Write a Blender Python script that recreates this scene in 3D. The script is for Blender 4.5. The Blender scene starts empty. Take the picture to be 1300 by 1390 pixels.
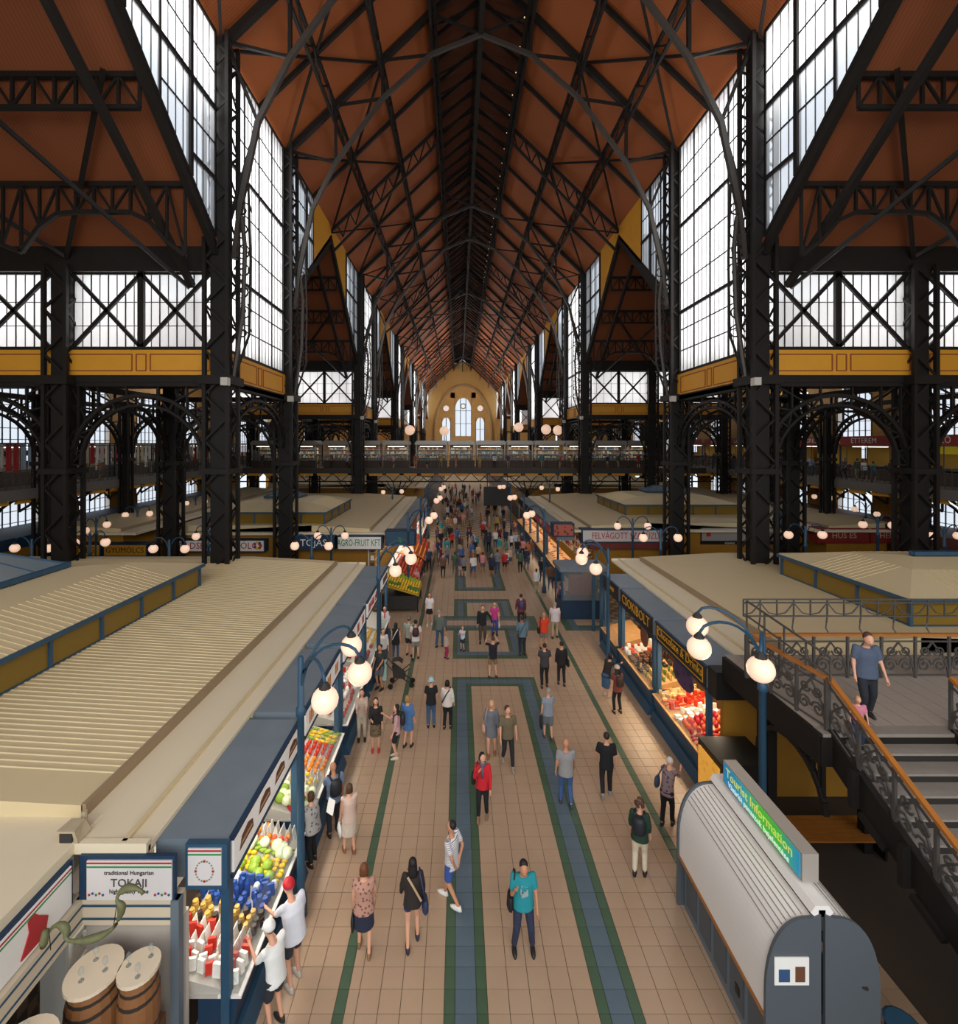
import bpy, math, random
from mathutils import Vector, Matrix, Euler

# ------------------------------------------------------------------ camera, sky, light, exposure
S = bpy.context.scene
COL = S.collection
R = math.radians
F, VX, VY, EYE = 640.0, 622.0, 602.0, 9.4       # focal length in px of a 1300 x 1390 frame, vanishing point, eye height
CX = 1.45                                        # axis of the nave
cd = bpy.data.cameras.new('camera'); cam = bpy.data.objects.new('camera', cd); COL.objects.link(cam)
cam.location = (0, 0, EYE); cam.rotation_euler = (R(90), 0, 0)
cd.sensor_fit = 'VERTICAL'; cd.sensor_height = 24.0; cd.lens = 24.0 * F / 1390
cd.shift_x = (650 - VX) / 1390; cd.shift_y = -(695 - VY) / 1390
cd.clip_end = 600; S.camera = cam

W = bpy.data.worlds.new('sky'); S.world = W; W.use_nodes = True
bg = W.node_tree.nodes['Background']
bg.inputs[0].default_value = (0.86, 0.93, 1.0, 1); bg.inputs[1].default_value = 2.1

def area(loc, rot, sx, sy, power, col=(1, .97, .92)):
    l = bpy.data.lights.new('window_daylight', 'AREA'); l.shape = 'RECTANGLE'
    l.size = sx; l.size_y = sy; l.energy = power; l.color = col
    o = bpy.data.objects.new('window_daylight', l); COL.objects.link(o); o.location = loc; o.rotation_euler = rot
    return o
DAY = 26.0                                       # watts per square metre of window
for k in range(5):                               # daylight in the open air over the low bays
    y = 26.1 + 30 * k
    for s in (-1, 1):
        area((CX + s * 13.6, y, 20.8), (0, R(90) * s, 0), 13.0, 7.4, 13 * 7.4 * DAY * (1 if k < 3 else 5))
        if k < 3:
            area((CX + s * 23, y - .6, 15.6), (R(-90), 0, 0), 19, 3.4, 19 * 3.4 * DAY * 1.3)
for s in (-1, 1):                                # daylight over the near cross roof, outside the stepped clerestory
    area((CX + s * 13.7, 17.5, 26.4), (0, R(90) * s, 0), 3.4, 8, 27 * DAY * 1.3)
area((CX, -11, 17), (R(90), 0, 0), 22, 16, 352 * DAY * .9)      # the big end window behind the viewer
S.view_settings.view_transform = 'Standard'; S.view_settings.look = 'None'
S.view_settings.gamma = 1; S.view_settings.use_curve_mapping = False
S.view_settings.exposure = -0.95
S.cycles.max_bounces = 8; S.cycles.diffuse_bounces = 4; S.cycles.transparent_max_bounces = 24
S.cycles.use_denoising = True; S.cycles.sample_clamp_indirect = 6

rng = random.Random(7)

# ------------------------------------------------------------------ materials
def lin(c):
    c = c / 255.0
    return c / 12.92 if c <= .04045 else ((c + .055) / 1.055) ** 2.4
def hx(h):
    return (lin(int(h[0:2], 16)), lin(int(h[2:4], 16)), lin(int(h[4:6], 16)), 1)
MATS = {}
def mat(key, color='808080', rough=.6, metal=0., emit=0., noise=0., nscale=6., bump=0., kind=None, alpha=1., spec=.5):
    if key in MATS: return MATS[key]
    m = bpy.data.materials.new(key); m.use_nodes = True
    nt = m.node_tree; b = nt.nodes['Principled BSDF']
    c = hx(color)
    b.inputs['Base Color'].default_value = c; b.inputs['Roughness'].default_value = rough
    b.inputs['Metallic'].default_value = metal; b.inputs['Alpha'].default_value = alpha
    b.inputs['Specular IOR Level'].default_value = spec
    if emit:
        b.inputs['Emission Color'].default_value = c; b.inputs['Emission Strength'].default_value = emit
    tc = nt.nodes.new('ShaderNodeTexCoord')
    if noise:
        n = nt.nodes.new('ShaderNodeTexNoise'); n.inputs['Scale'].default_value = nscale; n.inputs['Detail'].default_value = 4
        nt.links.new(tc.outputs['Object'], n.inputs['Vector'])
        mx = nt.nodes.new('ShaderNodeMixRGB'); mx.blend_type = 'MIX'
        mx.inputs[1].default_value = tuple(v * (1 - noise) for v in c[:3]) + (1,)
        mx.inputs[2].default_value = tuple(min(1, v * (1 + noise)) for v in c[:3]) + (1,)
        nt.links.new(n.outputs['Fac'], mx.inputs[0]); nt.links.new(mx.outputs[0], b.inputs['Base Color'])
        if bump:
            bp = nt.nodes.new('ShaderNodeBump'); bp.inputs['Strength'].default_value = bump; bp.inputs['Distance'].default_value = .02
            nt.links.new(n.outputs['Fac'], bp.inputs['Height']); nt.links.new(bp.outputs[0], b.inputs['Normal'])
    if kind in ('boards_x', 'boards_y', 'check', 'stripe', 'pattern'):
        if kind in ('boards_x', 'boards_y', 'stripe'):
            w = nt.nodes.new('ShaderNodeTexWave'); w.wave_type = 'BANDS'
            w.bands_direction = 'X' if kind == 'boards_x' else ('Y' if kind == 'boards_y' else 'Z')
            w.inputs['Scale'].default_value = nscale; fac = w.outputs['Fac']
        elif kind == 'check':
            w = nt.nodes.new('ShaderNodeTexChecker'); w.inputs['Scale'].default_value = nscale; fac = w.outputs['Fac']
        else:
            w = nt.nodes.new('ShaderNodeTexVoronoi'); w.inputs['Scale'].default_value = nscale; fac = w.outputs['Distance']
        nt.links.new(tc.outputs['Object'], w.inputs['Vector'])
        r = nt.nodes.new('ShaderNodeValToRGB')
        lo, hi = (.0, .25) if kind.startswith('boards') else (.4, .55) if kind != 'pattern' else (.25, .4)
        r.color_ramp.elements[0].position = lo; r.color_ramp.elements[1].position = hi
        k = .72 if kind.startswith('boards') else .3
        r.color_ramp.elements[0].color = tuple(v * k for v in c[:3]) + (1,); r.color_ramp.elements[1].color = c
        nt.links.new(fac, r.inputs[0]); nt.links.new(r.outputs[0], b.inputs['Base Color'])
    MATS[key] = m
    return m
def glass(key, color, tr=.75, rough=.3, frost=0):
    if key in MATS: return MATS[key]
    m = bpy.data.materials.new(key); m.use_nodes = True; nt = m.node_tree
    b = nt.nodes['Principled BSDF']; b.inputs['Base Color'].default_value = hx(color); b.inputs['Roughness'].default_value = rough
    t = nt.nodes.new('ShaderNodeBsdfTransparent'); t.inputs[0].default_value = hx(color)
    mx = nt.nodes.new('ShaderNodeMixShader'); mx.inputs[0].default_value = tr
    nt.links.new(b.outputs[0], mx.inputs[1]); nt.links.new(t.outputs[0], mx.inputs[2])
    if frost:
        tl = nt.nodes.new('ShaderNodeBsdfTranslucent'); tl.inputs[0].default_value = hx(color)
        m2 = nt.nodes.new('ShaderNodeMixShader'); m2.inputs[0].default_value = frost
        nt.links.new(t.outputs[0], m2.inputs[1]); nt.links.new(tl.outputs[0], m2.inputs[2]); nt.links.new(m2.outputs[0], mx.inputs[2])
    nt.links.new(mx.outputs[0], nt.nodes['Material Output'].inputs[0])
    MATS[key] = m
    return m
IRON = mat('iron', '1b1714', .6, .0, noise=.25, nscale=3, spec=.3)
IRONL = mat('grey_iron', '3a342f', .5, .0, noise=.2, spec=.4)
RAILI = mat('railing_iron', '54504c', .5, .3, noise=.2, nscale=9)
BOARD = mat('roof_boards', '9c5222', .7, kind='boards_y', nscale=2.2)
BOARDX = mat('cross_roof_boards', '7d4220', .65, kind='boards_x', nscale=2.2)
BOARDD = mat('ridge_boards', '5e2f16', .8, noise=.2)
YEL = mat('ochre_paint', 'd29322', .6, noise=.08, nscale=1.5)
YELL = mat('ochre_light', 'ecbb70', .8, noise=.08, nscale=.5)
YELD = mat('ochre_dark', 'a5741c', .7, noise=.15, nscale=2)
REDL = mat('red_line', '8e4a20', .7)
CREAM = mat('cream_sheet', 'd6c39a', .6, noise=.05, nscale=.7)
CREAM2 = mat('cream_light', 'e3d5b8', .6, noise=.05, nscale=.7)
TAN = mat('tan_riser', '9c8668', .7)
BLUE = mat('blue_paint', '2a4d66', .5, noise=.15, nscale=4)
BLUED = mat('dark_blue_paint', '17344f', .55, noise=.15, nscale=4)
SLATE = mat('slate_blue_sheet', '74808a', .45, noise=.15, nscale=2)
WHITE = mat('white_paint', 'f2efe9', .5)
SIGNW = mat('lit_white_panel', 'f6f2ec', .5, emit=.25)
AMBER = glass('amber_glass', 'a8873a', .42, .15)
PANE = glass('window_glass', 'f4f6fa', .95, .3, .45)
SKYG = glass('skylight_glass', '8fa0aa', .3, .15)
CLEARG = glass('clear_glass', 'eef2f2', .9, .05)
TILEC = mat('cream_tile', 'b69a80', .3, noise=.09, nscale=1.3)
TILEG = mat('green_tile', '4b624c', .35, noise=.2, nscale=1.5)
TILEB = mat('blue_tile', '5c6d78', .35, noise=.2, nscale=1.5)
GROUT = mat('grout', '453a30', .8)
WOOD = mat('oak_handrail', 'a8682a', .4, noise=.2, nscale=5)
WOODL = mat('light_wood', 'd19a5c', .5, noise=.2, nscale=5)
GLOBE = mat('lit_globe', 'ffd6ba', .3, emit=1.15)
TUBE = mat('lit_tube', 'fff6e6', .3, emit=4)
BLACK = mat('black', '15130f', .5)
DARK = mat('dark_grey', '2d2c2b', .6)
GREY = mat('kiosk_grey', '66717a', .5)
CONC = mat('gallery_grey', '6b6660', .7, noise=.1)
MARB = mat('landing_tile', 'a89c90', .25, noise=.1, nscale=2)
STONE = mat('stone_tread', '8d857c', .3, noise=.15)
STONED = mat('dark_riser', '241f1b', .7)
SKINS = [mat('skin_light', 'd9a184', .6), mat('skin_mid', 'c48a68', .6), mat('skin_tan', 'a56f4c', .6)]

# ------------------------------------------------------------------ mesh collector and object helpers
class MB:
    def __init__(s): s.v = []; s.f = []; s.m = []; s.mi = 0
    def quad(s, a, b, c, d):
        n = len(s.v); s.v += [tuple(a), tuple(b), tuple(c), tuple(d)]; s.f.append((n, n+1, n+2, n+3)); s.m.append(s.mi); return s
    def poly(s, pts):
        n = len(s.v); s.v += [tuple(p) for p in pts]; s.f.append(tuple(range(n, n+len(pts)))); s.m.append(s.mi); return s
    def hexa(s, P):
        n = len(s.v); s.v += [tuple(p) for p in P]
        for q in ((0,3,2,1),(4,5,6,7),(0,1,5,4),(1,2,6,5),(2,3,7,6),(3,0,4,7)):
            s.f.append(tuple(n+i for i in q)); s.m.append(s.mi)
        return s
    def box(s, x0, x1, y0, y1, z0, z1):
        return s.hexa([(x0,y0,z0),(x1,y0,z0),(x1,y1,z0),(x0,y1,z0),(x0,y0,z1),(x1,y0,z1),(x1,y1,z1),(x0,y1,z1)])
    def bar(s, a, b, w, h=None, up=(0,0,1)):
        a = Vector(a); b = Vector(b); h = w if h is None else h
        d = (b - a)
        if d.length < 1e-6: return s
        d.normalize(); u = Vector(up)
        if abs(d.dot(u)) > .98: u = Vector((0, 1, 0))
        x = d.cross(u).normalized() * (w/2); y = x.cross(d).normalized() * (h/2)
        return s.hexa([a-x-y, a+x-y, a+x+y, a-x+y, b-x-y, b+x-y, b+x+y, b-x+y])
    def path(s, pts, w, h=None, up=(0,0,1)):
        for a, b in zip(pts, pts[1:]): s.bar(a, b, w, h, up)
        return s
    def tube(s, pts, r, n=6, r2=None, caps=True):
        pts = [Vector(p) for p in pts]; N = len(pts); rr = []
        base = len(s.v)
        for i, p in enumerate(pts):
            d = (pts[min(i+1, N-1)] - pts[max(i-1, 0)]).normalized()
            u = Vector((0, 0, 1)) if abs(d.z) < .9 else Vector((1, 0, 0))
            x = d.cross(u).normalized(); y = x.cross(d)
            t = i / max(1, N-1)
            ra = r[i] if isinstance(r, (list, tuple)) else (r if r2 is None else r*(1-t) + r2*t)
            for k in range(n):
                a = 2*math.pi*k/n; s.v.append(tuple(p + x*math.cos(a)*ra + y*math.sin(a)*ra))
        for i in range(N-1):
            for k in range(n):
                k2 = (k+1) % n
                s.f.append((base+i*n+k, base+i*n+k2, base+(i+1)*n+k2, base+(i+1)*n+k)); s.m.append(s.mi)
        if caps:
            s.f.append(tuple(base+k for k in range(n))[::-1]); s.m.append(s.mi)
            s.f.append(tuple(base+(N-1)*n+k for k in range(n))); s.m.append(s.mi)
        return s
    def lathe(s, c, prof, n=12, sx=1, sy=1):       # prof: list of (r, z)
        base = len(s.v)
        for r, z in prof:
            for k in range(n):
                a = 2*math.pi*k/n; s.v.append((c[0]+r*sx*math.cos(a), c[1]+r*sy*math.sin(a), c[2]+z))
        for i in range(len(prof)-1):
            for k in range(n):
                k2 = (k+1) % n
                s.f.append((base+i*n+k, base+i*n+k2, base+(i+1)*n+k2, base+(i+1)*n+k)); s.m.append(s.mi)
        s.f.append(tuple(base+k for k in range(n))[::-1]); s.m.append(s.mi)
        L = (len(prof)-1)*n
        s.f.append(tuple(base+L+k for k in range(n))); s.m.append(s.mi)
        return s
    def ball(s, c, rx, ry=None, rz=None, n=12, rings=7):
        ry = rx if ry is None else ry; rz = rx if rz is None else rz
        prof = [(math.sin(math.pi*(i+.02)/(rings+.04)), -math.cos(math.pi*(i+.02)/(rings+.04))*rz) for i in range(rings+1)]
        return s.lathe(c, prof, n, rx, ry)
    def prism(s, poly, axis, t0, t1):              # poly: 2D points, extruded along axis 'x','y','z'
        def P(a, b, t): return {'x': (t, a, b), 'y': (a, t, b), 'z': (a, b, t)}[axis]
        n = len(s.v); k = len(poly)
        s.v += [P(a, b, t0) for a, b in poly] + [P(a, b, t1) for a, b in poly]
        s.f.append(tuple(n+i for i in range(k))); s.m.append(s.mi)
        s.f.append(tuple(n+k+i for i in range(k))[::-1]); s.m.append(s.mi)
        for i in range(k):
            j = (i+1) % k; s.f.append((n+i, n+k+i, n+k+j, n+j)); s.m.append(s.mi)
        return s
    def mesh(s, name, mats, off=(0,0,0), smooth=False):
        me = bpy.data.meshes.new(name)
        ox, oy, oz = off
        me.from_pydata([(x-ox, y-oy, z-oz) for x, y, z in s.v], [], s.f)
        for m in (mats if isinstance(mats, (list, tuple)) else [mats]): me.materials.append(m)
        if any(s.m): me.polygons.foreach_set('material_index', s.m)
        if smooth: me.polygons.foreach_set('use_smooth', [True]*len(s.f))
        me.validate(); me.update()
        return me
    def build(s, name, mats, parent=None, smooth=False, kind=None, label=None):
        off = WL.get(parent.name, (0,0,0)) if parent else (0,0,0)
        return link(name, s.mesh(name, mats, off, smooth), parent, kind=kind, label=label)
WL = {}                                            # world place of each empty, so that parts can be drawn in world coordinates
def link(name, data, parent=None, loc=None, kind=None, label=None):
    o = bpy.data.objects.new(name, data); COL.objects.link(o)
    if parent:
        o.parent = parent
    WL[o.name] = WL.get(parent.name, (0,0,0)) if parent else (0,0,0)
    if loc is not None: o.location = loc
    if kind: o['kind'] = kind
    if label: o['label'] = label
    return o
def tag(o, label=None, cat=None, group=None, kind=None):
    if label: o['label'] = label
    if cat: o['category'] = cat
    if group: o['group'] = group
    if kind: o['kind'] = kind
    return o
def thing(name, loc, label=None, cat=None, group=None, rz=0):
    o = bpy.data.objects.new(name, None); COL.objects.link(o); o.location = loc; o.rotation_euler = (0, 0, rz)
    o.empty_display_size = .2
    WL[o.name] = tuple(loc)
    return tag(o, label, cat, group)
def copy_tree(o, parent=None):
    c = o.copy(); COL.objects.link(c)
    if parent: c.parent = parent
    for ch in [x for x in o.children]: copy_tree(ch, c)
    return c
def struct(name, mb, mats, parent=None, smooth=False):
    o = mb.build(name, mats, parent, smooth)
    if not parent: o['kind'] = 'structure'
    return o
def text(parent, s, loc, size, rot, m, name='lettering', ext=.004, align='CENTER', sx=1.):
    c = bpy.data.curves.new(name, 'FONT'); c.body = s; c.size = size; c.extrude = ext
    c.align_x = align; c.align_y = 'CENTER'; c.materials.append(m); c.resolution_u = 2
    off = WL.get(parent.name, (0,0,0))
    tmp = bpy.data.objects.new('t', c); me = bpy.data.meshes.new_from_object(tmp); bpy.data.objects.remove(tmp)
    o = link(name, me, parent, loc=tuple(loc[i]-off[i] for i in range(3)))
    o.rotation_euler = rot; o.scale = (sx, 1, 1)
    return o
ORD = ['first','second','third','fourth','fifth','sixth','seventh','eighth','ninth','tenth','eleventh','twelfth','thirteenth','fourteenth','fifteenth','sixteenth','seventeenth','eighteenth','nineteenth','twentieth']
def SIDE(s): return 'left' if s < 0 else 'right'
def at(px, py, Y): return ((px-VX)*Y/F, Y, EYE-(py-VY)*Y/F)

PAIRS = [(22.0, 30.2), (52.0, 60.4), (82.0, 90.4), (112.0, 120.4), (142.0, 150.4)]
YEND = 172.0; HW = 12.5; EAVE = 28.3; SLOPE = .968; LOW = 12.8; BANDT = 13.75

# ------------------------------------------------------------------ floor: grout bed, tiles laid as a border pattern
tx, ty = .365, .35
flo = struct('floor', MB().box(-34, 37, -14, YEND, -.3, -.012), GROUT)
XB = [-.24]
xs = [-.24 - tx*k for k in range(1, 5)]; xs += [xs[-1]-tx/2, xs[-1]-tx]
while xs[-1] > -3.9: xs.append(xs[-1]-tx)
XB = sorted(xs) + [-.24, -.0575, .3075, .49] + [.49+tx*k for k in range(1, 6)]
XB += [XB[-1]+.1825, XB[-1]+.5475, XB[-1]+.73]
xr = XB[-1]; XB += [xr+tx*k for k in range(1, 6)]; XB += [XB[-1]+tx/2]
while XB[-1] < 7.3: XB.append(XB[-1]+tx)
RX0, RX1 = -.24, xr
RECTS = [(RX0, RX1, 2.0, 18.98), (RX0, RX1, 20.6, 28.5), (-1.2, 4.0, 23.7, 25.7), (RX0, RX1, 30.1, 50.0), (5.6, 11.0, 23.6, 26.0)]
YB = [6.6]
y = 18.98
edges = [18.98, 20.6, 23.7, 25.7, 28.5, 30.1]
seq = []
yy = 18.98 - .71
while yy > 6.4: seq.append(yy); yy -= ty
seq = sorted(seq) + [18.98-.53, 18.98-.18, 18.98]
for a, b in zip(edges, edges[1:]):
    n = max(1, round((b-a)/ty)); cuts = [a+(b-a)*i/n for i in range(1, n+1)]
    seq += cuts
while seq[-1] < 46: seq.append(seq[-1]+ty)
YB = seq
def tile_kind(x, y):
    k = 0
    for a, b, c, d in RECTS:
        if a < x < b and c < y < d:
            t = min(x-a, b-x, y-c, d-y)
            if t < .185: k = 1
            elif t < .55: k = 2
            elif t < .73: k = 1
            else: k = 0
    if XB[0] < x and (-2.066 < x < -1.882 or RX1+5*tx < x < RX1+5.5*tx) : k = 1
    return k
TM = [TILEC, TILEG, TILEB]; TNAME = ['cream', 'green', 'blue']
tcache = {}; cnt = 0; far = MB()
for j in range(len(YB)-1):
    for i in range(len(XB)-1):
        x0, x1, y0, y1 = XB[i]+.005, XB[i+1]-.005, YB[j]+.005, YB[j+1]-.005
        if x1-x0 < .02 or y1-y0 < .02: continue
        k = tile_kind((x0+x1)/2, (y0+y1)/2)
        dz = rng.uniform(-.0015, .0015)
        if cnt < 300 and YB[j] > 6.9:
            key = (k, round(x1-x0, 3), round(y1-y0, 3))
            if key not in tcache:
                tcache[key] = MB().box(-(x1-x0)/2, (x1-x0)/2, -(y1-y0)/2, (y1-y0)/2, -.012, 0).mesh('floor_tile', TM[k])
            o = link('floor_tile', tcache[key], flo, loc=((x0+x1)/2, (y0+y1)/2, dz))
            cnt += 1
        else:
            far.mi = k; far.box(x0, x1, y0, y1, -.012, dz)
far.build('floor_tile_field', TM, flo, kind='stuff')
MB().box(-3.9, 7.3, 46.2, YEND-1, -.012, 0).build('far_paving', mat('far_paving', 'b39772', .35, kind='check', nscale=1.4), flo)
side = MB(); side.mi = 0
for (a, b) in ((-33.5, -3.92), (7.32, 36.5)):
    side.box(a, b, 24.2, 30.6, -.012, 0)
side.build('cross_aisle_paving', mat('cross_paving', 'b39772', .35, kind='check', nscale=2.7), flo)

# ------------------------------------------------------------------ windows built pane by pane
def grid_window(name, P, us, zs, bottom=None, thick_u=(), thick_z=(), fine=0, fw=.1, parent=None, pane_parts=True, N=(0, 1, 0), glassm=None, top=None):
    """P(u, z) -> point in the wall plane; us, zs breaks; bottom(u) clips from below."""
    glassm = glassm or PANE
    fr = MB(); pm = MB(); fb = MB()
    w = bpy.data.objects.new(name, None); COL.objects.link(w); WL[w.name] = (0, 0, 0)
    if parent: w.parent = parent
    else: w['kind'] = 'structure'
    bot = bottom or (lambda u: zs[0]); tp = top or (lambda u: zs[-1])
    n = 0
    for i in range(len(us)-1):
        a, b = us[i], us[i+1]
        for j in range(len(zs)-1):
            z0, z1 = zs[j], zs[j+1]
            la, lb = max(z0, bot(a)), max(z0, bot(b)); ta, tb = min(z1, tp(a)), min(z1, tp(b))
            if ta-la < .02 and tb-lb < .02: continue
            ta = max(ta, la+.01); tb = max(tb, lb+.01)
            q = [P(a, la), P(b, lb), P(b, tb), P(a, ta)]
            if pane_parts:
                MB().poly(q).build('pane', glassm, w)
            else: pm.poly(q)
            n += 1
    if not pane_parts: pm.build('glazing', glassm, w, kind='stuff')
    for i, u in enumerate(us):
        t = .2 if i in thick_u else fw
        zb, zt = bot(u), tp(u)
        if zt-zb > .1: fr.bar(P(u, zb), P(u, zt), t, t, up=N)
        if i < len(us)-1:
            b = us[i+1]
            fr.bar(P(u, bot(u)), P(b, bot(b)), .14, .14, up=N); fr.bar(P(u, tp(u)), P(b, tp(b)), .14, .14, up=N)
            for j, z in enumerate(zs[1:-1]):
                if z > max(bot(u), bot(b)) and z < min(tp(u), tp(b)): fr.bar(P(u, z), P(b, z), (.18 if j+1 in thick_z else fw*.6), None, up=N)
            for q in range(1, fine+1):
                uu = u + (b-u)*q/(fine+1)
                if tp(uu)-bot(uu) > .1: fb.bar(P(uu, bot(uu)), P(uu, tp(uu)), .035, .035, up=N)
    fr.build('frame', IRON, w)
    if fine: fb.build('glazing_bars', IRONL, w, kind='stuff')
    return w

def lins(a, b, n): return [a+(b-a)*i/n for i in range(n+1)]
wcount = [0]
def wname():
    wcount[0] += 1; return 'window_%d' % wcount[0]

# ---- nave side walls: clerestory windows, yellow bands, stepped gable windows
def gz(y, y0, y1):                                  # underside of the cross roof between y0 and y1
    m = (y0+y1)/2; h = (y1-y0)/2
    return 18.3 + (h-abs(y-m))*.84
GABLES = [(.2, 22.0)] + [(PAIRS[i][1], PAIRS[i+1][0]) for i in range(4)] + [(150.4, YEND)]
band_n = [0]
def yellow_band(x0, y0, x1, y1, z0, z1, n, inner):
    """a boarded ochre band between two points, with red-lined fields; inner: unit normal towards the viewer's side"""
    a = Vector((x0, y0, 0)); b = Vector((x1, y1, 0)); nrm = Vector(inner)
    band_n[0] += 1
    t = bpy.data.objects.new('trim_%d' % band_n[0], None); COL.objects.link(t); t['kind'] = 'structure'; WL[t.name] = (0, 0, 0)
    bd = MB()
    m = (a+b)/2
    A = a+Vector((0,0,z0)); B = b+Vector((0,0,z0)); C = b+Vector((0,0,z1)); D = a+Vector((0,0,z1)); k = nrm*.12
    bd.hexa([A-k, B-k, C-k, D-k, A+k, B+k, C+k, D+k]); bd.build('board', YEL, t)
    ls = MB(); L = (b-a).length; d = (b-a).normalized()
    cuts = []
    u = .25
    while u < L-.6:
        w = min(2.9, L-u-.25); cuts.append((u, u+w)); u += w+.2
        if u < L-1.2: cuts.append((u, u+.45)); u += .65
    for (u0, u1) in cuts:
        q = [(u0, z0+.22), (u1, z0+.22), (u1, z1-.22), (u0, z1-.22), (u0, z0+.22)]
        pts = [a+d*u+Vector((0,0,z))+nrm*.125 for u, z in q]
        ls.path(pts, .05, .05, up=nrm)
    ls.build('painted_line', REDL, t, kind='stuff')
    bb = MB(); bb.bar(a+Vector((0,0,z0-.15)), b+Vector((0,0,z0-.15)), .3, .34); bb.bar(a+Vector((0,0,z1+.06)), b+Vector((0,0,z1+.06)), .3, .14)
    bb.build('iron_beam', IRON, t, kind='stuff')
    return t
for s in (-1, 1):
    X = CX + s*HW
    for k, (ya, yb) in enumerate(PAIRS):
        near = k == 0
        us = lins(ya+.55, yb-.55, 4 if k < 2 else 2)
        zs = [BANDT, 15.2, 16.5, 17.6, 19.4, 21.2, 23, 24.8, 26.4, EAVE-.3] if k < 2 else lins(BANDT, EAVE-.3, 4)
        grid_window(wname(), lambda u, z, X=X: (X, u, z), us, zs, thick_u=(0, 4), thick_z=(3, 6), fine=3 if k < 2 else 0, N=(s, 0, 0), pane_parts=(k < 2))
        yellow_band(X, ya+.4, X, yb-.4, 12.35, BANDT, 2, (-s, 0, 0))
    for k, (ya, yb) in enumerate(GABLES):
        m = (ya+yb)/2; h = yb-ya
        lo = lambda u, ya=ya, yb=yb: gz(u, ya, yb)
        # windows at both ends, ochre boards in the middle
        for (a, b) in ((ya+.6, ya+h*.26), (yb-h*.26 if k else m+.4, yb-.6)):
            if b < 8 or (k == 5 and a > m): continue
            grid_window(wname(), lambda u, z, X=X: (X, u, z), lins(a, b, (3 if k else 5) if k < 2 else 2), ([18.3, 20, 21.4, 23, 24.6, 26.2, EAVE-.2] if k < 2 else [18.3, 23, EAVE-.2]), bottom=lo, thick_u=(0, 2, 4), thick_z=(2, 4), fine=3 if k < 2 else 0, N=(s, 0, 0), pane_parts=(k < 2))
        if k:
            a, b = ya+h*.26, yb-h*.26
            band_n[0] += 1
            t = MB(); t.poly([(X, a, lo(a)), (X, m, lo(m)), (X, b, lo(b)), (X, b, EAVE), (X, a, EAVE)])
            t.poly([(X+.1*s, a, lo(a)), (X+.1*s, m, lo(m)), (X+.1*s, b, lo(b)), (X+.1*s, b, EAVE), (X+.1*s, a, EAVE)])
            struct('trim_%d' % band_n[0], t, YEL)

# ---- transverse windows beside the low bays, X braced
for s in (-1, 1):
    for k, (ya, yb) in enumerate(PAIRS):
        if k > 3: continue
        for (Y, who) in ((ya+.05, 0), (yb-.05, 1)):
            if k > 1 and who: continue
            cols = [CX+s*(HW+.5), CX+s*19.4, CX+s*20.4, CX+s*27.3, CX+s*28.3, CX+s*33.5]
            for q in range(0, 6 if k == 0 else 4, 2):
                a, b = sorted((cols[q], cols[q+1]))
                det = (k == 0 and who == 0)
                w = grid_window(wname(), lambda u, z, Y=Y: (u, Y, z), lins(a, b, 8 if det and q < 4 else 2), [BANDT, 14.9, 16.0, 17.35] if k < 2 else [BANDT, 17.35], fine=1 if det else (3 if k < 2 else 0), N=(0, 1, 0), pane_parts=det, fw=.05)
                if not who:
                    br = MB(); mm = (a+b)/2
                    for (u0, u1) in ((a, mm), (mm, b)):
                        for zz in ((BANDT+.1, 17.3), (17.3, BANDT+.1)):
                            br.bar((u0, Y-.12, zz[0]), (u1, Y-.12, zz[1]), .16, .12, up=(0, 1, 0))
                    br.bar((mm, Y-.1, BANDT), (mm, Y-.1, 17.4), .28, .16, up=(0, 1, 0))
                    br.build('cross_brace', IRON, w, kind='stuff')
                    yellow_band(a-.3, Y-.1, b+.3, Y-.1, 12.55, BANDT, 2, (0, -1, 0))
            bm = MB().box(min(CX+s*HW, CX+s*34), max(CX+s*HW, CX+s*34), Y-.3, Y+.1, 17.35, 18.5)
            band_n[0] += 1
            struct('trim_%d' % band_n[0], bm, IRON)

# ---- roofs
roof = MB()
for s in (-1, 1):
    roof.hexa([(CX+s*(HW+.4), -14, EAVE-.3), (CX+s*3.2, -14, EAVE+9.3*SLOPE), (CX+s*3.2, YEND, EAVE+9.3*SLOPE), (CX+s*(HW+.4), YEND, EAVE-.3),
               (CX+s*(HW+.4), -14, EAVE), (CX+s*3.2, -14, EAVE+9.3*SLOPE+.3), (CX+s*3.2, YEND, EAVE+9.3*SLOPE+.3), (CX+s*(HW+.4), YEND, EAVE)])
struct('ceiling', roof, BOARD)
rl = MB(); ZR = EAVE+9.3*SLOPE
for s in (-1, 1):
    rl.quad((CX+s*3.2, -14, ZR), (CX+s*3.2, YEND, ZR), (CX+s*3.2, YEND, ZR+1), (CX+s*3.2, -14, ZR+1))
    rl.quad((CX+s*3.3, -14, ZR+1), (CX+s*3.3, YEND, ZR+1), (CX, YEND, ZR+2.8), (CX, -14, ZR+2.8))
struct('ceiling', rl, BOARDD)
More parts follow.
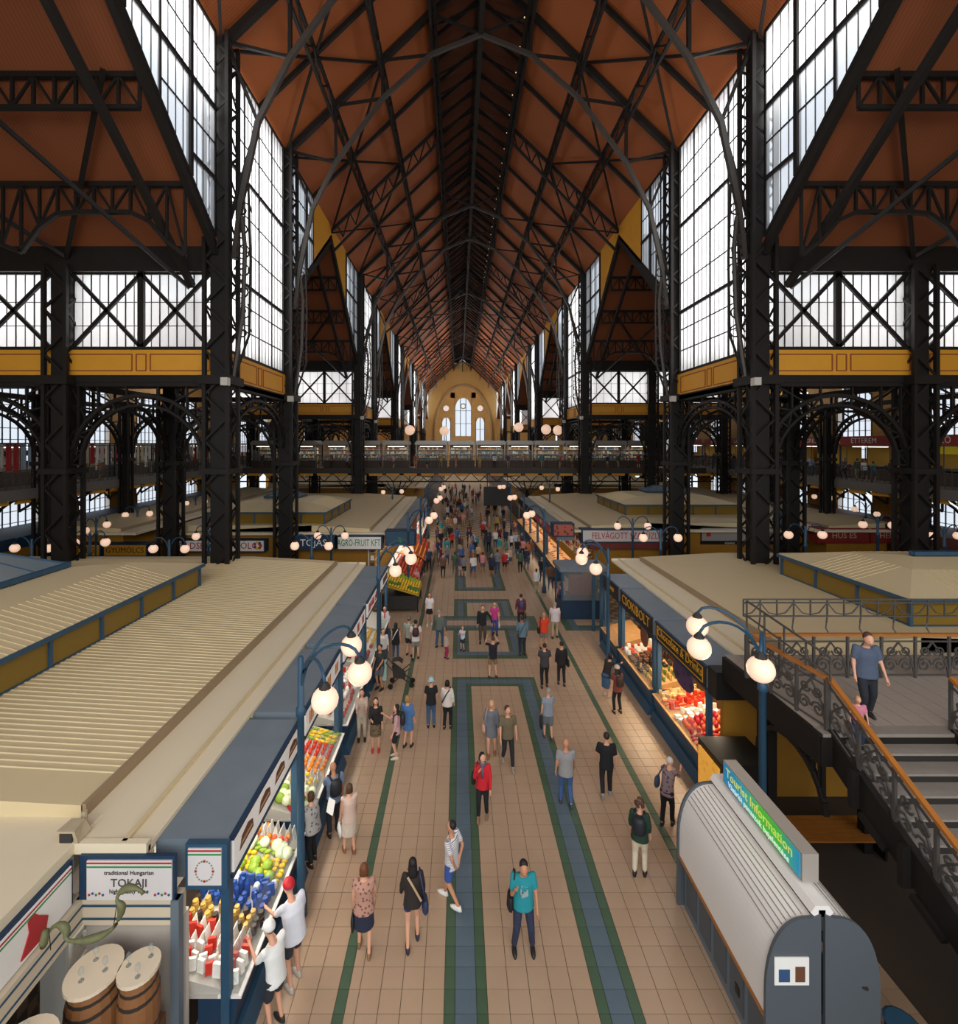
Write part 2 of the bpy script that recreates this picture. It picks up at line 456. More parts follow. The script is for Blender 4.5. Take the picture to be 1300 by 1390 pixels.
for s in (-1, 1):
    for k, (ya, yb) in enumerate(GABLES):
        m = (ya+yb)/2
        t = MB(); x0, x1 = CX+s*(HW), CX+s*34
        for (p, q) in ((ya-.3, m), (m, yb+.3)):
            z0, z1 = gz(p, ya, yb), gz(q, ya, yb)
            t.hexa([(x0, p, z0), (x1, p, z0), (x1, q, z1), (x0, q, z1), (x0, p, z0+.2), (x1, p, z0+.2), (x1, q, z1+.2), (x0, q, z1+.2)])
        t.mi = 0
        for e in range(len(t.f)): t.m[e] = 1 if e % 6 == 1 else 0
        struct('ceiling', t, [BOARDX, mat('zinc', 'a9aeb0', .6)])
    for (ya, yb) in PAIRS:                            # low bay roofs
        struct('ceiling', MB().box(min(CX+s*HW, CX+s*34), max(CX+s*HW, CX+s*34), ya, yb, 12.9, 13.1), BOARDD)

# ---- outer walls with arched windows
def arch_pts(w, h, n=10):                           # pointed arch outline, w wide, h tall, base centre 0,0
    pts = [(-w/2, 0), (w/2, 0), (w/2, h-w*.62)]
    for i in range(1, n): 
        t = i/n; pts.append((w/2*math.cos(t*math.pi/2)**.9, h-w*.62+w*.62*math.sin(t*math.pi/2)))
    pts.append((0, h))
    return pts + [(-x, z) for x, z in pts[2:-1]][::-1]
wy = lins(20.5, 110.5, 12)
for s in (-1, 1):
    X = CX+s*34.6; nm = 'wall_'+SIDE(s)
    wl = MB()
    def sl(y0, y1, z0, z1): wl.box(min(X, X+.5*s), max(X, X+.5*s), y0, y1, z0, z1)
    sl(-14, wy[0]-1.9, 0, 18.5)
    for i, c in enumerate(wy):
        nx = wy[i+1]-1.9 if i < 12 else YEND
        sl(c+1.9, nx, 0, 18.5); sl(c-1.9, c+1.9, 0, .9); sl(c-1.9, c+1.9, 5.2, 8.0); sl(c-1.9, c+1.9, 14.8, 18.5)
    for ya, yb in GABLES:
        wl.poly([(X, ya, 18.5), (X, yb, 18.5), (X, (ya+yb)/2, 28)])
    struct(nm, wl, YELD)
    for i, c in enumerate(wy):
        for (z0, z1) in ((.9, 5.2), (8.0, 14.8)):
            if z0 < 2 and i > 6: continue
            h = z1-z0
            tp = lambda u, c=c, z1=z1, z0=z0: z1-.05-(abs(u-c)/1.9)**2*1.1
            grid_window(wname(), lambda u, z, X=X: (X, u, z), lins(c-1.85, c+1.85, 6), lins(z0, z1, 5 if z0 < 2 else 8), N=(s, 0, 0), top=tp, pane_parts=False, fw=.07)

# ---- far wall
fw_ = MB(); Y = YEND
def slab(x0, x1, z0, z1): fw_.box(x0, x1, Y, Y+.6, z0, z1)
cxf = CX+.3
slab(CX-34, cxf-7.8, 0, 18.5); slab(cxf+7.8, CX+34, 0, 18.5)
slab(CX-HW, cxf-7.8, 18.5, 28); slab(cxf+7.8, CX+HW, 18.5, 28)
slab(cxf-7.8, cxf+7.8, 0, 10.2); slab(cxf-7.8, cxf-4.6, 18.9, 28); slab(cxf+4.6, cxf+7.8, 18.9, 28)
slab(cxf-4.6, cxf-3, 10.2, 28); slab(cxf+3, cxf+4.6, 10.2, 28); slab(cxf-4.6, cxf+4.6, 26.0, 28); slab(cxf-3, cxf+3, 10.2, 12)
fw_.poly([(CX-HW-.4, Y, 28), (CX+HW+.4, Y, 28), (CX+3.2, Y, 37.6), (CX, Y, 40), (CX-3.2, Y, 37.6)])
def spandrel(c, w, zt, zs_):                        # wall pieces that turn a rectangular opening into a pointed one
    for s in (-1, 1):
        pts = [(c+s*w/2, Y-.02, zs_)]
        for i in range(9):
            t = i/8; pts.append((c+s*w/2*math.cos(t*math.pi/2)**.9, Y-.02, zs_+(zt-zs_)*math.sin(t*math.pi/2)))
        pts.append((c+s*w/2, Y-.02, zt))
        fw_.poly(pts)
spandrel(cxf, 6, 26, 21); spandrel(cxf-6.2, 3.2, 18.9, 15.5); spandrel(cxf+6.2, 3.2, 18.9, 15.5)
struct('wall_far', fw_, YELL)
ar = MB()
pts = [(cxf+10.2*math.cos(a)*s_, Y-.35, 13+17.5*math.sin(a)) for s_ in (1,) for a in [math.pi*i/24 for i in range(25)]]
ar.path([(cxf+10.2, Y-.35, 3)]+pts+[(cxf-10.2, Y-.35, 3)], .5, 1.6, up=(0, 1, 0))
struct('trim_90', ar, mat('stone_arch', 'cdb48c', .8, noise=.1))
for (c, w, z0, z1, n) in ((cxf, 6, 12, 26, 3), (cxf-6.2, 3.2, 10.2, 18.9, 2), (cxf+6.2, 3.2, 10.2, 18.9, 2)):
    w_ = grid_window(wname(), lambda u, z: (u, Y+.1, z), lins(c-w/2, c+w/2, n), lins(z0, z1, 3 if n == 3 else 2), pane_parts=True, fw=.22, N=(0, 1, 0))
for c in (cxf-6.2, cxf+6.2):
    o = MB(); n = 20
    o.poly([(c+1.1*math.cos(2*math.pi*i/n), Y-.05, 22.2+1.1*math.sin(2*math.pi*i/n)) for i in range(n)])
    w_ = bpy.data.objects.new(wname(), None); COL.objects.link(w_); w_['kind'] = 'structure'; WL[w_.name] = (0,0,0)
    o.build('pane', mat('emissive_pane', 'fff4ee', .5, emit=1.0), w_)  # daylight imitated by emission in the pane; the wall behind has no opening
    MB().path([(c+1.15*math.cos(2*math.pi*i/n), Y-.08, 22.2+1.15*math.sin(2*math.pi*i/n)) for i in range(n+1)], .2, .2, up=(0,1,0)).build('frame', YEL, w_)
rs = MB(); n = 16
rs.path([(cxf+.9*math.cos(2*math.pi*i/n), Y-.1, 23+.9*math.sin(2*math.pi*i/n)) for i in range(n+1)], .35, .3, up=(0,1,0))
band_n[0] += 1; struct('trim_%d' % band_n[0], rs, mat('stone_arch'))
# ------------------------------------------------------------------ iron columns
def lattice(mb, c, hw_, z0, z1, pitch, t):
    """zigzag lacing on the four faces of a square column"""
    x, y = c; n = max(1, round((z1-z0)/pitch)); dz = (z1-z0)/n
    for i in range(n):
        a, b = z0+i*dz, z0+(i+1)*dz; q = 1 if i % 2 else -1
        for s in (-1, 1):
            mb.bar((x-hw_*q, y+s*hw_, a), (x+hw_*q, y+s*hw_, b), t, t*.5, up=(0, 1, 0))
            mb.bar((x+s*hw_, y-hw_*q, a), (x+s*hw_, y+hw_*q, b), t, t*.5, up=(1, 0, 0))
def scroll(mb, c, r, n=10, turns=1.3, start=0., plane='xz', w=.05, flip=1):
    pts = []
    for i in range(n+1):
        t = i/n; a = start+flip*turns*2*math.pi*t; rr = r*(1-.8*t)
        u, v = rr*math.cos(a), rr*math.sin(a)
        pts.append((c[0]+u, c[1], c[2]+v) if plane == 'xz' else (c[0], c[1]+u, c[2]+v))
    mb.path(pts, w, w, up=(0, 1, 0) if plane == 'xz' else (1, 0, 0))
def column(x, y, h, hw_, label, group=None, detail=True):
    t = thing('iron_column', (x, y, 0), label, 'column', group)
    for sx in (-1, 1):
        for sy in (-1, 1):
            MB().box(x+sx*hw_-.08, x+sx*hw_+.08, y+sy*hw_-.08, y+sy*hw_+.08, 0, h).build('corner_post', IRON, t)
    MB().box(x-hw_*.66, x+hw_*.66, y-hw_*.66, y+hw_*.66, 0, h-.1).build('core', IRON, t)
    if detail:
        l = MB(); lattice(l, (x, y), hw_, .2, h, 1.05, .1); l.build('lacing', IRON, t, kind='stuff')
    b = MB().box(x-hw_-.3, x+hw_+.3, y-hw_-.3, y+hw_+.3, 0, .5)
    b.box(x-hw_-.2, x+hw_+.2, y-hw_-.2, y+hw_+.2, 12.1, 12.5); b.box(x-hw_-.15, x+hw_+.15, y-hw_-.15, y+hw_+.15, 8.0, 8.25)
    b.build('collar', IRON, t, kind='stuff')
    return t
PW = ['nearest', 'second', 'third', 'fourth', 'farthest']
for s in (-1, 1):
    for k, (ya, yb) in enumerate(PAIRS):
        for w_, yy in enumerate((ya, yb)):
            t = column(CX+s*HW, yy, 28.2, .52, 'dark lattice nave column, %s side, %s pair from the viewer, the %s one' % (SIDE(s), PW[k], ('front', 'rear')[w_]), 'nave columns', k < 3)
            if k < 2:                                # curved brace up to the truss, with scroll work beside it
                fl = MB(); X = CX+s*(HW-.75)
                for i in range(7):
                    scroll(fl, (X-s*.25, yy, 14.6+i*.95), .42, start=i, flip=(-1)**i, w=.055)
                fl.tube([(X+s*.1, yy, 12.6), (X-s*.55, yy, 14.5), (X-s*.6, yy, 18), (X-s*.5, yy, 21.5)], .06, 5)
                fl.build('scroll_bracket', IRON, t, kind='stuff')
                br = MB(); br.tube([(X+s*.2, yy, 12.4), (X-s*.25, yy, 15.5), (X-s*.35, yy, 18.5), (X-s*.2, yy, 20)], .1, 6)
                br.build('brace', IRONL, t)
            if k < 2:
                MB().box(CX+s*(HW-.6)-.15, CX+s*(HW-.6)+.15, yy-1.0, yy-.7, 12.0, 12.35).build('floodlight', mat('lamp_grey', 'b9b4aa', .4), t)
    for k, (ya, yb) in enumerate(PAIRS[:3]):
        for w_, yy in enumerate((ya, yb)):
            for r, hwid, nm in ((19.85, .5, 'inner'), (27.8, .45, 'outer')):
                column(CX+s*r, yy, 17.6, hwid, 'lattice column of the %s aisle, %s row, %s pair from the viewer, the %s one' % (SIDE(s), nm, PW[k], ('front', 'rear')[w_]), 'side aisle columns', k < 2)

# ------------------------------------------------------------------ nave roof trusses
def rz(h): return EAVE-.35+(HW-h)*SLOPE
CH = [(0, 35.6), (3.2, 34.3), (6.3, 31.5), (9.3, 27.4), (10.8, 24.4), (11.6, 20.6), (11.9, 18.0)]
def nave_truss(y, label):
    t = thing('roof_truss', (CX, y, 28), label, 'truss', 'arched nave trusses')
    for s in (-1, 1):
        MB().bar((CX+s*HW, y, rz(HW)), (CX+s*3.2, y, rz(3.2)), .3, .36).build('rafter', IRON, t)
        MB().bar((CX+s*3.2, y, rz(3.2)), (CX, y, rz(3.2)+2.9), .26, .3).build('top_rafter', IRON, t)
        MB().path([(CX+s*h, y, z) for h, z in CH], .2, .24).build('arch_chord', IRONL, t)
        nodes = [(3.2, rz(3.2)), (6.3, rz(6.3)), (9.3, rz(9.3)), (12.3, rz(12.3))]
        for i, (h, z) in enumerate(nodes[:3]):
            MB().bar((CX+s*h, y, z), (CX+s*CH[i+1][0], y, CH[i+1][1]), .17).build('strut', IRON, t)
            MB().bar((CX+s*nodes[i+1][0], y, nodes[i+1][1]), (CX+s*CH[i+1][0], y, CH[i+1][1]), .14).build('strut', IRON, t)
        MB().bar((CX+s*12.3, y, rz(12.3)), (CX+s*CH[4][0], y, CH[4][1]), .14).build('strut', IRON, t)
        MB().bar((CX+s*HW, y, 18.4), (CX+s*CH[4][0], y, CH[4][1]), .13).build('strut', IRON, t)
        MB().bar((CX+s*3.2, y, rz(3.2)), (CX, y, 35.6), .14).build('strut', IRON, t)
    MB().bar((CX, y, 35.5), (CX, y, rz(3.2)+2.9), .22).build('king_post', IRON, t)
ys = [y for p in PAIRS for y in p]
for i, y in enumerate(ys): nave_truss(y, 'arched dark iron roof truss over the nave, %s from the viewer' % ORD[i])
MIDS = [11.2, 16.8] + [ (PAIRS[i][1]+PAIRS[i+1][0])/2 + d for i in range(4) for d in (-5.5, 0, 5.5)] + [26.1, 56.2, 86.2, 116.2, 146.2, 156, 162, 168]
for i, y in enumerate(sorted(MIDS)):
    t = thing('rafter_truss', (CX, y, 28), 'straight rafter pair between the arched roof trusses, %s from the viewer' % (ORD[i] if i < 20 else 'twentieth and %d more' % (i-19)), 'truss', 'straight rafter trusses')
    full = i < 8
    for s in (-1, 1):
        MB().bar((CX+s*HW, y, rz(HW)), (CX+s*3.2, y, rz(3.2)), .2, .24).build('rafter', IRON, t)
        if full and abs(y-41.1) < 1 or abs(y-71.2) < 1:
            MB().path([(CX+s*(HW-.2), y, 26.2), (CX+s*11.0, y, rz(11.0)-1.9), (CX+s*3.2, y, rz(3.2)-1.3)], .18).build('lower_chord', IRON, t)
            wb = MB()
            for q in range(8):
                h0 = 12-q*1.1; wb.bar((CX+s*h0, y, rz(h0)), (CX+s*(h0-.5), y, rz(h0-.5)-1.5), .1); wb.bar((CX+s*(h0-.5), y, rz(h0-.5)-1.5), (CX+s*(h0-1.1), y, rz(h0-1.1)), .1)
            wb.build('web', IRON, t, kind='stuff')
# longitudinal girders under the roof boards
for s in (-1, 1):
    for q, h in enumerate((3.2, 6.3, 9.3)):
        t = thing('purlin_girder', (CX+s*h, 80, rz(h)-.4), 'long lattice girder running the length of the nave roof, %s slope, %s' % (SIDE(s), ('beside the ridge', 'half way up', 'nearest the eaves')[q]), 'girder')
        X = CX+s*h; z = rz(h)-.1; dp = 1.1
        MB().box(X-.09, X+.09, -12, YEND, z-.1, z+.1).build('top_chord', IRON, t)
        MB().box(X-.08, X+.08, -12, YEND, z-dp-.08, z-dp+.08).build('bottom_chord', IRON, t)
        wb = MB(); y = 6.; k = 0
        while y < 130:
            st = 1.4
            wb.bar((X, y, z-dp if k % 2 else z), (X, y+st, z if k % 2 else z-dp), .09); y += st; k += 1
        wb.build('web', IRON, t, kind='stuff')
# diagonal wind bracing in the plane of the roof
brn = 0
for s in (-1, 1):
    for (ya, yb) in ((8, 22), (22, 30.2), (30.2, 41.1), (41.1, 52), (52, 60.4), (60.4, 71.2), (71.2, 82)):
        for (h0, h1) in ((HW, 6.3),):
            t = thing('wind_brace', (CX+s*9, (ya+yb)/2, rz(9)), 'thin crossed iron rods under the %s roof slope, %s bay from the viewer' % (SIDE(s), ORD[brn % 7]), 'brace', 'crossed roof rods')
            MB().bar((CX+s*h0, ya, rz(h0)-.2), (CX+s*h1, yb, rz(h1)-.2), .13).build('rod', IRON, t)
            MB().bar((CX+s*h0, yb, rz(h0)-.2), (CX+s*h1, ya, rz(h1)-.2), .13).build('rod', IRON, t)
            brn += 1
# ridge lantern framing
t = thing('ridge_lantern', (CX, 80, ZR+1), 'dark ridge monitor framing of close rafters along the top of the nave', 'roof frame')
MB().box(CX-.14, CX+.14, -12, YEND, ZR+2.3, ZR+2.6).build('ridge_beam', IRON, t)
MB().box(CX-.16, CX+.16, -12, YEND, 35.55, 35.85).build('bottom_beam', IRON, t)
for s in (-1, 1):
    MB().box(CX+s*3.2-.12, CX+s*3.2+.12, -12, YEND, ZR-.3, ZR+.05).build('side_beam', IRON, t)
    MB().box(CX+s*2.9-.09, CX+s*2.9+.09, -12, YEND, ZR-1.1, ZR-.9).build('side_beam', IRON, t)
    a = MB().bar((0, 0, 0), (-s*3.2, 0, 2.7), .14, .2).mesh('rafter', IRON)
    b = MB().bar((0, 0, -1), (-s*3.1, 2.0, 2.3), .1, .12).mesh('diagonal', IRON)
    y = 12.
    while y < YEND-2:
        off = WL[t.name]
        link('rafter', a, t, loc=(CX+s*3.2-off[0], y-off[1], ZR-off[2])); link('diagonal', b, t, loc=(CX+s*3.1-off[0], y-off[1], ZR-off[2])); y += 2.05
    c = MB()
    y = 12.
    while y < 80 and s > 0: c.ball((CX+s*2.7, y, ZR-1.15), .045, n=6, rings=4); y += 2.2
    if s > 0: c.build('bulb', mat('small_bulb', 'ffe2b0', emit=1.2), t, kind='stuff')

# ------------------------------------------------------------------ cross roof girders beside the nave
gn = 0
for s in (-1, 1):
    for k, (ya, yb) in enumerate(GABLES[:3]):
        m = (ya+yb)/2
        for q, y in enumerate((19.6, 16.8, 13.8) if k == 0 else (yb-2.4, yb-5.2, yb-8, ya+2.4)):
            z = gz(y, ya, yb)-.15; dp = 1.15
            t = thing('cross_roof_girder', (CX+s*20, y, z-.5), 'lattice girder beneath the %s cross roof, %s bay from the viewer, %s from the eaves' % (SIDE(s), PW[k], ORD[q]), 'girder', 'cross roof girders')
            x0, x1 = CX+s*(HW+.3), CX+s*34
            MB().bar((x0, y, z), (x1, y, z), .18, .2).build('top_chord', IRON, t)
            lo = []
            N_ = 28
            for i in range(N_+1):
                f = i/N_; x = x0+(x1-x0)*f
                d = min(abs(x-CX-s*(HW+.5)), abs(x-CX-s*19.9), abs(x-CX-s*27.8))
                lo.append((x, y, z-dp-(2.2*max(0, 1-d/2.2)**2 if q == 0 else 0)))
            MB().path(lo, .16).build('lower_chord', IRON, t)
            wb = MB()
            for i in range(N_):
                wb.bar((lo[i][0], y, z), lo[i], .1)
                if i % 2: wb.bar((lo[i][0], y, z), lo[i+1], .08)
                else: wb.bar(lo[i], (lo[i+1][0], y, z), .08)
            wb.build('web', IRON, t, kind='stuff'); gn += 1
        t = thing('verge_truss', (CX+s*14, m, 22), 'raking truss following the gable beside the nave, %s side, %s bay from the viewer' % (SIDE(s), PW[k]), 'truss', 'raking gable trusses')
        for xo, nm in ((HW+.1, 'upper_chord'),):
            for (p, q2) in ((ya+.3, m), (m, yb-.3)):
                MB().bar((CX+s*xo, p, gz(p, ya, yb)-.35), (CX+s*xo, q2, gz(q2, ya, yb)-.35), .26, .4).build(nm, IRON, t)
        for (p, q2) in ((m, yb-.3),) if k == 0 else ((ya+.3, m), (m, yb-.3)):
            MB().bar((CX+s*(HW+1.2), p, gz(p, ya, yb)-2.6), (CX+s*(HW+1.2), q2, gz(q2, ya, yb)-1.9), .24, .3).build('lower_chord', IRON, t)
            MB().bar((CX+s*(HW+7), q2, gz(q2, ya, yb)-.6), (CX+s*(HW+1.3), (p+q2)/2, gz((p+q2)/2, ya, yb)-.6), .16).build('wind_rod', IRON, t)
            MB().bar((CX+s*(HW+7), q2, gz(q2, ya, yb)-.6), (CX+s*(HW+13), (p+q2)/2, gz((p+q2)/2, ya, yb)-.6), .16).build('wind_rod', IRON, t)
            MB().bar((CX+s*(HW+1.3), q2, gz(q2, ya, yb)-2), (CX+s*(HW+7), (p+q2)/2, gz((p+q2)/2, ya, yb)-.6), .16).build('wind_rod', IRON, t)

# ------------------------------------------------------------------ arcades of fan braced arches
def arcade(P0, P1, zs_, zt, label, group, det=True):
    a = Vector(P0+(0,)); b = Vector(P1+(0,)); L = (b-a).length; d = (b-a)/L; m = (a+b)/2
    t = thing('arcade_arch', (m.x, m.y, zs_), label, 'arch', group)
    r = L/2-.35; h = zt-zs_-.55; nn = Vector((-d.y, d.x, 0))
    def E(th, k, zz=0): return m+d*(r*k*math.cos(th))+Vector((0, 0, zs_+h*k*math.sin(th)))
    n = 14
    outer = [E(math.pi*i/n, 1.0) for i in range(n+1)]
    inner = [E(math.pi*i/n, .86) for i in range(n+1)]
    MB().path([tuple(p) for p in outer], .16, .2, up=nn).build('arch_ring', IRON, t)
    MB().path([tuple(p) for p in inner], .12, .2, up=nn).build('arch_ring', IRON, t)
    MB().bar(a+Vector((0,0,zt)), b+Vector((0,0,zt)), .3, .3).build('beam', IRON, t)
    w = MB()
    for i in range(n+1):
        th = math.pi*i/n
        w.bar(outer[i], inner[i], .08, .1, up=nn)
        if i < n and i % 2 == 0: w.bar(outer[i], inner[i+1], .07, .08, up=nn)
        if 0 < i < n:
            o = outer[i]; 
            if i % 2 == 0:
                e = Vector((o.x, o.y, zt)); w.bar(o, e, .08, .1, up=nn)
            side_ = a if i > n/2 else b
            k = abs(i-n/2)/(n/2)
            if k > .25:
                corner = Vector((side_.x, side_.y, zt)); w.bar(o, corner*(.7)+Vector((o.x, o.y, zt))*.3 if i % 2 else Vector((side_.x, side_.y, o.z+.3)), .07, .08, up=nn)
    w.build('web', IRON, t, kind='stuff')
    if det:
        q = MB()
        for e in (a, b):
            for sg in (1, -1):
                c = e+(m-e).normalized()*.62
                scroll(q, (c.x, c.y, zs_-.4), .3, plane='xz' if abs(d.x) > .5 else 'yz', flip=sg, w=.045)
        q.build('scrolls', IRON, t, kind='stuff')
an = 0
for s in (-1, 1):
    sd = SIDE(s)
    for k, (ya, yb) in enumerate(PAIRS[:3]):
        w_ = PW[k]
        arcade((CX+s*19.85, ya), (CX+s*19.85, yb), 8.4, 12.2, 'fan braced arch along the hall between inner %s columns, %s pair' % (sd, w_), None)
        arcade((CX+s*HW, ya), (CX+s*19.85, ya), 8.4, 12.2, 'fan braced arch crossing the %s aisle from the nave column, %s pair, front' % (sd, w_), None, k < 2)
        arcade((CX+s*HW, yb), (CX+s*19.85, yb), 8.4, 12.2, 'fan braced arch crossing the %s aisle from the nave column, %s pair, rear' % (sd, w_), None, k < 2)
        arcade((CX+s*HW, ya), (CX+s*HW, yb), 9.2, 12.3, 'iron arch between the two %s nave columns of the %s pair' % (sd, w_), None, False)
        arcade((CX+s*19.85, ya), (CX+s*27.8, ya), 8.4, 12.2, 'fan braced arch between inner and outer %s columns, %s pair' % (sd, w_), None, False)
        arcade((CX+s*27.8, ya), (CX+s*27.8, yb), 8.6, 12.2, 'iron arch along the %s gallery front between outer columns of the %s pair' % (sd, w_), None, False)
        arcade((CX+s*27.8, yb), (CX+s*27.8, yb+7.2), 8.6, 12.2, 'iron arch along the %s gallery front just beyond the %s pair' % (sd, w_), None, False)
        arcade((CX+s*27.8, yb+7.2), (CX+s*27.8, yb+14.4), 8.6, 12.2, 'iron arch along the %s gallery front two bays beyond the %s pair' % (sd, w_), None, False)
    for y in (37.4, 44.6, 67.6, 74.8, 14.4):
        column(CX+s*27.8, y, 12.4, .3, 'slimmer iron column at the %s gallery front, %s from the viewer' % (sd, ORD[[14.4, 37.4, 44.6, 67.6, 74.8].index(y)]), 'gallery columns', False)
    arcade((CX+s*27.8, 14.4), (CX+s*27.8, 22), 8.6, 12.2, 'iron arch along the %s gallery front before the nearest pair' % sd, None)

# ------------------------------------------------------------------ side galleries and bridge
GZ0, GZ1 = 6.0, 6.5
def railing(parent, a, b, z0, z1, pitch, m, post=2.4, fancy=True, w=.035):
    """rails, posts and scroll work between a and b"""
    a = Vector(a+(0,)); b = Vector(b+(0,)); L = (b-a).length; d = (b-a)/L; n = Vector((-d.y, d.x, 0))
    rl_ = MB()
    for z in (z0+.08, z1-.18, z1): rl_.bar(a+Vector((0,0,z)), b+Vector((0,0,z)), .06 if z == z1 else .04)
    rl_.build('rail', m, parent, kind='stuff')
    st = MB(); k = max(1, round(L/pitch))
    for i in range(k+1):
        p = a+d*(L*i/k); st.bar(p+Vector((0,0,z0)), p+Vector((0,0,z1)), w)
    if fancy:
        for i in range(k):
            p = a+d*(L*(i+.5)/k); c = p+Vector((0,0,(z0+z1)/2))
            r = min(pitch*.4, (z1-z0)*.3); pts = []
            for j in range(7):
                an_ = j/6*2*math.pi; pts.append(c+d*(r*math.cos(an_))+Vector((0,0,r*1.25*math.sin(an_))))
            st.path(pts, w*.8, w*.8, up=n)
    st.build('balusters', m, parent, kind='stuff')
    q = max(1, round(L/post))
    for i in range(q+1):
        p = a+d*(L*i/q); MB().bar(p+Vector((0,0,z0-.1)), p+Vector((0,0,z1+.06)), .09).build('post', m, parent)
for s in (-1, 1):
    sd = SIDE(s); Xe = CX+s*28.2; Xw = CX+s*34.6
    g = thing('gallery', (Xe, 50, GZ0), 'long grey %s gallery on iron brackets with ochre soffit panels' % sd, 'gallery')
    MB().box(min(Xe, Xw), max(Xe, Xw), 8, 110, GZ0+.1, GZ1).build('deck', CONC, g)
    MB().box(Xe-.12, Xe+.12, 8, 110, GZ0-.05, GZ1+.1).build('fascia', CONC, g)
    b = MB(); yv = MB(); y = 9.
    while y < 109:
        b.bar((Xe+s*.1, y, GZ0-.05), (Xe+s*1.6, y, GZ0-1.0), .12); b.bar((Xe+s*1.6, y, GZ0), (Xe+s*1.6, y, GZ0-1.0), .1)
        yv.hexa([(Xe+s*.16, y+.2, GZ0-.32), (Xe+s*.16, y+1.75, GZ0-.32), (Xe+s*.3, y+1.75, GZ0-.32), (Xe+s*.3, y+.2, GZ0-.32), (Xe+s*.16, y+.35, GZ0-.04), (Xe+s*.16, y+1.6, GZ0-.04), (Xe+s*.3, y+1.6, GZ0-.04), (Xe+s*.3, y+.35, GZ0-.04)])
        y += 1.95
    b.build('brackets', IRON, g, kind='stuff'); yv.build('soffit_panels', YEL, g, kind='stuff')
    r = thing('gallery_railing', (Xe, 50, GZ1), 'ornate grey iron railing along the %s gallery with a tall upper net rail' % sd, 'railing')
    railing(r, (Xe, 9), (Xe, 80), GZ1, GZ1+1.25, .45, RAILI, post=3.6, w=.03)
    up = MB(); up.bar((Xe, 9, GZ1+2.75), (Xe, 80, GZ1+2.75), .06)
    y = 9
    while y < 80: up.bar((Xe, y, GZ1+1.2), (Xe, y, GZ1+2.75), .04); y += 1.8
    up.build('upper_rail', RAILI, r, kind='stuff')
BY0, BY1 = 54.6, 59.5
g = thing('bridge', (CX, BY0, GZ0), 'dark iron bridge crossing the hall from gallery to gallery', 'bridge')
MB().box(CX-27.2, CX+27.2, BY0, BY1, GZ0+.1, GZ1).build('deck', CONC, g)
MB().box(CX-27.2, CX+27.2, BY0-.1, BY0+.05, GZ0-.1, GZ1+.05).build('fascia', mat('bridge_fascia', '3a332d', .6), g)
lt = MB(); lt.bar((CX-28, BY0-.05, GZ0-1.0), (CX+28, BY0-.05, GZ0-1.0), .14); x = CX-28; k = 0
yv = MB()
while x < CX+27.9:
    lt.bar((x, BY0-.05, GZ0-1 if k % 2 else GZ0), (x+1, BY0-.05, GZ0 if k % 2 else GZ0-1), .09)
    if k % 2 == 0: yv.box(x+.25, x+1.75, BY0-.2, BY0-.1, GZ0-.32, GZ0-.06)
    x += 1; k += 1
lt.build('lower_truss', IRON, g, kind='stuff'); yv.build('soffit_panels', YEL, g, kind='stuff')
for x in (CX-13.5, CX-8.6, CX+6.6, CX+13.5):           # posts with spreading brackets
    c = MB().tube([(x, BY0+.6, 0), (x, BY0+.6, 4)], .14, 8); c.build('prop', IRON, g)
    q = MB()
    for dx in (-2, -1.2, -.5, .5, 1.2, 2):
        q.bar((x, BY0+.4, 3.2), (x+dx, BY0+.1, GZ0-.9), .09); scroll(q, (x+dx*.55, BY0+.1, 4.2), .3, w=.05, flip=1 if dx > 0 else -1)
    q.build('spreading_bracket', IRON, g, kind='stuff')
r = thing('bridge_railing', (CX, BY0, GZ1), 'dark fine iron railing along the front of the bridge', 'railing')
railing(r, (CX-28, BY0), (CX+28, BY0), GZ1, GZ1+1.45, .4, mat('dark_railing', '38322e', .55, .3), post=4, w=.04)
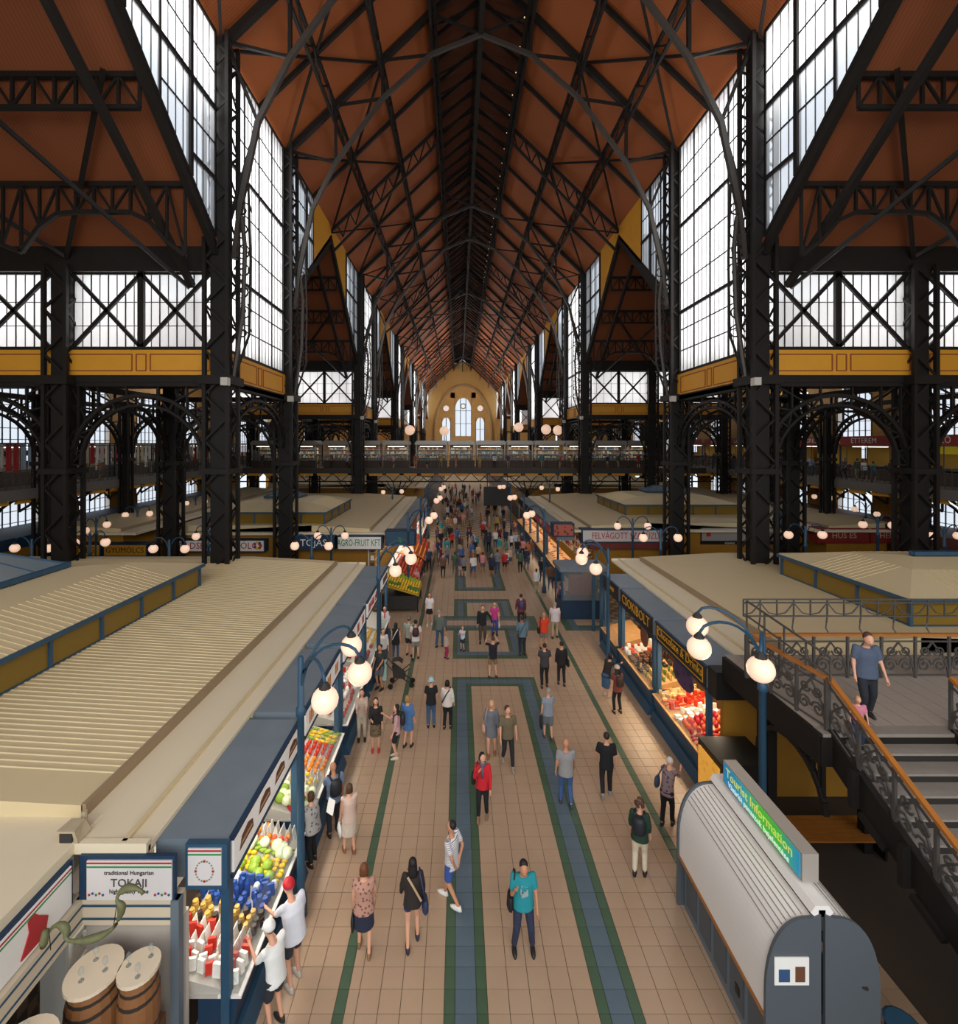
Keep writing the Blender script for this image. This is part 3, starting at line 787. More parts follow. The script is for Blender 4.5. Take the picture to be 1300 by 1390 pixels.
# booths on the bridge
BOOTHP = ['b98a5c', 'd8cdb8', '8a4438', '5f7a8a', 'caa25e', 'b4b0aa', '7a5a48', 'e4d8c4']
x = CX-26.2; i = 0
for i in range(13):
    w = rng.choice([3.3, 3.7, 4.0]); 
    if x+w > CX+27: break
    t = thing('bridge_booth', (x+w/2, 57, GZ1), 'glazed booth with pale rounded roof on the bridge, %s from the left' % ORD[i], 'booth', 'booths on the bridge')
    y0, y1 = 56.4, 58.9
    MB().box(x, x+w-.3, y0, y1, GZ1, GZ1+.9).build('counter', mat('booth_brown', '4c3a2c', .6), t)
    rf = MB(); pts = [(x-.1, GZ1+2.75), (x-.1, GZ1+3.0), (x+.15, GZ1+3.25), (x+w-.45, GZ1+3.25), (x+w-.2, GZ1+3.0), (x+w-.2, GZ1+2.75)]
    rf.prism(pts, 'y', y0-.1, y1+.1); rf.build('roof', mat('booth_roof', '9a948c', .4, .3), t)
    for px in (x, x+w-.4):
        MB().box(px, px+.1, y0, y0+.1, GZ1+.9, GZ1+2.8).build('corner_post', mat('booth_frame', 'a8a29a', .4, .3), t)
    MB().box(x, x+w-.3, y1-.1, y1, GZ1+.9, GZ1+2.8).build('back_panel', mat('booth_back', '6f5d4c', .7), t)
    MB().box(x+.1, x+w-.4, y0+.02, y0+.04, GZ1+.9, GZ1+2.1).build('glass', CLEARG, t)
    MB().box(x+.5, x+w-.8, y0+.3, y0+.4, GZ1+2.5, GZ1+2.58).build('strip_light', TUBE, t)
    for q in range(3):
        MB().box(x+.1, x+w-.4, y1-.6, y1-.15, GZ1+1.1+q*.5, GZ1+1.14+q*.5).build('shelf', mat('booth_frame'), t)
        gd = MB()
        for z in range(12):
            gd.mi = rng.randrange(4); xx = x+.2+z*(w-.7)/12; hgt = rng.uniform(.15, .36); gd.box(xx, xx+.18, y1-.5, y1-.3, GZ1+1.14+q*.5, GZ1+1.14+q*.5+hgt)
        gd.build('goods', [mat('g'+c, c, .6) for c in rng.sample(BOOTHP, 4)], t, kind='stuff')
    x += w+rng.choice([.0, .15, .6])
# stalls on the two galleries
GC = ['c83a30', 'e6e0d6', '35527a', 'd0a040', '2f2a28', 'b9a68c', '7d2f2a', 'f0ece4', '4c6a48']
for s in (-1, 1):
    for k in range(9):
        y0 = 19+k*5.6; X = CX+s*31.6; Xb = CX+s*33.9; sd = SIDE(s)
        t = thing('gallery_stall', (X, y0+2.5, GZ1), '%s stall on the %s gallery, %s from the viewer' % (('souvenir and textile', 'red signed snack')[s > 0], sd, ORD[k]), 'stall', 'stalls on the %s gallery' % sd)
        MB().box(min(X, X+s*.6), max(X, X+s*.6), y0, y0+5, GZ1, GZ1+.95).build('counter', mat('gcounter', '5a4a3c', .6), t)
        MB().box(Xb-.05, Xb+.05, y0, y0+5, GZ1, GZ1+2.9).build('back_wall', mat('gback%d' % s, 'cfc0a4' if s < 0 else 'c89b3a', .7), t)
        for py in (y0, y0+5): MB().box(X-.05, X+.05, py-.05, py+.05, GZ1, GZ1+2.9).build('post', BLUED, t)
        MB().box(min(X-.1, Xb), max(X+.1, Xb), y0, y0+5, GZ1+2.85, GZ1+2.95).build('roof', BLUED, t)
        sg = MB().box(X-s*.12-.03, X-s*.12+.03, y0+.1, y0+4.9, GZ1+2.75, GZ1+3.5)
        if s > 0:
            sg.build('sign_board', mat('gred', 'a32a24', .5), t)
            text(t, ['LÁNGOS', 'BÜFÉ', 'SÖRÖZŐ', 'ÉTTEREM', 'GRILL', 'KOLBÁSZ', 'LÁNGOS', 'BÜFÉ', 'SÖR'][k], (X-.17, y0+2.5, GZ1+3.12), .6, (R(90), 0, R(-90)), WHITE)
            if k == 2:
                MB().hexa([(X-1.1, y0, GZ1+2.2), (X, y0, GZ1+2.7), (X, y0+2.3, GZ1+2.7), (X-1.1, y0+2.3, GZ1+2.2), (X-1.1, y0, GZ1+2.24), (X, y0, GZ1+2.75), (X, y0+2.3, GZ1+2.75), (X-1.1, y0+2.3, GZ1+2.24)]).build('yellow_awning', mat('awning', 'e8d21e', .6, emit=.12), t)
        MB().box(min(X, X+s*.3)+.2*s, max(X, X+s*.3)+.2*s, y0+1, y0+4, GZ1+2.6, GZ1+2.66).build('strip_light', TUBE, t)
        gd = MB()
        for q in range(3):
            for z in range(14):
                gd.mi = rng.randrange(6); yy = y0+.15+z*.34; hgt = rng.uniform(.15, .5)
                gd.box(Xb-s*.5, Xb-s*.1, yy, yy+.26, GZ1+.5+q*.75, GZ1+.5+q*.75+hgt) if s < 0 else gd.box(X-.1, X+.35, yy, yy+.22, GZ1+.95, GZ1+.95+hgt*.5)
        gd.build('goods', [mat('g'+c, c, .6) for c in rng.sample(GC, 6)], t, kind='stuff')
        if s < 0 and k > 1:                             # hanging cloths
            for z in range(9):
                c = rng.choice(['f0ece4', 'd8d2c8', 'e9e2d4', 'b32c34', 'c9c4bc', '9fb0c4', 'f0ece4', 'd9c8b0'])
                yy = y0+.1+z*.54; ln = rng.uniform(1.3, 2.3)
                cl = thing('hanging_cloth', (X-s*.25, yy+.22, GZ1+2.75-ln), None, None) if False else None
                m_ = MB()
                P = [(X-s*(.03+.025*math.sin(j*1.7)), yy+j*.07) for j in range(7)]
                for j in range(6): m_.quad((P[j][0], P[j][1], GZ1+2.86-ln), (P[j+1][0], P[j+1][1], GZ1+2.86-ln), (P[j+1][0], P[j+1][1], GZ1+2.86), (P[j][0], P[j][1], GZ1+2.86))
                o = m_.build('hanging_cloth', mat('g'+c, c, .8)); cw = {'b32c34': 'red', '9fb0c4': 'pale blue', 'f0ece4': 'white', 'e9e2d4': 'cream', 'd8d2c8': 'pale grey', 'c9c4bc': 'grey', 'd9c8b0': 'tan'}[c]; tag(o, '%s cloth hung from a stall front on the left gallery' % cw, 'cloth', '%s cloths hung on the left gallery' % cw)

# ------------------------------------------------------------------ stall blocks: roofs with yellow-glazed lanterns
def lantern(parent_label, x0, x1, y0, y1, zb, inset=1.5, side=1):
    t = thing('roof_lantern', ((x0+x1)/2, (y0+y1)/2, zb), parent_label, 'roof lantern')
    ze = zb+.85
    # sloped cream roof, hipped, then gentle deck
    i1 = inset; z1 = ze+.45; i2 = inset+1.2; z2 = ze+.6
    def ring(i, z): return [(x0+i, y0+i, z), (x1-i, y0+i, z), (x1-i, y1-i, z), (x0+i, y1-i, z)]
    A, B, C = ring(-.12, ze), ring(i1, z1), ring(i2, z2)
    rf = MB()
    for k in range(4): rf.quad(A[k], A[(k+1) % 4], B[(k+1) % 4], B[k])
    for k in range(4): rf.quad(B[k], B[(k+1) % 4], C[(k+1) % 4], C[k])
    A2 = ring(-.12, ze-.06)
    for k in range(4): rf.quad(A2[k], A2[(k+1) % 4], A[(k+1) % 4], A[k])
    rf.build('sheet_roof', CREAM, t)
    rb = MB()
    for k in range(4):
        a0, a1, b0, b1 = (Vector(v) for v in (A[k], A[(k+1) % 4], B[k], B[(k+1) % 4])); n = int((b1-b0).length/.22)
        dirv = (b1-b0).normalized(); up_ = (b1-b0).cross(b0-a0).normalized()
        for j in range(1, n):
            p1 = b0+dirv*(j*.22); off = (b0-a0); off = off-dirv*off.dot(dirv); rb.bar(p1-off, p1, .035, .03, up=up_)
    rb.build('seams', CREAM, t, kind='stuff')
    fr = MB()
    for k in range(4): fr.bar(A2[k], A2[(k+1) % 4], .1, .12)
    B_ = ring(0, zb)
    for k in range(4): fr.bar(B_[k], B_[(k+1) % 4], .08, .08)
    fr.build('blue_frame', BLUE, t, kind='stuff')
    for k in range(4):
        p, q = Vector(B_[k]), Vector(B_[(k+1) % 4]); L = (q-p).length; n = max(2, round(L/1.75)); d = (q-p)/n
        for j in range(n):
            u, v = p+d*j, p+d*(j+1)
            MB().poly([u, v, v+Vector((0,0,.8)), u+Vector((0,0,.8))]).build('amber_pane', AMBER, t)
            MB().bar(u, u+Vector((0,0,.85)), .1).build('blue_post', BLUE, t)
    # glass pyramid
    gx0, gx1, gy0, gy1 = x0+i2+.05, x1-i2-.05, y0+i2+.05, y1-i2-.05
    zg = z2+.1; ap = min(gx1-gx0, gy1-gy0)*.26
    mx, my = (gx0+gx1)/2, (gy0+gy1)/2; rx = max(0, (gx1-gx0)-(gy1-gy0))/2; ry = max(0, (gy1-gy0)-(gx1-gx0))/2
    top0, top1 = (mx-rx, my-ry, zg+ap), (mx+rx, my+ry, zg+ap)
    G = [(gx0, gy0, zg), (gx1, gy0, zg), (gx1, gy1, zg), (gx0, gy1, zg)]
    T = [top0, top1 if rx else top0, top1, top0 if rx else top1] if rx else [top0, top0, top1, top1]
    for k in range(4):
        a, b, c, d = G[k], G[(k+1) % 4], T[(k+1) % 4], T[k]
        MB().poly([a, b, c, d] if (Vector(c)-Vector(d)).length > .01 else [a, b, c]).build('skylight_pane', SKYG, t)
    gf = MB()
    for k in range(4):
        gf.bar(G[k], G[(k+1) % 4], .14, .14); gf.bar(G[k], T[k], .08)
        n = 4
        for j in range(1, n):
            f = j/n; a = Vector(G[k]).lerp(Vector(G[(k+1) % 4]), f); b = Vector(T[k]).lerp(Vector(T[(k+1) % 4]), f); gf.bar(a, b, .04)
    gf.bar(top0, top1, .08); gf.build('skylight_frame', BLUE, t, kind='stuff')
    # dark interior so that the amber panes read deep
    return t
def stall_roof(label, xf, xs, y0, y1, s, x_out, near=False):
    """xf: aisle edge, s: direction away from the aisle"""
    t = thing('stall_roof', ((xf+x_out)/2, (y0+y1)/2, 3.4), label, 'roof')
    X = lambda d: xf+s*d
    def sheet(d0, d1, z0, z1, m, nm):
        a, b = X(d0), X(d1)
        MB().hexa([(a, y0, z0-.08), (b, y0, z1-.08), (b, y1, z1-.08), (a, y1, z0-.08), (a, y0, z0), (b, y0, z1), (b, y1, z1), (a, y1, z0)]).build(nm, m, t)
    D = abs(x_out-xf); ev = .45
    sheet(1.1, 1.45, 3.42, 3.44, CREAM2, 'gutter_sheet')
    sheet(1.5, 2.4, 3.46, 3.50, CREAM2, 'edge_sheet')
    MB().box(min(X(1.43), X(1.5)), max(X(1.43), X(1.5)), y0, y1, 3.36, 3.5).build('seam_strip', CREAM, t)
    MB().box(min(X(2.38), X(2.46)), max(X(2.38), X(2.46)), y0+ev, y1-ev, 3.42, 3.7).build('riser', TAN, t)
    MB().box(min(X(2.4), X(D)), max(X(2.4), X(D)), y0, y1, 3.40, 3.48).build('under_sheet', CREAM2, t)
    a, b = X(2.44), X(D)
    z1 = 3.9
    up_ = MB().hexa([(a, y0+ev, 3.44), (b, y0+ev, 3.44), (b, y1-ev, 3.44), (a, y1-ev, 3.44), (a, y0+ev, 3.68), (X(6.4), y0+ev, z1), (X(6.4), y1-ev, z1), (a, y1-ev, 3.68)])
    up_.box(min(X(6.35), b), max(X(6.35), b), y0+ev, y1-ev, 3.44, z1); up_.build('ribbed_sheet', CREAM, t)
    rb = MB(); y = y0+1.2
    while y < y1-1 and near:
        rb.hexa([(a, y-.03, 3.67), (X(6.3), y-.03, z1-.01), (X(6.3), y+.03, z1-.01), (a, y+.03, 3.67), (a, y-.015, 3.695), (X(6.3), y-.015, z1+.014), (X(6.3), y+.015, z1+.014), (a, y+.015, 3.695)])
        if near: rb.box(min(X(6.3), b), max(X(6.3), b), y-.02, y+.02, z1-.01, z1+.016)
        y += .165
    if near: rb.build('ribs', CREAM, t, kind='stuff')
    lip = MB()
    for yy in (y0, y1): lip.box(min(X(1.1), b), max(X(1.1), b), yy-.05, yy+.05, 3.34, 3.5)
    lip.build('lip', CREAM2, t, kind='stuff')
    return t
XL, XRt = -3.5, 6.75
stall_roof('ribbed cream sheet roof of the near left stall block', XL, 0, 7.0, 23.4, -1, -27, True)
stall_roof('ribbed cream sheet roof of the near right stall block behind the stair landing', XRt, 0, 12.9, 24.2, 1, 29)
stall_roof('cream sheet roof of the left block beyond the cross aisle', XL, 0, 31.2, 52.5, -1, -19)
stall_roof('cream sheet roof of the right block beyond the cross aisle', XRt, 0, 32.2, 53.0, 1, 22)
stall_roof('outer cream roof strip of the far left stalls, behind the yellow signs', -20.2, 0, 31.2, 60, -1, -27)
stall_roof('outer cream roof strip of the far right stalls, behind the red signs', 23.2, 0, 32.2, 60, 1, 30)
stall_roof('cream roof beyond the bridge on the left', XL, 0, 64, 82, -1, -26)
stall_roof('cream roof beyond the bridge on the right', XRt, 0, 64, 82, 1, 29)
o = MB().box(-27, -5.66, 1.5, 7.5, 3.36, 3.505).build('corner_roof', CREAM2); tag(o, 'smooth cream roof sheet over the near left corner stall', 'roof')
lantern('large amber glazed roof lantern with blue frame at the near left', -18.6, -10.0, 8.2, 18.2, 3.9)
lantern('large amber glazed roof lantern with blue frame at the near right, behind the landing', 13.6, 22.4, 14.2, 19.8, 3.9)
lantern('amber glazed roof lantern with glass pyramid on the left block past the cross aisle', -17.2, -9.2, 32.4, 40.0, 3.85)
lantern('amber glazed roof lantern with glass pyramid on the right block past the cross aisle', 12.9, 21.6, 36.4, 43.6, 3.85)
# dark core under each roof so the blocks are solid, walls of the blocks
l_ = bpy.data.lights.new('booth_light', 'AREA'); l_.shape = 'RECTANGLE'; l_.size = 50; l_.size_y = .4; l_.energy = 900; l_.color = (1, .9, .75)
o_ = bpy.data.objects.new('booth_light', l_); COL.objects.link(o_); o_.location = (CX, 57, 9.2)
for (x0, x1, c, lb, xe) in ((-33.1, -28.9, BLUED, 'low dark blue stall row along the left outer wall under the gallery', -28.9), (31.8, 36.0, mat('maroon_row', '6e3a34', .6), 'low maroon stall row along the right outer wall under the gallery', 31.8)):
    t_ = thing('wall_stalls', ((x0+x1)/2, 36, 0), lb, 'stall')
    MB().box(x0, x1, 12, 62, 0, 3.1).build('body', YELD, t_); MB().box(x0-.06, x1+.06, 11.9, 62.1, 2.5, 3.25).build('fascia', c, t_)
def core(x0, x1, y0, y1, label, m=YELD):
    o = MB().box(x0, x1, y0, y1, 0, 3.36).build('stall_block_wall', m); tag(o, label, 'wall')
core(-26.6, -6.2, 7.6, 23.2, 'plain inner walls of the near left stall block', mat('inner_wall', 'd8d2c6', .7))
core(9.6, 28.6, 12.95, 24.0, 'ochre inner walls of the near right stall block')
core(-18.8, -5.6, 31.6, 52.2, 'inner walls of the left block past the cross aisle', YELD)
core(9.0, 21.8, 32.6, 52.7, 'inner walls of the right block past the cross aisle', YELD)
core(-26.8, -22.6, 31.8, 59.8, 'inner walls of the outer left stalls')
core(25.6, 29.8, 32.8, 59.8, 'inner walls of the outer right stalls')
core(-25.6, -6, 64.4, 81.8, 'inner walls of the left block beyond the bridge')
core(9, 28.6, 64.4, 81.8, 'inner walls of the right block beyond the bridge')
# ------------------------------------------------------------------ stall fronts
GOLD = mat('gold_letters', 'd6a22e', .4, .3, emit=.15)
DKBR = mat('dark_brown_sign', '2b2018', .5)
REDM = mat('sign_red', 'b3222a', .5); GREENM = mat('sign_green', '2f8a48', .5)
def dup_mesh(name, me, loc, rz_=0, sc=1, label=None, cat=None, group=None):
    o = link(name, me, loc=loc); o.rotation_euler = (0, 0, rz_); o.scale = (sc, sc, sc)
    return tag(o, label, cat, group)
PR = {}
def proto(kind, color):
    key = (kind, color)
    if key in PR: return PR[key]
    m = mat('p'+color, color, .5, noise=.15, nscale=20); b = MB()
    if kind in ('orange', 'apple', 'tomato'): b.ball((0, 0, .04), .045, n=8, rings=5)
    elif kind == 'lemon': b.ball((0, 0, .035), .05, .036, .036, n=8, rings=5)
    elif kind == 'cabbage': b.ball((0, 0, .08), .09, .09, .08, n=9, rings=6)
    elif kind == 'pepper': b.tube([(-.06, 0, .03), (-.02, 0, .035), (.03, .01, .03), (.08, .03, .02)], [.015, .035, .028, .006], 7)
    elif kind == 'packet': b.hexa([(-.05,-.03,0),(.05,-.03,0),(.05,.03,0),(-.05,.03,0),(-.048,-.018,.15),(.048,-.018,.15),(.048,.018,.15),(-.048,.018,.15)])
    elif kind == 'jar': b.lathe((0,0,0), [(.035,0),(.04,.02),(.04,.09),(.03,.105),(.034,.106),(.034,.125)], 9)
    elif kind == 'bottle': b.lathe((0,0,0), [(.034,0),(.037,.02),(.037,.18),(.015,.23),(.013,.29),(.016,.3)], 9)
    elif kind == 'box': b.hexa([(-.07,-.05,0),(.07,-.05,0),(.07,.05,0),(-.07,.05,0),(-.068,-.048,.06),(.068,-.048,.06),(.068,.048,.06),(-.068,.048,.06)])
    elif kind == 'card': b.hexa([(-.004,-.06,0),(.004,-.06,0),(.004,.06,0),(-.004,.06,0),(-.03,-.06,.14),(-.022,-.06,.14),(-.022,.06,.14),(-.03,.06,.14)])
    elif kind == 'sausage': b.tube([(-.1,0,.03),(-.05,.03,.03),(.0,.045,.03),(.05,.03,.03),(.1,0,.03)], .024, 7)
    elif kind == 'bag': b.ball((0,0,.07), .06, .045, .08, n=8, rings=5)
    PR[key] = b.mesh(kind, m, smooth=kind in ('orange','apple','tomato','lemon','cabbage','pepper','bag','sausage'))
    return PR[key]
CATS = dict(orange='fruit', apple='fruit', tomato='vegetable', lemon='fruit', cabbage='vegetable', pepper='vegetable', packet='packet', jar='jar', bottle='bottle', box='box', card='price card', sausage='sausage', bag='bag')
CNAME = {'e8891c': 'orange', 'f0c62a': 'yellow', 'c9321f': 'red', '8fae3a': 'green', 'dfe6c0': 'pale green', 'f2efe6': 'white', '2a4f9a': 'blue', 'b02030': 'dark red', '3a2c22': 'dark brown', 'd8b070': 'tan', 'e0603a': 'orange red', '6b3a26': 'brown', '507a34': 'leaf green', 'caa14a': 'golden', 'c85078': 'pink', 'ece2c8': 'cream', '5f7f34':'olive green'}
def heap(kinds, where, x0, x1, y0, y1, z0, z1, dx, dy, jitter=.02, along='x', skip=.06):
    """things set out on a sloping board: z0 at x0, z1 at x1"""
    nx = max(1, int(abs(x1-x0)/dx)); ny = max(1, int(abs(y1-y0)/dy))
    for j in range(ny):
        zone = kinds[int(j/ny*len(kinds)) % len(kinds)]
        for i in range(nx):
            if rng.random() < skip: continue
            kd, c = zone[rng.randrange(len(zone))] if isinstance(zone, list) else zone
            f = (i+.5)/nx; x = x0+(x1-x0)*f+rng.uniform(-jitter, jitter); y = y0+(y1-y0)*(j+.5)/ny+rng.uniform(-jitter, jitter)
            dup_mesh(kd, proto(kd, c), (x, y, z0+(z1-z0)*f), rng.uniform(-.4, .4) if kd not in ('card',) else 0, rng.uniform(1.15, 1.4),
                     '%s %s set out on %s' % (CNAME[c], kd if kd not in ('box', 'card') else ('price card' if kd == 'card' else 'box'), where), CATS[kd], '%s %s on %s' % (CNAME[c], kd, where))

FP = {}
def stall_unit(s, xf, y0, y1, label, face, group, light=60, wood=False, fz=(2.75, 3.35), case=True, inner='ece8de'):
    X = lambda d: xf+s*d
    def bx(m, d0, d1, a, b, z0, z1, nm): return MB().box(min(X(d0), X(d1)), max(X(d0), X(d1)), a, b, z0, z1).build(nm, m, t)
    t = thing('market_stall', (xf, (y0+y1)/2, 0), label, 'stall', group)
    b = MB().prism([(X(-.22), 0), (X(-.1), .28), (X(.5), .28), (X(.5), 0)], 'y', y0+.02, y1-.02); b.build('plinth', BLUE, t)
    b = MB().prism([(X(-.02), .28), (X(-.12), .86), (X(.5), .86), (X(.5), .28)], 'y', y0+.05, y1-.05); b.build('counter_body', BLUED if not wood else BLUE, t)
    bx(WOODL if wood else WHITE, -.16, .2, y0+.05, y1-.05, .86, .9, 'counter_ledge')
    bx(WOODL if wood else mat('shelf_grey', 'bdb8ae', .5), .2, 1.25, y0+.05, y1-.05, .86, .9, 'display_board')
    b = MB().prism([(X(-.1), .9), (X(1.2), 1.25), (X(1.2), .9)], 'y', y0+.08, y1-.08); b.build('sloping_board', WOODL if wood else mat('shelf_grey'), t)
    bx(mat('inner'+inner, inner, .7), 2.45, 2.5, y0, y1, 0, 2.75, 'back_wall')
    for a in (y0+.07, y1-.07): bx(BLUE, 0, .13, a-.065, a+.065, 0, fz[0], 'post')
    bx(SLATE, 0.0, 1.12, y0+.01, y1-.01, fz[0]+.02, fz[1], 'fascia_box')
    pn = bx(face, -.04, -.002, y0+.08, y1-.08, fz[0]+.03, fz[1]-.04, 'fascia_panel'); FP[t.name] = pn
    fr = MB()
    for z in (fz[0], fz[1]-.02): fr.box(min(X(-.06), X(.02)), max(X(-.06), X(.02)), y0+.03, y1-.03, z-.02, z+.03)
    fr.build('panel_edging', BLUED, pn, kind='stuff')
    for q in range(3):
        bx(mat('shelf_grey'), 2.05, 2.44, y0+.1, y1-.1, 1.1+q*.5, 1.13+q*.5, 'wall_shelf')
    gd = MB(); cs = rng.sample(['c9321f', 'f2efe6', '2a4f9a', 'caa14a', '6b3a26', 'b02030', '507a34', 'd8b070'], 5)
    for q in range(3):
        y = y0+.15
        while y < y1-.2:
            gd.mi = rng.randrange(5); h = rng.uniform(.15, .34); gd.box(min(X(2.15), X(2.35)), max(X(2.15), X(2.35)), y, y+.12, 1.13+q*.5, 1.13+q*.5+h); y += rng.uniform(.14, .2)
    gd.build('shelf_goods', [mat('g'+c, c, .6) for c in cs], t, kind='stuff')
    bx(TUBE, .25, .31, y0+.3, y1-.3, fz[0]-.05, fz[0]-.01, 'strip_light')
    if case:
        MB().quad((X(-.1), y0+.15, .9), (X(-.1), y1-.15, .9), (X(.1), y1-.15, 1.22), (X(.1), y0+.15, 1.22)).build('glass_front', CLEARG, t)
    l = bpy.data.lights.new('stall_light', 'AREA'); l.shape = 'RECTANGLE'; l.size = .3; l.size_y = (y1-y0)*.8; l.energy = light; l.color = (1, .93, .82) if not wood else (1, .8, .55)
    o = bpy.data.objects.new('stall_light', l); COL.objects.link(o); o.location = (X(.6), (y0+y1)/2, fz[0]-.08)
    return t
def picture(t, x, y, z, s, kind, w=.42, h=.3):
    """small printed food picture on a fascia, facing the aisle"""
    m = MB(); xx = x-s*.006; a = (xx, xx-s*.004)
    x0, x1 = min(a), max(a)
    if kind == 'bread':
        m.mi = 0; m.prism([(y-w/2, z-h*.3), (y+w/2, z-h*.3), (y+w*.45, z+h*.2), (y+w*.1, z+h*.45), (y-w*.35, z+h*.3)], 'x', x0, x1)
        m.mi = 1; m.prism([(y-w*.4, z-h*.12), (y+w*.4, z-h*.12), (y+w*.36, z+h*.02), (y-w*.36, z+h*.02)], 'x', x0-.002, x1+.002)
    else:
        m.mi = 0
        for k in range(3): m.prism([(y-w/2+k*w*.35, z-h/2), (y-w/2+k*w*.35+w*.24, z-h/2), (y-w/2+k*w*.35+w*.24, z+h*.35), (y-w/2+k*w*.35+w*.12, z+h*.5), (y-w/2+k*w*.35, z+h*.35)], 'x', x0, x1)
    m.build('printed_picture', [mat('print_brown', '6e4630', .6), mat('print_tan', 'c9a27a', .6)] if kind == 'bread' else mat('print_'+kind, {'red': 'b8423a', 'orange': 'd08a3c', 'brown': '6e4630'}[kind], .6), FP[t.name])
Ls = [(7.2, 10.35), (10.6, 13.9), (14.2, 17.6), (17.85, 21.2), (21.3, 23.3)]
desc = ['nearest stall of the left row, white fascia with printed cakes, jars and packets below', 'second stall of the left row behind the globe lamp, green and yellow produce', 'third stall of the left row, white fascia with small red prints', 'fourth stall of the left row, white lettered fascia', 'last short stall of the near left row by the cross aisle']
for i, (a, b) in enumerate(Ls):
    t = stall_unit(-1, XL, a, b, desc[i], SIGNW, 'stalls of the near left row', light=(115, 80, 55, 45, 30)[i])
    z = 3.05; x = XL+.04
    for q in range(4):
        yy = a+.5+(b-a-1)*q/3
        picture(t, x, yy, z, -1, ['bread', 'orange', 'red', 'red', 'brown'][i], .5 if i == 0 else .34, .3)
    if i == 3: text(FP[t.name], 'zöldség  gyümölcs', (x+.008, (a+b)/2, z), .34, (R(90), 0, R(90)), REDM)
yel, ora, redc, grn, pg = 'f0c62a', 'e8891c', 'c9321f', '8fae3a', 'dfe6c0'
xa, xb_ = XL+.06, XL-1.15
w1 = 'the nearest left stall'
heap([[('packet', 'f2efe6'), ('packet', redc)], [('packet', redc), ('card', 'f2efe6')], [('jar', 'caa14a'), ('jar', '3a2c22')], [('bottle', '2a4f9a'), ('jar', '2a4f9a')], [('packet', '2a4f9a'), ('bag', 'f2efe6')]], w1, xa, xb_, 7.35, 9.0, .93, 1.26, .125, .115)
heap([[('lemon', yel), ('cabbage', grn)], [('lemon', yel)], [('cabbage', pg), ('pepper', grn)], [('tomato', 'e0603a'), ('orange', ora)], [('orange', ora), ('card', 'f2efe6')]], w1, xa, xb_, 9.0, 10.2, .93, 1.26, .12, .105)
heap([[('cabbage', pg), ('cabbage', grn)], [('lemon', yel), ('card', 'f2efe6')], [('orange', ora)], [('tomato', redc)], [('pepper', grn), ('pepper', yel)]], 'the second left stall', xa, xb_, 10.8, 13.7, .93, 1.26, .145, .14)
heap([[('apple', redc)], [('bag', 'f2efe6'), ('jar', 'b02030')], [('packet', redc), ('packet', 'f2efe6')]], 'the third left stall', xa, xb_, 14.4, 17.4, .93, 1.26, .2, .19)
heap([[('bag', 'b02030')], [('packet', 'caa14a')]], 'the fourth left stall', xa, xb_, 18.0, 21.0, .93, 1.26, .26, .25)
# right row
Rs = [(12.75, 16.1), (16.3, 19.6), (19.8, 21.9)]
desc = ['nearest stall of the right row, warm lit trays under a gold lettered dark fascia', 'second stall of the right row, dark fascia with large gold letters', 'third narrow stall of the right row with small gold lettering']
XF = 6.75
for i, (a, b) in enumerate(Rs):
    t = stall_unit(1, XF, a, b, desc[i], DKBR, 'stalls of the near right row', light=(190, 110, 40)[i], wood=True, inner='8a5a34')
    x = XF-.045
    if i == 0:
        text(FP[t.name], 'Chocolate & Drinks', (x, (a+b)/2, 3.08), .36, (R(90), 0, R(-90)), GOLD)
        fr = MB(); fr.path([(x-.002, a+.2, 2.84), (x-.002, b-.2, 2.84), (x-.002, b-.2, 3.25), (x-.002, a+.2, 3.25), (x-.002, a+.2, 2.84)], .02, .02, up=(1, 0, 0)); fr.build('gold_line', GOLD, t, kind='stuff')
    if i == 1: text(FP[t.name], 'CSOKIBOLT', (x, (a+b)/2, 3.06), .52, (R(90), 0, R(-90)), GOLD)
    if i == 2: text(FP[t.name], 'csemege', (x, (a+b)/2, 3.08), .3, (R(90), 0, R(-90)), GOLD)
xa, xb_ = XF-.06, XF+1.2
w1 = 'the nearest right stall'
heap([[('sausage', redc), ('sausage', 'b02030')], [('bag', 'e0603a'), ('bag', 'b02030')], [('box', 'f2efe6'), ('packet', 'ece2c8')], [('sausage', 'e0603a'), ('packet', redc)], [('jar', 'd8b070'), ('box', 'd8b070')]], w1, xa, xb_, 12.95, 15.9, .93, 1.26, .17, .16)
heap([[('jar', 'caa14a'), ('jar', '5f7f34')], [('box', '3a2c22'), ('bottle', '3a2c22')], [('box', '3a2c22'), ('box', '6b3a26')], [('packet', 'f2efe6'), ('box', redc)]], 'the second right stall', xa, xb_, 16.45, 19.4, .93, 1.26, .18, .17)
for (y, sz, nm) in ((15.6, 'round', 'a'), (16.9, 'round', 'b')):  # advertising ovals hanging behind the posts
    pass
o = MB().prism([(14.3+.75*math.cos(k*math.pi/8)*.9, 2.35+.38*math.sin(k*math.pi/8)) for k in range(16)], 'x', XF+.05, XF+.07)
b = o.build('oval_sign', mat('violet_print', '4a3560', .4, kind='pattern', nscale=3)); tag(b, 'oval violet printed board hanging under the nearest right fascia', 'sign')
o = MB().prism([(17.2+.35*math.cos(k*math.pi/8), 2.35+.35*math.sin(k*math.pi/8)) for k in range(16)], 'x', XF+.02, XF+.04)
b = o.build('round_sign', mat('brown_print', '7a4a34', .4)); tag(b, 'round brown board hanging under the CSOKIBOLT fascia', 'sign')
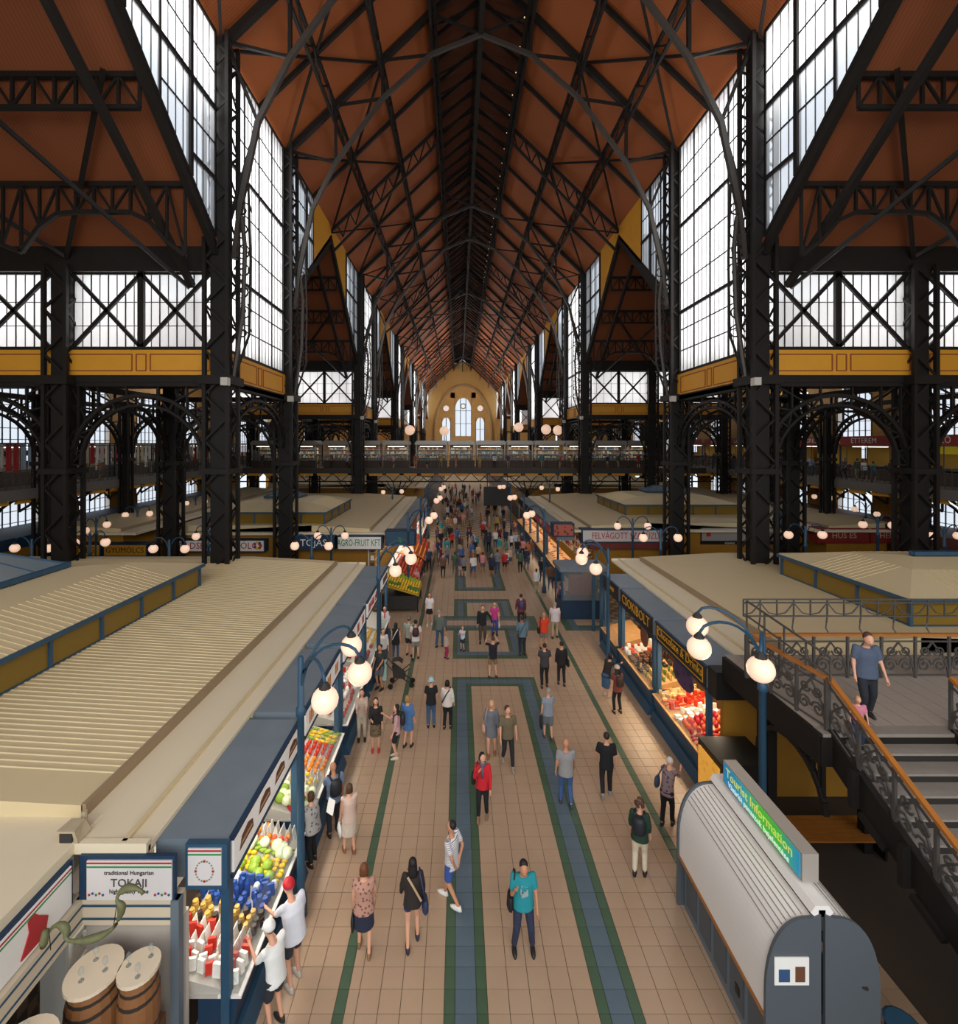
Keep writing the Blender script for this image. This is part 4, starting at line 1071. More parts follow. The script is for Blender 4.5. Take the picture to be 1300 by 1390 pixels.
# near end of the right row: ochre wall and black cabinets
o = MB().box(XF+.3, 13.4, 12.55, 12.7, 0, 3.3).build('end_wall', YELD); tag(o, 'ochre end wall of the right stalls under the landing', 'wall')
o = MB().box(XF-.02, XF+1.3, 12.3, 12.72, 2.7, 3.42).build('end_box', BLACK); tag(o, 'black box closing the end of the right fascia', 'box')
t = thing('display_cabinet', (6.7, 11.5, 0), 'black display cabinet with a glowing yellow front beside the stairs', 'cabinet')
MB().box(6.1, 7.3, 10.9, 12.0, 0, 1.95).build('body', BLACK, t)
MB().box(6.05, 6.1, 11.0, 11.9, .6, 1.8).build('lit_front', mat('cabinet_glow', 'd99a3a', .4, emit=1.2, kind='pattern', nscale=6), t)
MB().box(6.0, 6.12, 10.95, 11.95, .4, .55).build('sill', DARK, t)
t = thing('bench', (8.6, 11.2, 0), 'slatted yellow wooden bench under the stair landing', 'bench')
for k in range(6): MB().box(7.5, 9.8, 10.6+k*.13, 10.7+k*.13, .42, .45).build('slat', WOOD, t)
for x in (7.7, 9.6): MB().box(x, x+.06, 10.6, 11.35, 0, .42).build('leg', IRON, t)

# ---- wine stall in the near left corner
t = thing('wine_stall', (-4.9, 6.9, 0), 'corner wine stall with a white TOKAJI board and a tricolour line', 'stall')
MB().box(-5.55, -4.15, 6.9, 6.96, 2.72, 3.36).build('sign_board', BLUED, t)
MB().box(-5.42, -4.18, 6.875, 6.9, 2.74, 3.31).build('sign_panel', mat('sign_offwhite', 'd9d4d2', .5), t)
MB().box(-5.42, -4.18, 6.868, 6.875, 3.27, 3.29).build('red_stripe', REDM, t); MB().box(-5.42, -4.18, 6.868, 6.875, 3.215, 3.235).build('green_stripe', GREENM, t)
DT = mat('dark_print', '4a4444', .6)
text(t, 'TOKAJI', (-4.8, 6.87, 2.99), .165, (R(90), 0, 0), DT); text(t, 'traditional Hungarian', (-4.8, 6.87, 3.14), .085, (R(90), 0, 0), DT); text(t, 'high quality wine', (-4.8, 6.87, 2.87), .085, (R(90), 0, 0), DT)
fl = MB()
for cx_ in (-5.28, -4.32):
    for k in range(5): fl.mi = k % 3; fl.ball((cx_+(k-2)*.05, 6.87, 2.82+.02*(k % 2)), .02, .008, .02, n=6, rings=4)
fl.build('printed_flowers', [REDM, mat('g2a4f9a', '2a4f9a'), GREENM], t, kind='stuff')
MB().box(-5.66, -5.6, 2.6, 6.85, 2.72, 3.36).build('side_sign_board', BLUED, t)
MB().box(-5.6, -5.575, 2.7, 6.8, 2.74, 3.31).build('side_panel', WHITE, t)
MB().box(-5.575, -5.568, 2.7, 6.8, 3.27, 3.29).build('red_stripe', REDM, t); MB().box(-5.575, -5.568, 2.7, 6.8, 3.215, 3.235).build('green_stripe', GREENM, t)
g = MB(); g.prism([(6.0, 2.8), (6.35, 2.78), (6.4, 3.0), (6.25, 3.15), (6.2, 3.22), (6.1, 3.2), (6.12, 3.05)], 'x', -5.575, -5.56); g.build('printed_grapes', REDM, t)
MB().box(-5.6, -4.1, 6.9, 7.1, 2.35, 2.72).build('lower_board', mat('beige_board', 'cfc0a8', .6), t); MB().box(-5.75, -5.5, 2.6, 7.0, 2.35, 2.72).build('lower_board', mat('beige_board'), t)
for z in (2.45, 2.64):
    MB().box(-5.5, -4.15, 6.885, 6.9, z-.012, z+.012).build('blue_line', BLUE, t); MB().box(-5.5, -5.488, 2.6, 6.9, z-.012, z+.012).build('blue_line', BLUE, t)
MB().box(-5.6, -4.1, 7.1, 7.18, 0, 2.35).build('back_wall', mat('wine_wall', 'c9bfb4', .6), t)
MB().box(-6.4, -6.3, 2.6, 7.1, 0, 2.4).build('side_wall', mat('wine_wall2', '5a4636', .7, kind='check', nscale=6), t)
MB().box(-4.2, -4.08, 6.88, 7.0, 0, 2.72).build('post', GREY, t)
t = thing('fascia_end_sign', (-3.8, 7.1, 2.7), 'square white sign with a flower wreath and blue frame', 'sign')
MB().box(-4.1, -3.47, 7.08, 7.18, 2.7, 3.38).build('frame', BLUE, t); MB().box(-4.05, -3.55, 7.06, 7.08, 2.78, 3.33).build('panel', mat('sign_offwhite'), t)
MB().box(-4.05, -3.55, 7.052, 7.06, 3.29, 3.31).build('red_stripe', REDM, t); MB().box(-4.05, -3.55, 7.052, 7.06, 3.235, 3.255).build('green_stripe', GREENM, t)
fl = MB()
for k in range(20):
    a = k*math.pi/10; fl.mi = 0 if k % 5 == 0 else 1 if k % 2 else 2; fl.ball((-3.8+.13*math.cos(a), 7.05, 3.0+.15*math.sin(a)), .02 if k % 5 == 0 else .013, .006, None, n=6, rings=4)
fl.build('wreath', [REDM, mat('twig', '8a7f5a'), mat('leafprint', '6d8a5a')], t, kind='stuff')
for i, (x, y, r_) in enumerate(((-4.98, 6.45, .34), (-4.4, 6.5, .26), (-5.2, 5.6, .36))):
    B0 = 1.15
    t = thing('barrel_table', (x, y, B0), 'pale lidded wine barrel, %s' % ('left of the pair below the TOKAJI board', 'right of the pair below the TOKAJI board', 'the one nearest the viewer')[i], 'table')
    prof = [(r_*(.78+.22*math.sin(math.pi*k/8)), k*1.0/8) for k in range(9)]
    MB().lathe((x, y, B0), prof, 18).build('staves', mat('barrel_oak', '8a5c36', .6, noise=.2), t)
    for k in (1.2, 2.4, 5.6, 6.8): MB().lathe((x, y, B0+k/8-.02), [(r_*(.785+.22*math.sin(math.pi*k/8)), 0), (r_*(.785+.22*math.sin(math.pi*k/8)), .05)], 18).build('hoop', IRONL, t)
    MB().lathe((x, y, B0+1.0), [(r_*1.0, 0), (r_*1.0, .05)], 24).build('table_top', mat('pale_wood_top', 'e8d6bc', .4), t)
    for k in range(3):
        o = dup_mesh('wine_glass', PR.get('wg') or PR.setdefault('wg', MB().lathe((0,0,0), [(.035,0),(.03,.005),(.005,.01),(.005,.07),(.03,.1),(.035,.14),(.028,.17)], 10).mesh('wine_glass', CLEARG, smooth=True)), (x+.15*math.cos(k*2.1+i), y+.15*math.sin(k*2.1+i), B0+1.05), 0, 1, 'small clear glass standing on a barrel lid', 'glass', 'glasses on the barrel tables')
o = MB().box(-5.6, -4.25, 5.2, 6.85, 0, 1.15).build('wine_counter', mat('wine_counter_wood', '6e4a30', .6, noise=.2)); tag(o, 'brown wooden counter carrying the wine barrels in the corner stall', 'counter')
pts = [at(62, 1262, 6.15), at(58, 1288, 6.1), at(66, 1262, 6.2), at(80, 1253, 6.2), at(92, 1262, 6.2), at(88, 1277, 6.15), at(110, 1278, 6.15), at(135, 1272, 6.2), at(155, 1260, 6.2), at(164, 1242, 6.2), at(166, 1230, 6.15), at(157, 1222, 6.15), at(163, 1210, 6.2), at(175, 1204, 6.2), at(190, 1207, 6.2), at(197, 1216, 6.2)]
P = []
for i in range(len(pts)-1):
    for q in range(3): P.append(Vector(pts[i]).lerp(Vector(pts[i+1]), q/3))
P2 = [P[0]]+[(P[i-1]+P[i]+P[i+1])/3 for i in range(1, len(P)-1)]+[P[-1]]
t = thing('vine_sculpture', P2[20], 'twisted green and brown vine branch hanging under the TOKAJI board', 'branch')
MB().tube(P2, [.035+.015*math.sin(i*.7) for i in range(len(P2))], 8).build('stem', mat('vine_green', '6a6c48', .6, noise=.4, nscale=14), t, smooth=True)
MB().tube([P2[24], (P2[24].x+.05, P2[24].y, 3.36)], .006, 4).build('cord', IRON, t); MB().tube([P2[6], (P2[6].x+.02, P2[6].y, 2.75)], .006, 4).build('cord', IRON, t)
t = thing('floodlight', (-5.75, 7.3, 3.5), 'small beige floodlight on the roof corner above the TOKAJI board', 'lamp')
MB().hexa([(-5.9,6.95,3.5),(-5.6,6.95,3.5),(-5.6,7.2,3.52),(-5.9,7.2,3.52),(-5.88,6.9,3.72),(-5.62,6.9,3.72),(-5.66,7.15,3.72),(-5.86,7.15,3.72)]).build('housing', mat('beige_housing', 'b9a88c', .6, noise=.3), t)
MB().box(-5.84, -5.66, 6.9, 6.93, 3.55, 3.68).build('lens', DARK, t); MB().tube([(-5.75, 7.25, 3.48), (-5.75, 7.25, 3.75)], .04, 8).build('bracket', mat('beige_housing'), t)

# ---- signs of the blocks past the cross aisle
def front_sign(x0, x1, y, z0, z1, s, m, tm, size, label, depth=.9, box=BLUED, sx=1.):
    t = thing('shop_sign', ((x0+x1)/2, y, z0), label, 'sign')
    MB().box(x0-.08, x1+.08, y, y+depth, z0-.08, z1+.06).build('sign_box', box, t)
    pn = MB().box(x0, x1, y-.04, y, z0, z1).build('panel', m, t)
    if s: text(pn, s, ((x0+x1)/2, y-.05, (z0+z1)/2), size, (R(90), 0, 0), tm, sx=sx)
    return t
def pxs(px, y): return (px-VX)*y/F
zy = lambda py, y: EYE-(py-VY)*y/F
Y = 30.6
front_sign(pxs(459, Y), pxs(517, Y), Y, zy(745, Y), zy(729, Y), 'AGRO-FRUIT KFT.', WHITE, GREENM, .62, 'white sign reading AGRO-FRUIT KFT in green letters', sx=.58)
front_sign(pxs(399, Y), pxs(452, Y), Y, zy(745, Y), zy(729, Y), 'TOJÁS', BLUED, WHITE, .62, 'dark blue sign reading TOJÁS in white letters')
t = front_sign(pxs(524, Y), pxs(562, Y), Y, zy(739, Y), zy(722, Y), '', BLUE, WHITE, .5, 'dark blue corner box with a small green leaf at the left aisle edge')
MB().prism([(pxs(540, Y), 3.1), (pxs(544, Y), 2.95), (pxs(547, Y), 3.2), (pxs(541, Y), 3.35)], 'y', Y-.06, Y-.045).build('leaf', GREENM, t)
Y = 31.0
t = front_sign(pxs(232, Y), pxs(358, Y), Y, zy(748, Y), zy(734, Y), 'ZÖLDSÉG  GYÜMÖLCS', WHITE, REDM, .6, 'long white sign reading ZÖLDSÉG GYÜMÖLCS in red behind the left column', sx=.95)
for px, cs in ((239, ('caa14a', '2a4f9a', 'b02030')), (350, ('c9321f', '2a4f9a', 'f0c62a'))):
    g = MB()
    for k in range(7): g.mi = k % 3; g.ball((pxs(px, Y)+.2*math.cos(k*.9), Y-.05, 2.7+.2*math.sin(k*.9)), .1, .02, .1, n=7, rings=4)
    g.build('printed_fruit', [mat('g'+c, c) for c in cs], t, kind='stuff')
front_sign(pxs(142, Y), pxs(198, Y), Y, zy(754, Y), zy(740, Y), 'GYÜMÖLCS', mat('sign_yellow', 'c48a1c', .5), BLACK, .5, 'ochre sign reading GYÜMÖLCS in dark letters', sx=.95)
front_sign(pxs(80, Y), pxs(135, Y), Y, zy(754, Y), zy(740, Y), 'ZÖLDSÉG', mat('sign_yellow'), BLACK, .5, 'ochre sign reading ZÖLDSÉG partly behind the left column', sx=.95)
Y = 32.0
t = front_sign(pxs(791, Y), pxs(914, Y), Y, zy(735, Y), zy(720, Y), 'FELVÁGOTT SZAKÜZLET', mat('sign_grey', 'cfc8c4', .5), REDM, .62, 'long pale sign reading FELVÁGOTT SZAKÜZLET in red letters', sx=.72)
MB().box(pxs(800, Y), pxs(910, Y), Y-.03, Y, zy(745, Y), zy(737, Y)).build('lower_strip', mat('dull_red', '6e2f2a', .5), t)
t = front_sign(pxs(752, Y), pxs(778, Y), Y, zy(727, Y), zy(712, Y), '', mat('meat_print', 'b05a48', .5, kind='pattern', nscale=4), WHITE, .5, 'red printed sign of cold meats at the right aisle corner')
Y = 32.6
t = front_sign(pxs(952, Y), pxs(1082, Y), Y, zy(734, Y), zy(717, Y), '', mat('sign_grey2', 'a39c98', .5), REDM, .5, 'long blank greyish sign with a red crown mark beyond the right nave column')
MB().prism([(pxs(958, Y), zy(728, Y)), (pxs(964, Y), zy(728, Y)), (pxs(964, Y), zy(724, Y)), (pxs(961, Y), zy(721, Y)), (pxs(958, Y), zy(724, Y))], 'y', Y-.06, Y-.045).build('crown_mark', REDM, t)
MB().box(pxs(950, Y), pxs(1084, Y), Y-.03, Y, zy(739, Y), zy(735.5, Y)).build('dark_strip', BLACK, t); text(t, 'KOLBÁSZ', (pxs(990, Y), Y-.04, zy(737.2, Y)), .16, (R(90), 0, 0), WHITE)
RD = mat('sign_deep_red', '8a2a22', .5)
t = front_sign(pxs(1112, Y), pxs(1178, Y), Y, zy(736, Y), zy(718, Y), 'HÚS ÉS', RD, mat('pale_print', 'd8b8a0'), .55, 'deep red sign reading HÚS ÉS', box=RD)
t = front_sign(pxs(1183, Y), pxs(1262, Y), Y, zy(736, Y), zy(718, Y), 'HENTESÁRU', RD, mat('pale_print'), .55, 'deep red sign reading HENTESÁRU behind the right side column', box=RD)
t = thing('hanging_board', (3.4, 53.5, 3.3), 'large black display board hanging below the bridge over the aisle', 'board')
MB().box(at(657, 0, 53.5)[0], at(695, 0, 53.5)[0], 54.45, 54.7, zy(688, 53.5), zy(662, 53.5)).build('panel', BLACK, t)
for px in (662, 690): MB().tube([(at(px, 0, 53.55)[0], 54.57, 4.3), (at(px, 0, 53.55)[0], 54.57, 6.0)], .04, 5).build('hanger', IRON, t)

# ---- stall fronts past the cross aisle, along the aisle
for i in range(5):
    y0 = 31.3+i*4.2
    t = stall_unit(-1, XL, y0, y0+4.0, 'fruit stall of the left row past the cross aisle, %s' % ORD[i], mat('front_mix%d' % (i % 2), ('e6ded2', 'c46a3a')[i % 2], .5), 'far left stalls', light=120)
    t = stall_unit(1, XF, y0+.9, y0+4.9, 'shop of the right row past the cross aisle, %s' % ORD[i], mat('front_red', 'b8484c', .5) if i < 3 else DKBR, 'far right stalls', light=70, wood=True, inner='8a5a34')
    if i < 2: text(FP[t.name], 'HÚS', (XF-.05, y0+2.9, 3.05), .4, (R(90), 0, R(-90)), WHITE)
    heap([[('orange', ora)], [('tomato', redc)], [('apple', redc), ('apple', 'e0603a')], [('lemon', yel)]], 'the sloping display of the far left fruit stalls', XL+.35, XL-.9, y0+.2, y0+3.8, .75, 1.5, .3, .3, .03)
    heap([[('sausage', 'c85078'), ('sausage', 'b02030')], [('sausage', redc)]], 'the counters of the far right butchers', XF+.1, XF+1.1, y0+1.2, y0+4.6, .93, 1.26, .45, .5, .03)
# big fruit stand jutting into the cross aisle
def stand(x0, x1, y0, y1, z0, z1, label, zones, where, d=.14, tc='b8962e'):
    t = thing('fruit_stand', ((x0+x1)/2, (y0+y1)/2, 0), label, 'stand')
    MB().hexa([(x0, y0, z1-.1), (x1, y0, z0-.1), (x1, y1, z0-.1), (x0, y1, z1-.1), (x0, y0, z1), (x1, y0, z0), (x1, y1, z0), (x0, y1, z1)]).build('sloping_top', mat('stand_'+tc, tc, .8, noise=.2), t)
    MB().box(x0+.05, x1-.1, y0+.05, y1-.05, .15, z0-.1).build('skirt', DARK, t)
    for a in (x0+.05, x1-.1):
        for b in (y0+.05, y1-.1): MB().box(a, a+.06, b, b+.06, 0, z0-.05).build('leg', IRON, t)
    for (zz, kinds) in zones:
        heap([kinds], where, x0+.1, x1-.05, y0+(y1-y0)*zz[0], y0+(y1-y0)*zz[1], z1, z0, d, d, .02, skip=.02)
stand(-4.3, -2.2, 26.2, 28.6, 1.0, 1.6, 'sloping stand heaped with yellow fruit and greens at the corner of the left row', [((0, .12), [('lemon', yel)]), ((.12, .25), [('cabbage', '507a34'), ('lemon', yel)]), ((.25, .8), [('lemon', yel)]), ((.8, 1), [('lemon', yel), ('cabbage', grn)])], 'the yellow heaped corner stand', .14)
stand(-3.9, -2.5, 28.9, 33.6, 1.0, 1.8, 'sloping stand heaped with red and orange fruit behind the yellow one', [((0, .35), [('tomato', 'e0603a')]), ((.35, .6), [('apple', redc)]), ((.6, 1), [('orange', ora), ('tomato', redc)])], 'the red heaped stand', .16, 'a8452a')
stand(-3.6, -2.4, 34.2, 40, 1.0, 1.8, 'third sloping fruit stand further along the left row', [((0, .5), [('orange', ora)]), ((.5, 1), [('tomato', redc)])], 'the third fruit stand', .24, 'b05a2a')
# small glazed booth at the corner of the right row
t = thing('corner_booth', (6.4, 25.6, 0), 'small glazed blue booth with a flat grey roof in the right cross aisle', 'booth')
MB().box(5.5, 7.9, 25.2, 26.9, 0, 1.0).build('base', BLUED, t); MB().box(5.4, 8.0, 25.1, 27.0, 2.55, 2.75).build('flat_roof', SLATE, t)
for x in (5.5, 7.8):
    for y in (25.2, 26.8): MB().box(x, x+.1, y, y+.1, 1, 2.6).build('post', BLUE, t)
MB().box(5.6, 7.8, 25.22, 25.24, 1, 2.55).build('pane', CLEARG, t); MB().box(6.2, 7.4, 26.2, 26.6, 1, 2.0).build('rack', mat('g8a4438', '8a4438'), t); MB().box(6.0, 7.4, 25.8, 25.88, 2.46, 2.5).build('strip_light', TUBE, t)
for y in (22.3, 23.6): MB().box(XF-.05, XF+.1, y, y+.1, 0, 3.2).build('corner_post', BLUE, t)

# ------------------------------------------------------------------ globe lamps
gl = MB().ball((0, 0, 0), .23, n=20, rings=12).mesh('globe', GLOBE, smooth=True)
gls = MB().ball((0, 0, 0), .23, n=10, rings=6).mesh('globe', GLOBE, smooth=True)
def lamp(x, y, ztop, globes, label, group, cap=True, z0=0, big=True, light=0):
    t = thing('globe_lamp', (x, y, z0), label, 'lamp', group)
    p = MB(); p.lathe((x, y, z0), [(.13, 0), (.13, .3), (.08, .5), (.07, ztop-z0-1.2), (.1, ztop-z0-1.18), (.1, ztop-z0-1.05), (.07, ztop-z0-1.0), (.06, ztop-z0-.05), (.03, ztop-z0)], 10); p.build('post', BLUE, t, smooth=True)
    for (gx, gy, gz_) in globes:
        a = Vector((x, y, ztop-.95)); b = Vector((gx, gy, gz_+.3)); pts = []
        top = max(a.z, b.z)+.55
        for i in range(11):
            u = i/10; th = math.pi*u*.86
            h = (1-math.cos(th))/(1-math.cos(math.pi*.86)); pz = a.z*(1-u)+b.z*u+.62*math.sin(math.pi*u)**.8
            pts.append((a.x+(b.x-a.x)*h, a.y+(b.y-a.y)*h, pz))
        am = MB().tube(pts, .03, 6).build('arm', BLUE, t, smooth=True)
        MB().lathe((gx, gy, gz_+.17), [(.11, 0), (.1, .07), (.04, .14)], 10).build('globe_cap', DARK, am)
        link('globe', gl if big else gls, t, loc=(gx-x, gy-y, gz_-z0))
    if light:
        l = bpy.data.lights.new('globe_light', 'POINT'); l.energy = light; l.color = (1, .8, .6); l.shadow_soft_size = .3
        o = bpy.data.objects.new('globe_light', l); COL.objects.link(o)
        o.location = (sum(g[0] for g in globes)/len(globes), sum(g[1] for g in globes)/len(globes), globes[0][2]-.45)
lamp(-3.14, 9.4, 5.17, [(-2.32, 8.2, 4.94), (-1.86, 8.9, 5.07), (-2.38, 10.5, 4.9)], 'three armed globe lamp on a blue post, nearest on the left', 'three armed globe lamps', light=25)
lamp(6.45, 10.0, 5.34, [(5.45, 8.5, 5.33), (4.9, 9.6, 5.24), (5.37, 10.6, 5.29)], 'three armed globe lamp on a blue post, nearest on the right by the stairs', 'three armed globe lamps', light=25)
lamp(-3.15, 18.6, 5.2, [(-2.35, 17.6, 4.65), (-1.85, 18.4, 4.9), (-2.1, 19.8, 4.9)], 'three armed globe lamp, second on the left, above the row end', 'three armed globe lamps', light=20)
lamp(6.0, 18.9, 5.2, [(4.75, 18.2, 4.95), (5.0, 19.0, 5.0), (5.1, 17.5, 4.75)], 'three armed globe lamp, second on the right, behind the CSOKIBOLT sign', 'three armed globe lamps', light=20)
for i, y in enumerate((28.2, 37.5, 47.0)):
    lamp(-3.0, y, 5.3, [(-1.7, y-.8, 4.95), (-1.5, y+.6, 5.0)], 'globe lamp over the left side of the aisle, %s of those past the near row' % ORD[i], 'far aisle lamps', big=False)
    lamp(5.4, y+1.5, 5.3, [(4.2, y+.7, 5.0), (4.7, y+2.0, 4.9)], 'globe lamp over the right side of the aisle, %s of those past the near row' % ORD[i], 'far aisle lamps', big=False)
dl = [((431, 741-14), (468, 727), 28.5), ((400, 741), (446, 741), 24.6), ((838, 714), (879, 714), 30), ((873, 730), (920, 730), 25.4),
      ((208, 745), (251, 745), 24.8), ((101, 737), (143, 736), 25), ((266, 728), (300, 727), 28), ((1070, 726), (1116, 726), 26), ((1171, 712), (1211, 713), 28.5), ((66, 744), (20, 744), 24.8), ((1263, 727), (1300, 727), 27),
      ((116, 720), (145, 712), 31), ((170, 699), (203, 697), 36), ((253, 683), (278, 681), 43), ((1105, 674), (1128, 676), 45), ((1160, 691), (1190, 698), 38), ((1048, 713), (1072, 700), 33), ((520, 668), (545, 667), 48), ((735, 662), (757, 664), 47)]
dl.sort(key=lambda q: min(q[0][0], q[1][0]))
for i, (a, b, y) in enumerate(dl):
    A = at(a[0], a[1], y); B = at(b[0], b[1], y); mx = (A[0]+B[0])/2
    lamp(mx, y, max(A[2], B[2])+.5, [A, (B[0], y, B[2])], 'two armed blue globe lamp over the stalls, %s from the left' % ORD[i], 'two armed globe lamps', big=False)
hb = [((741, 603), 70), ((757, 604), 72), ((556, 604), 70), ((603, 605), 74), ((704, 600), 75)]
for i, (p, y) in enumerate(hb):
    A = at(p[0], p[1]-20, y); t = thing('high_lamp', (A[0], y, GZ1), 'white globe lamp on a post beyond the bridge, %s' % ORD[i], 'lamp', 'lamps beyond the bridge')
    MB().tube([(A[0], y, 3.88), (A[0], y, A[2]-.3)], .07, 6).build('post', BLUE, t); link('globe', MB().ball((0,0,0), .75, n=10, rings=6).mesh('globe', GLOBE, smooth=True), t, loc=(0, 0, A[2]-GZ1))

# ------------------------------------------------------------------ tourist information kiosk
t = thing('information_kiosk', (5.3, 8.25, 0), 'grey kiosk with closed white curved roller shutters and an oak edge', 'kiosk')
k0, k1 = 6.9, 9.6; xl, xr_ = 4.5, 6.1; xm = 5.3
MB().box(xl+.08, xr_-.08, k0+.05, k1-.05, 0, .98).build('cabinet', GREY, t)
for i in range(5):
    y = k0+.15+i*.5
    MB().box(xl+.06, xl+.08, y, y+.38, .18, .85).build('door_panel', mat('panel_dark', '4d565e', .5), t)
MB().box(xl+.05, xl+.07, k0+.75, k0+.86, .4, .55).build('lock_plate', BLACK, t)
MB().box(xl-.02, xl+.1, k0-.02, k1+.02, .97, 1.03).build('oak_edge', WOOD, t)
def prof(sg):
    pts = []
    for i in range(15):
        a = math.pi/2*i/14; pts.append((xm+sg*(.12+.68*math.cos(a)**.8), 1.35+1.12*math.sin(a)**.9 if i else 1.35))
    return [(xm+sg*.8, 1.03)]+pts
for sg in (-1, 1):
    P_ = prof(sg); sh = MB(); gr = MB()
    for (a, b) in zip(P_, P_[1:]): sh.quad((a[0], k0, a[1]), (a[0], k1, a[1]), (b[0], k1, b[1]), (b[0], k0, b[1]))
    sh.build('roller_shutter', mat('shutter_white', 'f0ece6', .45), t, smooth=True)
    for q in range(8, 15): gr.bar((P_[q][0]+sg*.004, k0+.05, P_[q][1]+.004), (P_[q][0]+sg*.004, k1-.05, P_[q][1]+.004), .012, .012)
    gr.build('shutter_ribs', mat('rib_grey', '9a9690', .5), t, kind='stuff')
    for y, nm in ((k0-.05, 'end_panel'), (k1, 'end_panel')):
        MB().prism([(xm+sg*.03, .0), (xm+sg*.84, .0)]+[(p[0]+sg*.035, p[1]+.03) for p in P_]+[(xm+sg*.03, 2.55)], 'y', y, y+.05).build(nm, mat('end_grey', '565c62', .5), t)
MB().prism([(xm-.1, 2.5), (xm-.17, 2.56), (xm-.1, 2.66), (xm+.1, 2.66), (xm+.17, 2.56), (xm+.1, 2.5)], 'y', k0-.03, k1+.03).build('ridge_cap', mat('shutter_white'), t)
MB().box(xm-.05, xm+.05, k0-.03, k1, 2.3, 2.6).build('ridge_gap', DARK, t)
MB().box(xm-.72, xm-.22, k0-.07, k0-.055, 1.55, 1.95).build('notice', WHITE, t); MB().box(xm-.66, xm-.5, k0-.075, k0-.07, 1.6, 1.78).build('notice_print', mat('g35527a', '35527a'), t); MB().box(xm-.42, xm-.28, k0-.075, k0-.07, 1.6, 1.82).build('notice_print', mat('print_brown'), t)
MB().lathe((xm+.6, k0-.06, 1.5), [(.04, 0), (.04, .01)], 10).build('lock', IRONL, t)
sgn = thing('information_sign', (5.35, 8.25, 2.68), 'long lit sign box reading Tourist Information on top of the white kiosk', 'sign')
MB().box(5.25, 5.5, 7.2, 9.35, 2.7, 3.13).build('sign_box', mat('box_grey', 'a39a90', .5), sgn)
SB = mat('lit_sign', '2f9ec4', .4, emit=.55)
nt = SB.node_tree
if 'GR' not in MATS:
    MATS['GR'] = SB; tc = nt.nodes.new('ShaderNodeTexCoord'); sp = nt.nodes.new('ShaderNodeSeparateXYZ'); rp = nt.nodes.new('ShaderNodeValToRGB')
    nt.links.new(tc.outputs['Generated'], sp.inputs[0]); nt.links.new(sp.outputs['Y'], rp.inputs[0])
    rp.color_ramp.elements[0].color = hx('1f9ac8'); rp.color_ramp.elements[0].position = 0
    rp.color_ramp.elements[1].color = hx('1f8fc8'); rp.color_ramp.elements[1].position = .95
    for p_, c_ in ((.22, '3ec24a'), (.45, '55c83a'), (.7, '2fa8c0')): e = rp.color_ramp.elements.new(p_); e.color = hx(c_)
    b_ = nt.nodes['Principled BSDF']; nt.links.new(rp.outputs[0], b_.inputs['Base Color']); nt.links.new(rp.outputs[0], b_.inputs['Emission Color'])
MB().box(5.235, 5.25, 7.24, 9.31, 2.73, 3.10).build('lit_panel', SB, sgn)
text(sgn, 'Tourist Information', (5.228, 8.3, 2.98), .23, (R(90), 0, R(-90)), mat('lit_yellow', 'e8e86a', .4, emit=.7), ext=.002)
text(sgn, 'Vásárlói panaszok bejelentése', (5.228, 8.3, 2.80), .14, (R(90), 0, R(-90)), mat('lit_white', 'f4fff4', .4, emit=.8), ext=.002)
for y in (7.6, 8.9): MB().box(5.33, 5.4, y, y+.08, 2.6, 2.72).build('bracket', DARK, sgn)
o = MB().lathe((6.6, 7.0, 0), [(.18, 0), (.22, .75), (.24, .78), (.2, .8)], 14).build('waste_bin', BLUE, smooth=False); tag(o, 'dark blue waste bin beside the end of the kiosk', 'bin')

# ------------------------------------------------------------------ stair landing
LZ = 3.86
t = thing('stair_landing', (9.5, 10.6, LZ), 'tiled stair landing on a dark iron frame at the right', 'landing')
MB().box(6.95, 14.5, 9.0, 12.3, LZ-.25, LZ-.015).build('slab', DARK, t)
cc = MB().box(0, .385, 0, .385, -.012, 0).mesh('landing_tile', MARB)
for i in range(14):
    for j in range(8): link('landing_tile', cc, t, loc=(6.97+i*.4-WL[t.name][0], 9.25+j*.385*1.0-WL[t.name][1]+j*.005, 0))
MB().box(6.95, 14.5, 8.98, 9.24, LZ-.06, LZ+.005).build('edge_stone', STONE, t)
for x in (7.2, 9.4, 12.5): 
    MB().box(x-.1, x+.1, 10.8, 11.0, 0, LZ-.25).build('column', IRON, t)
MB().box(6.9, 14.5, 8.95, 9.1, LZ-.6, LZ-.06).build('front_girder', IRON, t); MB().box(6.88, 7.02, 9.0, 12.3, LZ-.6, LZ-.02).build('side_girder', IRON, t)
q = MB()
for i in range(12):
    a0, a1 = math.pi*i/12, math.pi*(i+1)/12
    q.bar((7.0, 10.0+1.0*math.cos(a0), 2.3+.9*math.sin(a0)), (7.0, 10.0+1.0*math.cos(a1), 2.3+.9*math.sin(a1)), .1)
    q.bar((7.0, 10.0+1.0*math.cos(a0), 2.3+.9*math.sin(a0)), (7.0, 10.0+1.0*math.cos(a0), LZ-.5), .05)
q.build('arched_bracket', IRON, t, kind='stuff')
st = thing('staircase', (8.3, 6, 0), 'stone stair flight descending from the landing towards the viewer', 'stairs')
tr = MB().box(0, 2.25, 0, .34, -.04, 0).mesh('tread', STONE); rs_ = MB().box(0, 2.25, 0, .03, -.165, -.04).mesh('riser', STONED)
for i in range(1, 23):
    z = LZ-.165*i; y = 9.0-.3*i
    link('tread', tr, st, loc=(7.2-8.3, y-6-.03, z)); link('riser', rs_, st, loc=(7.2-8.3, y-6+.3, z+.165))
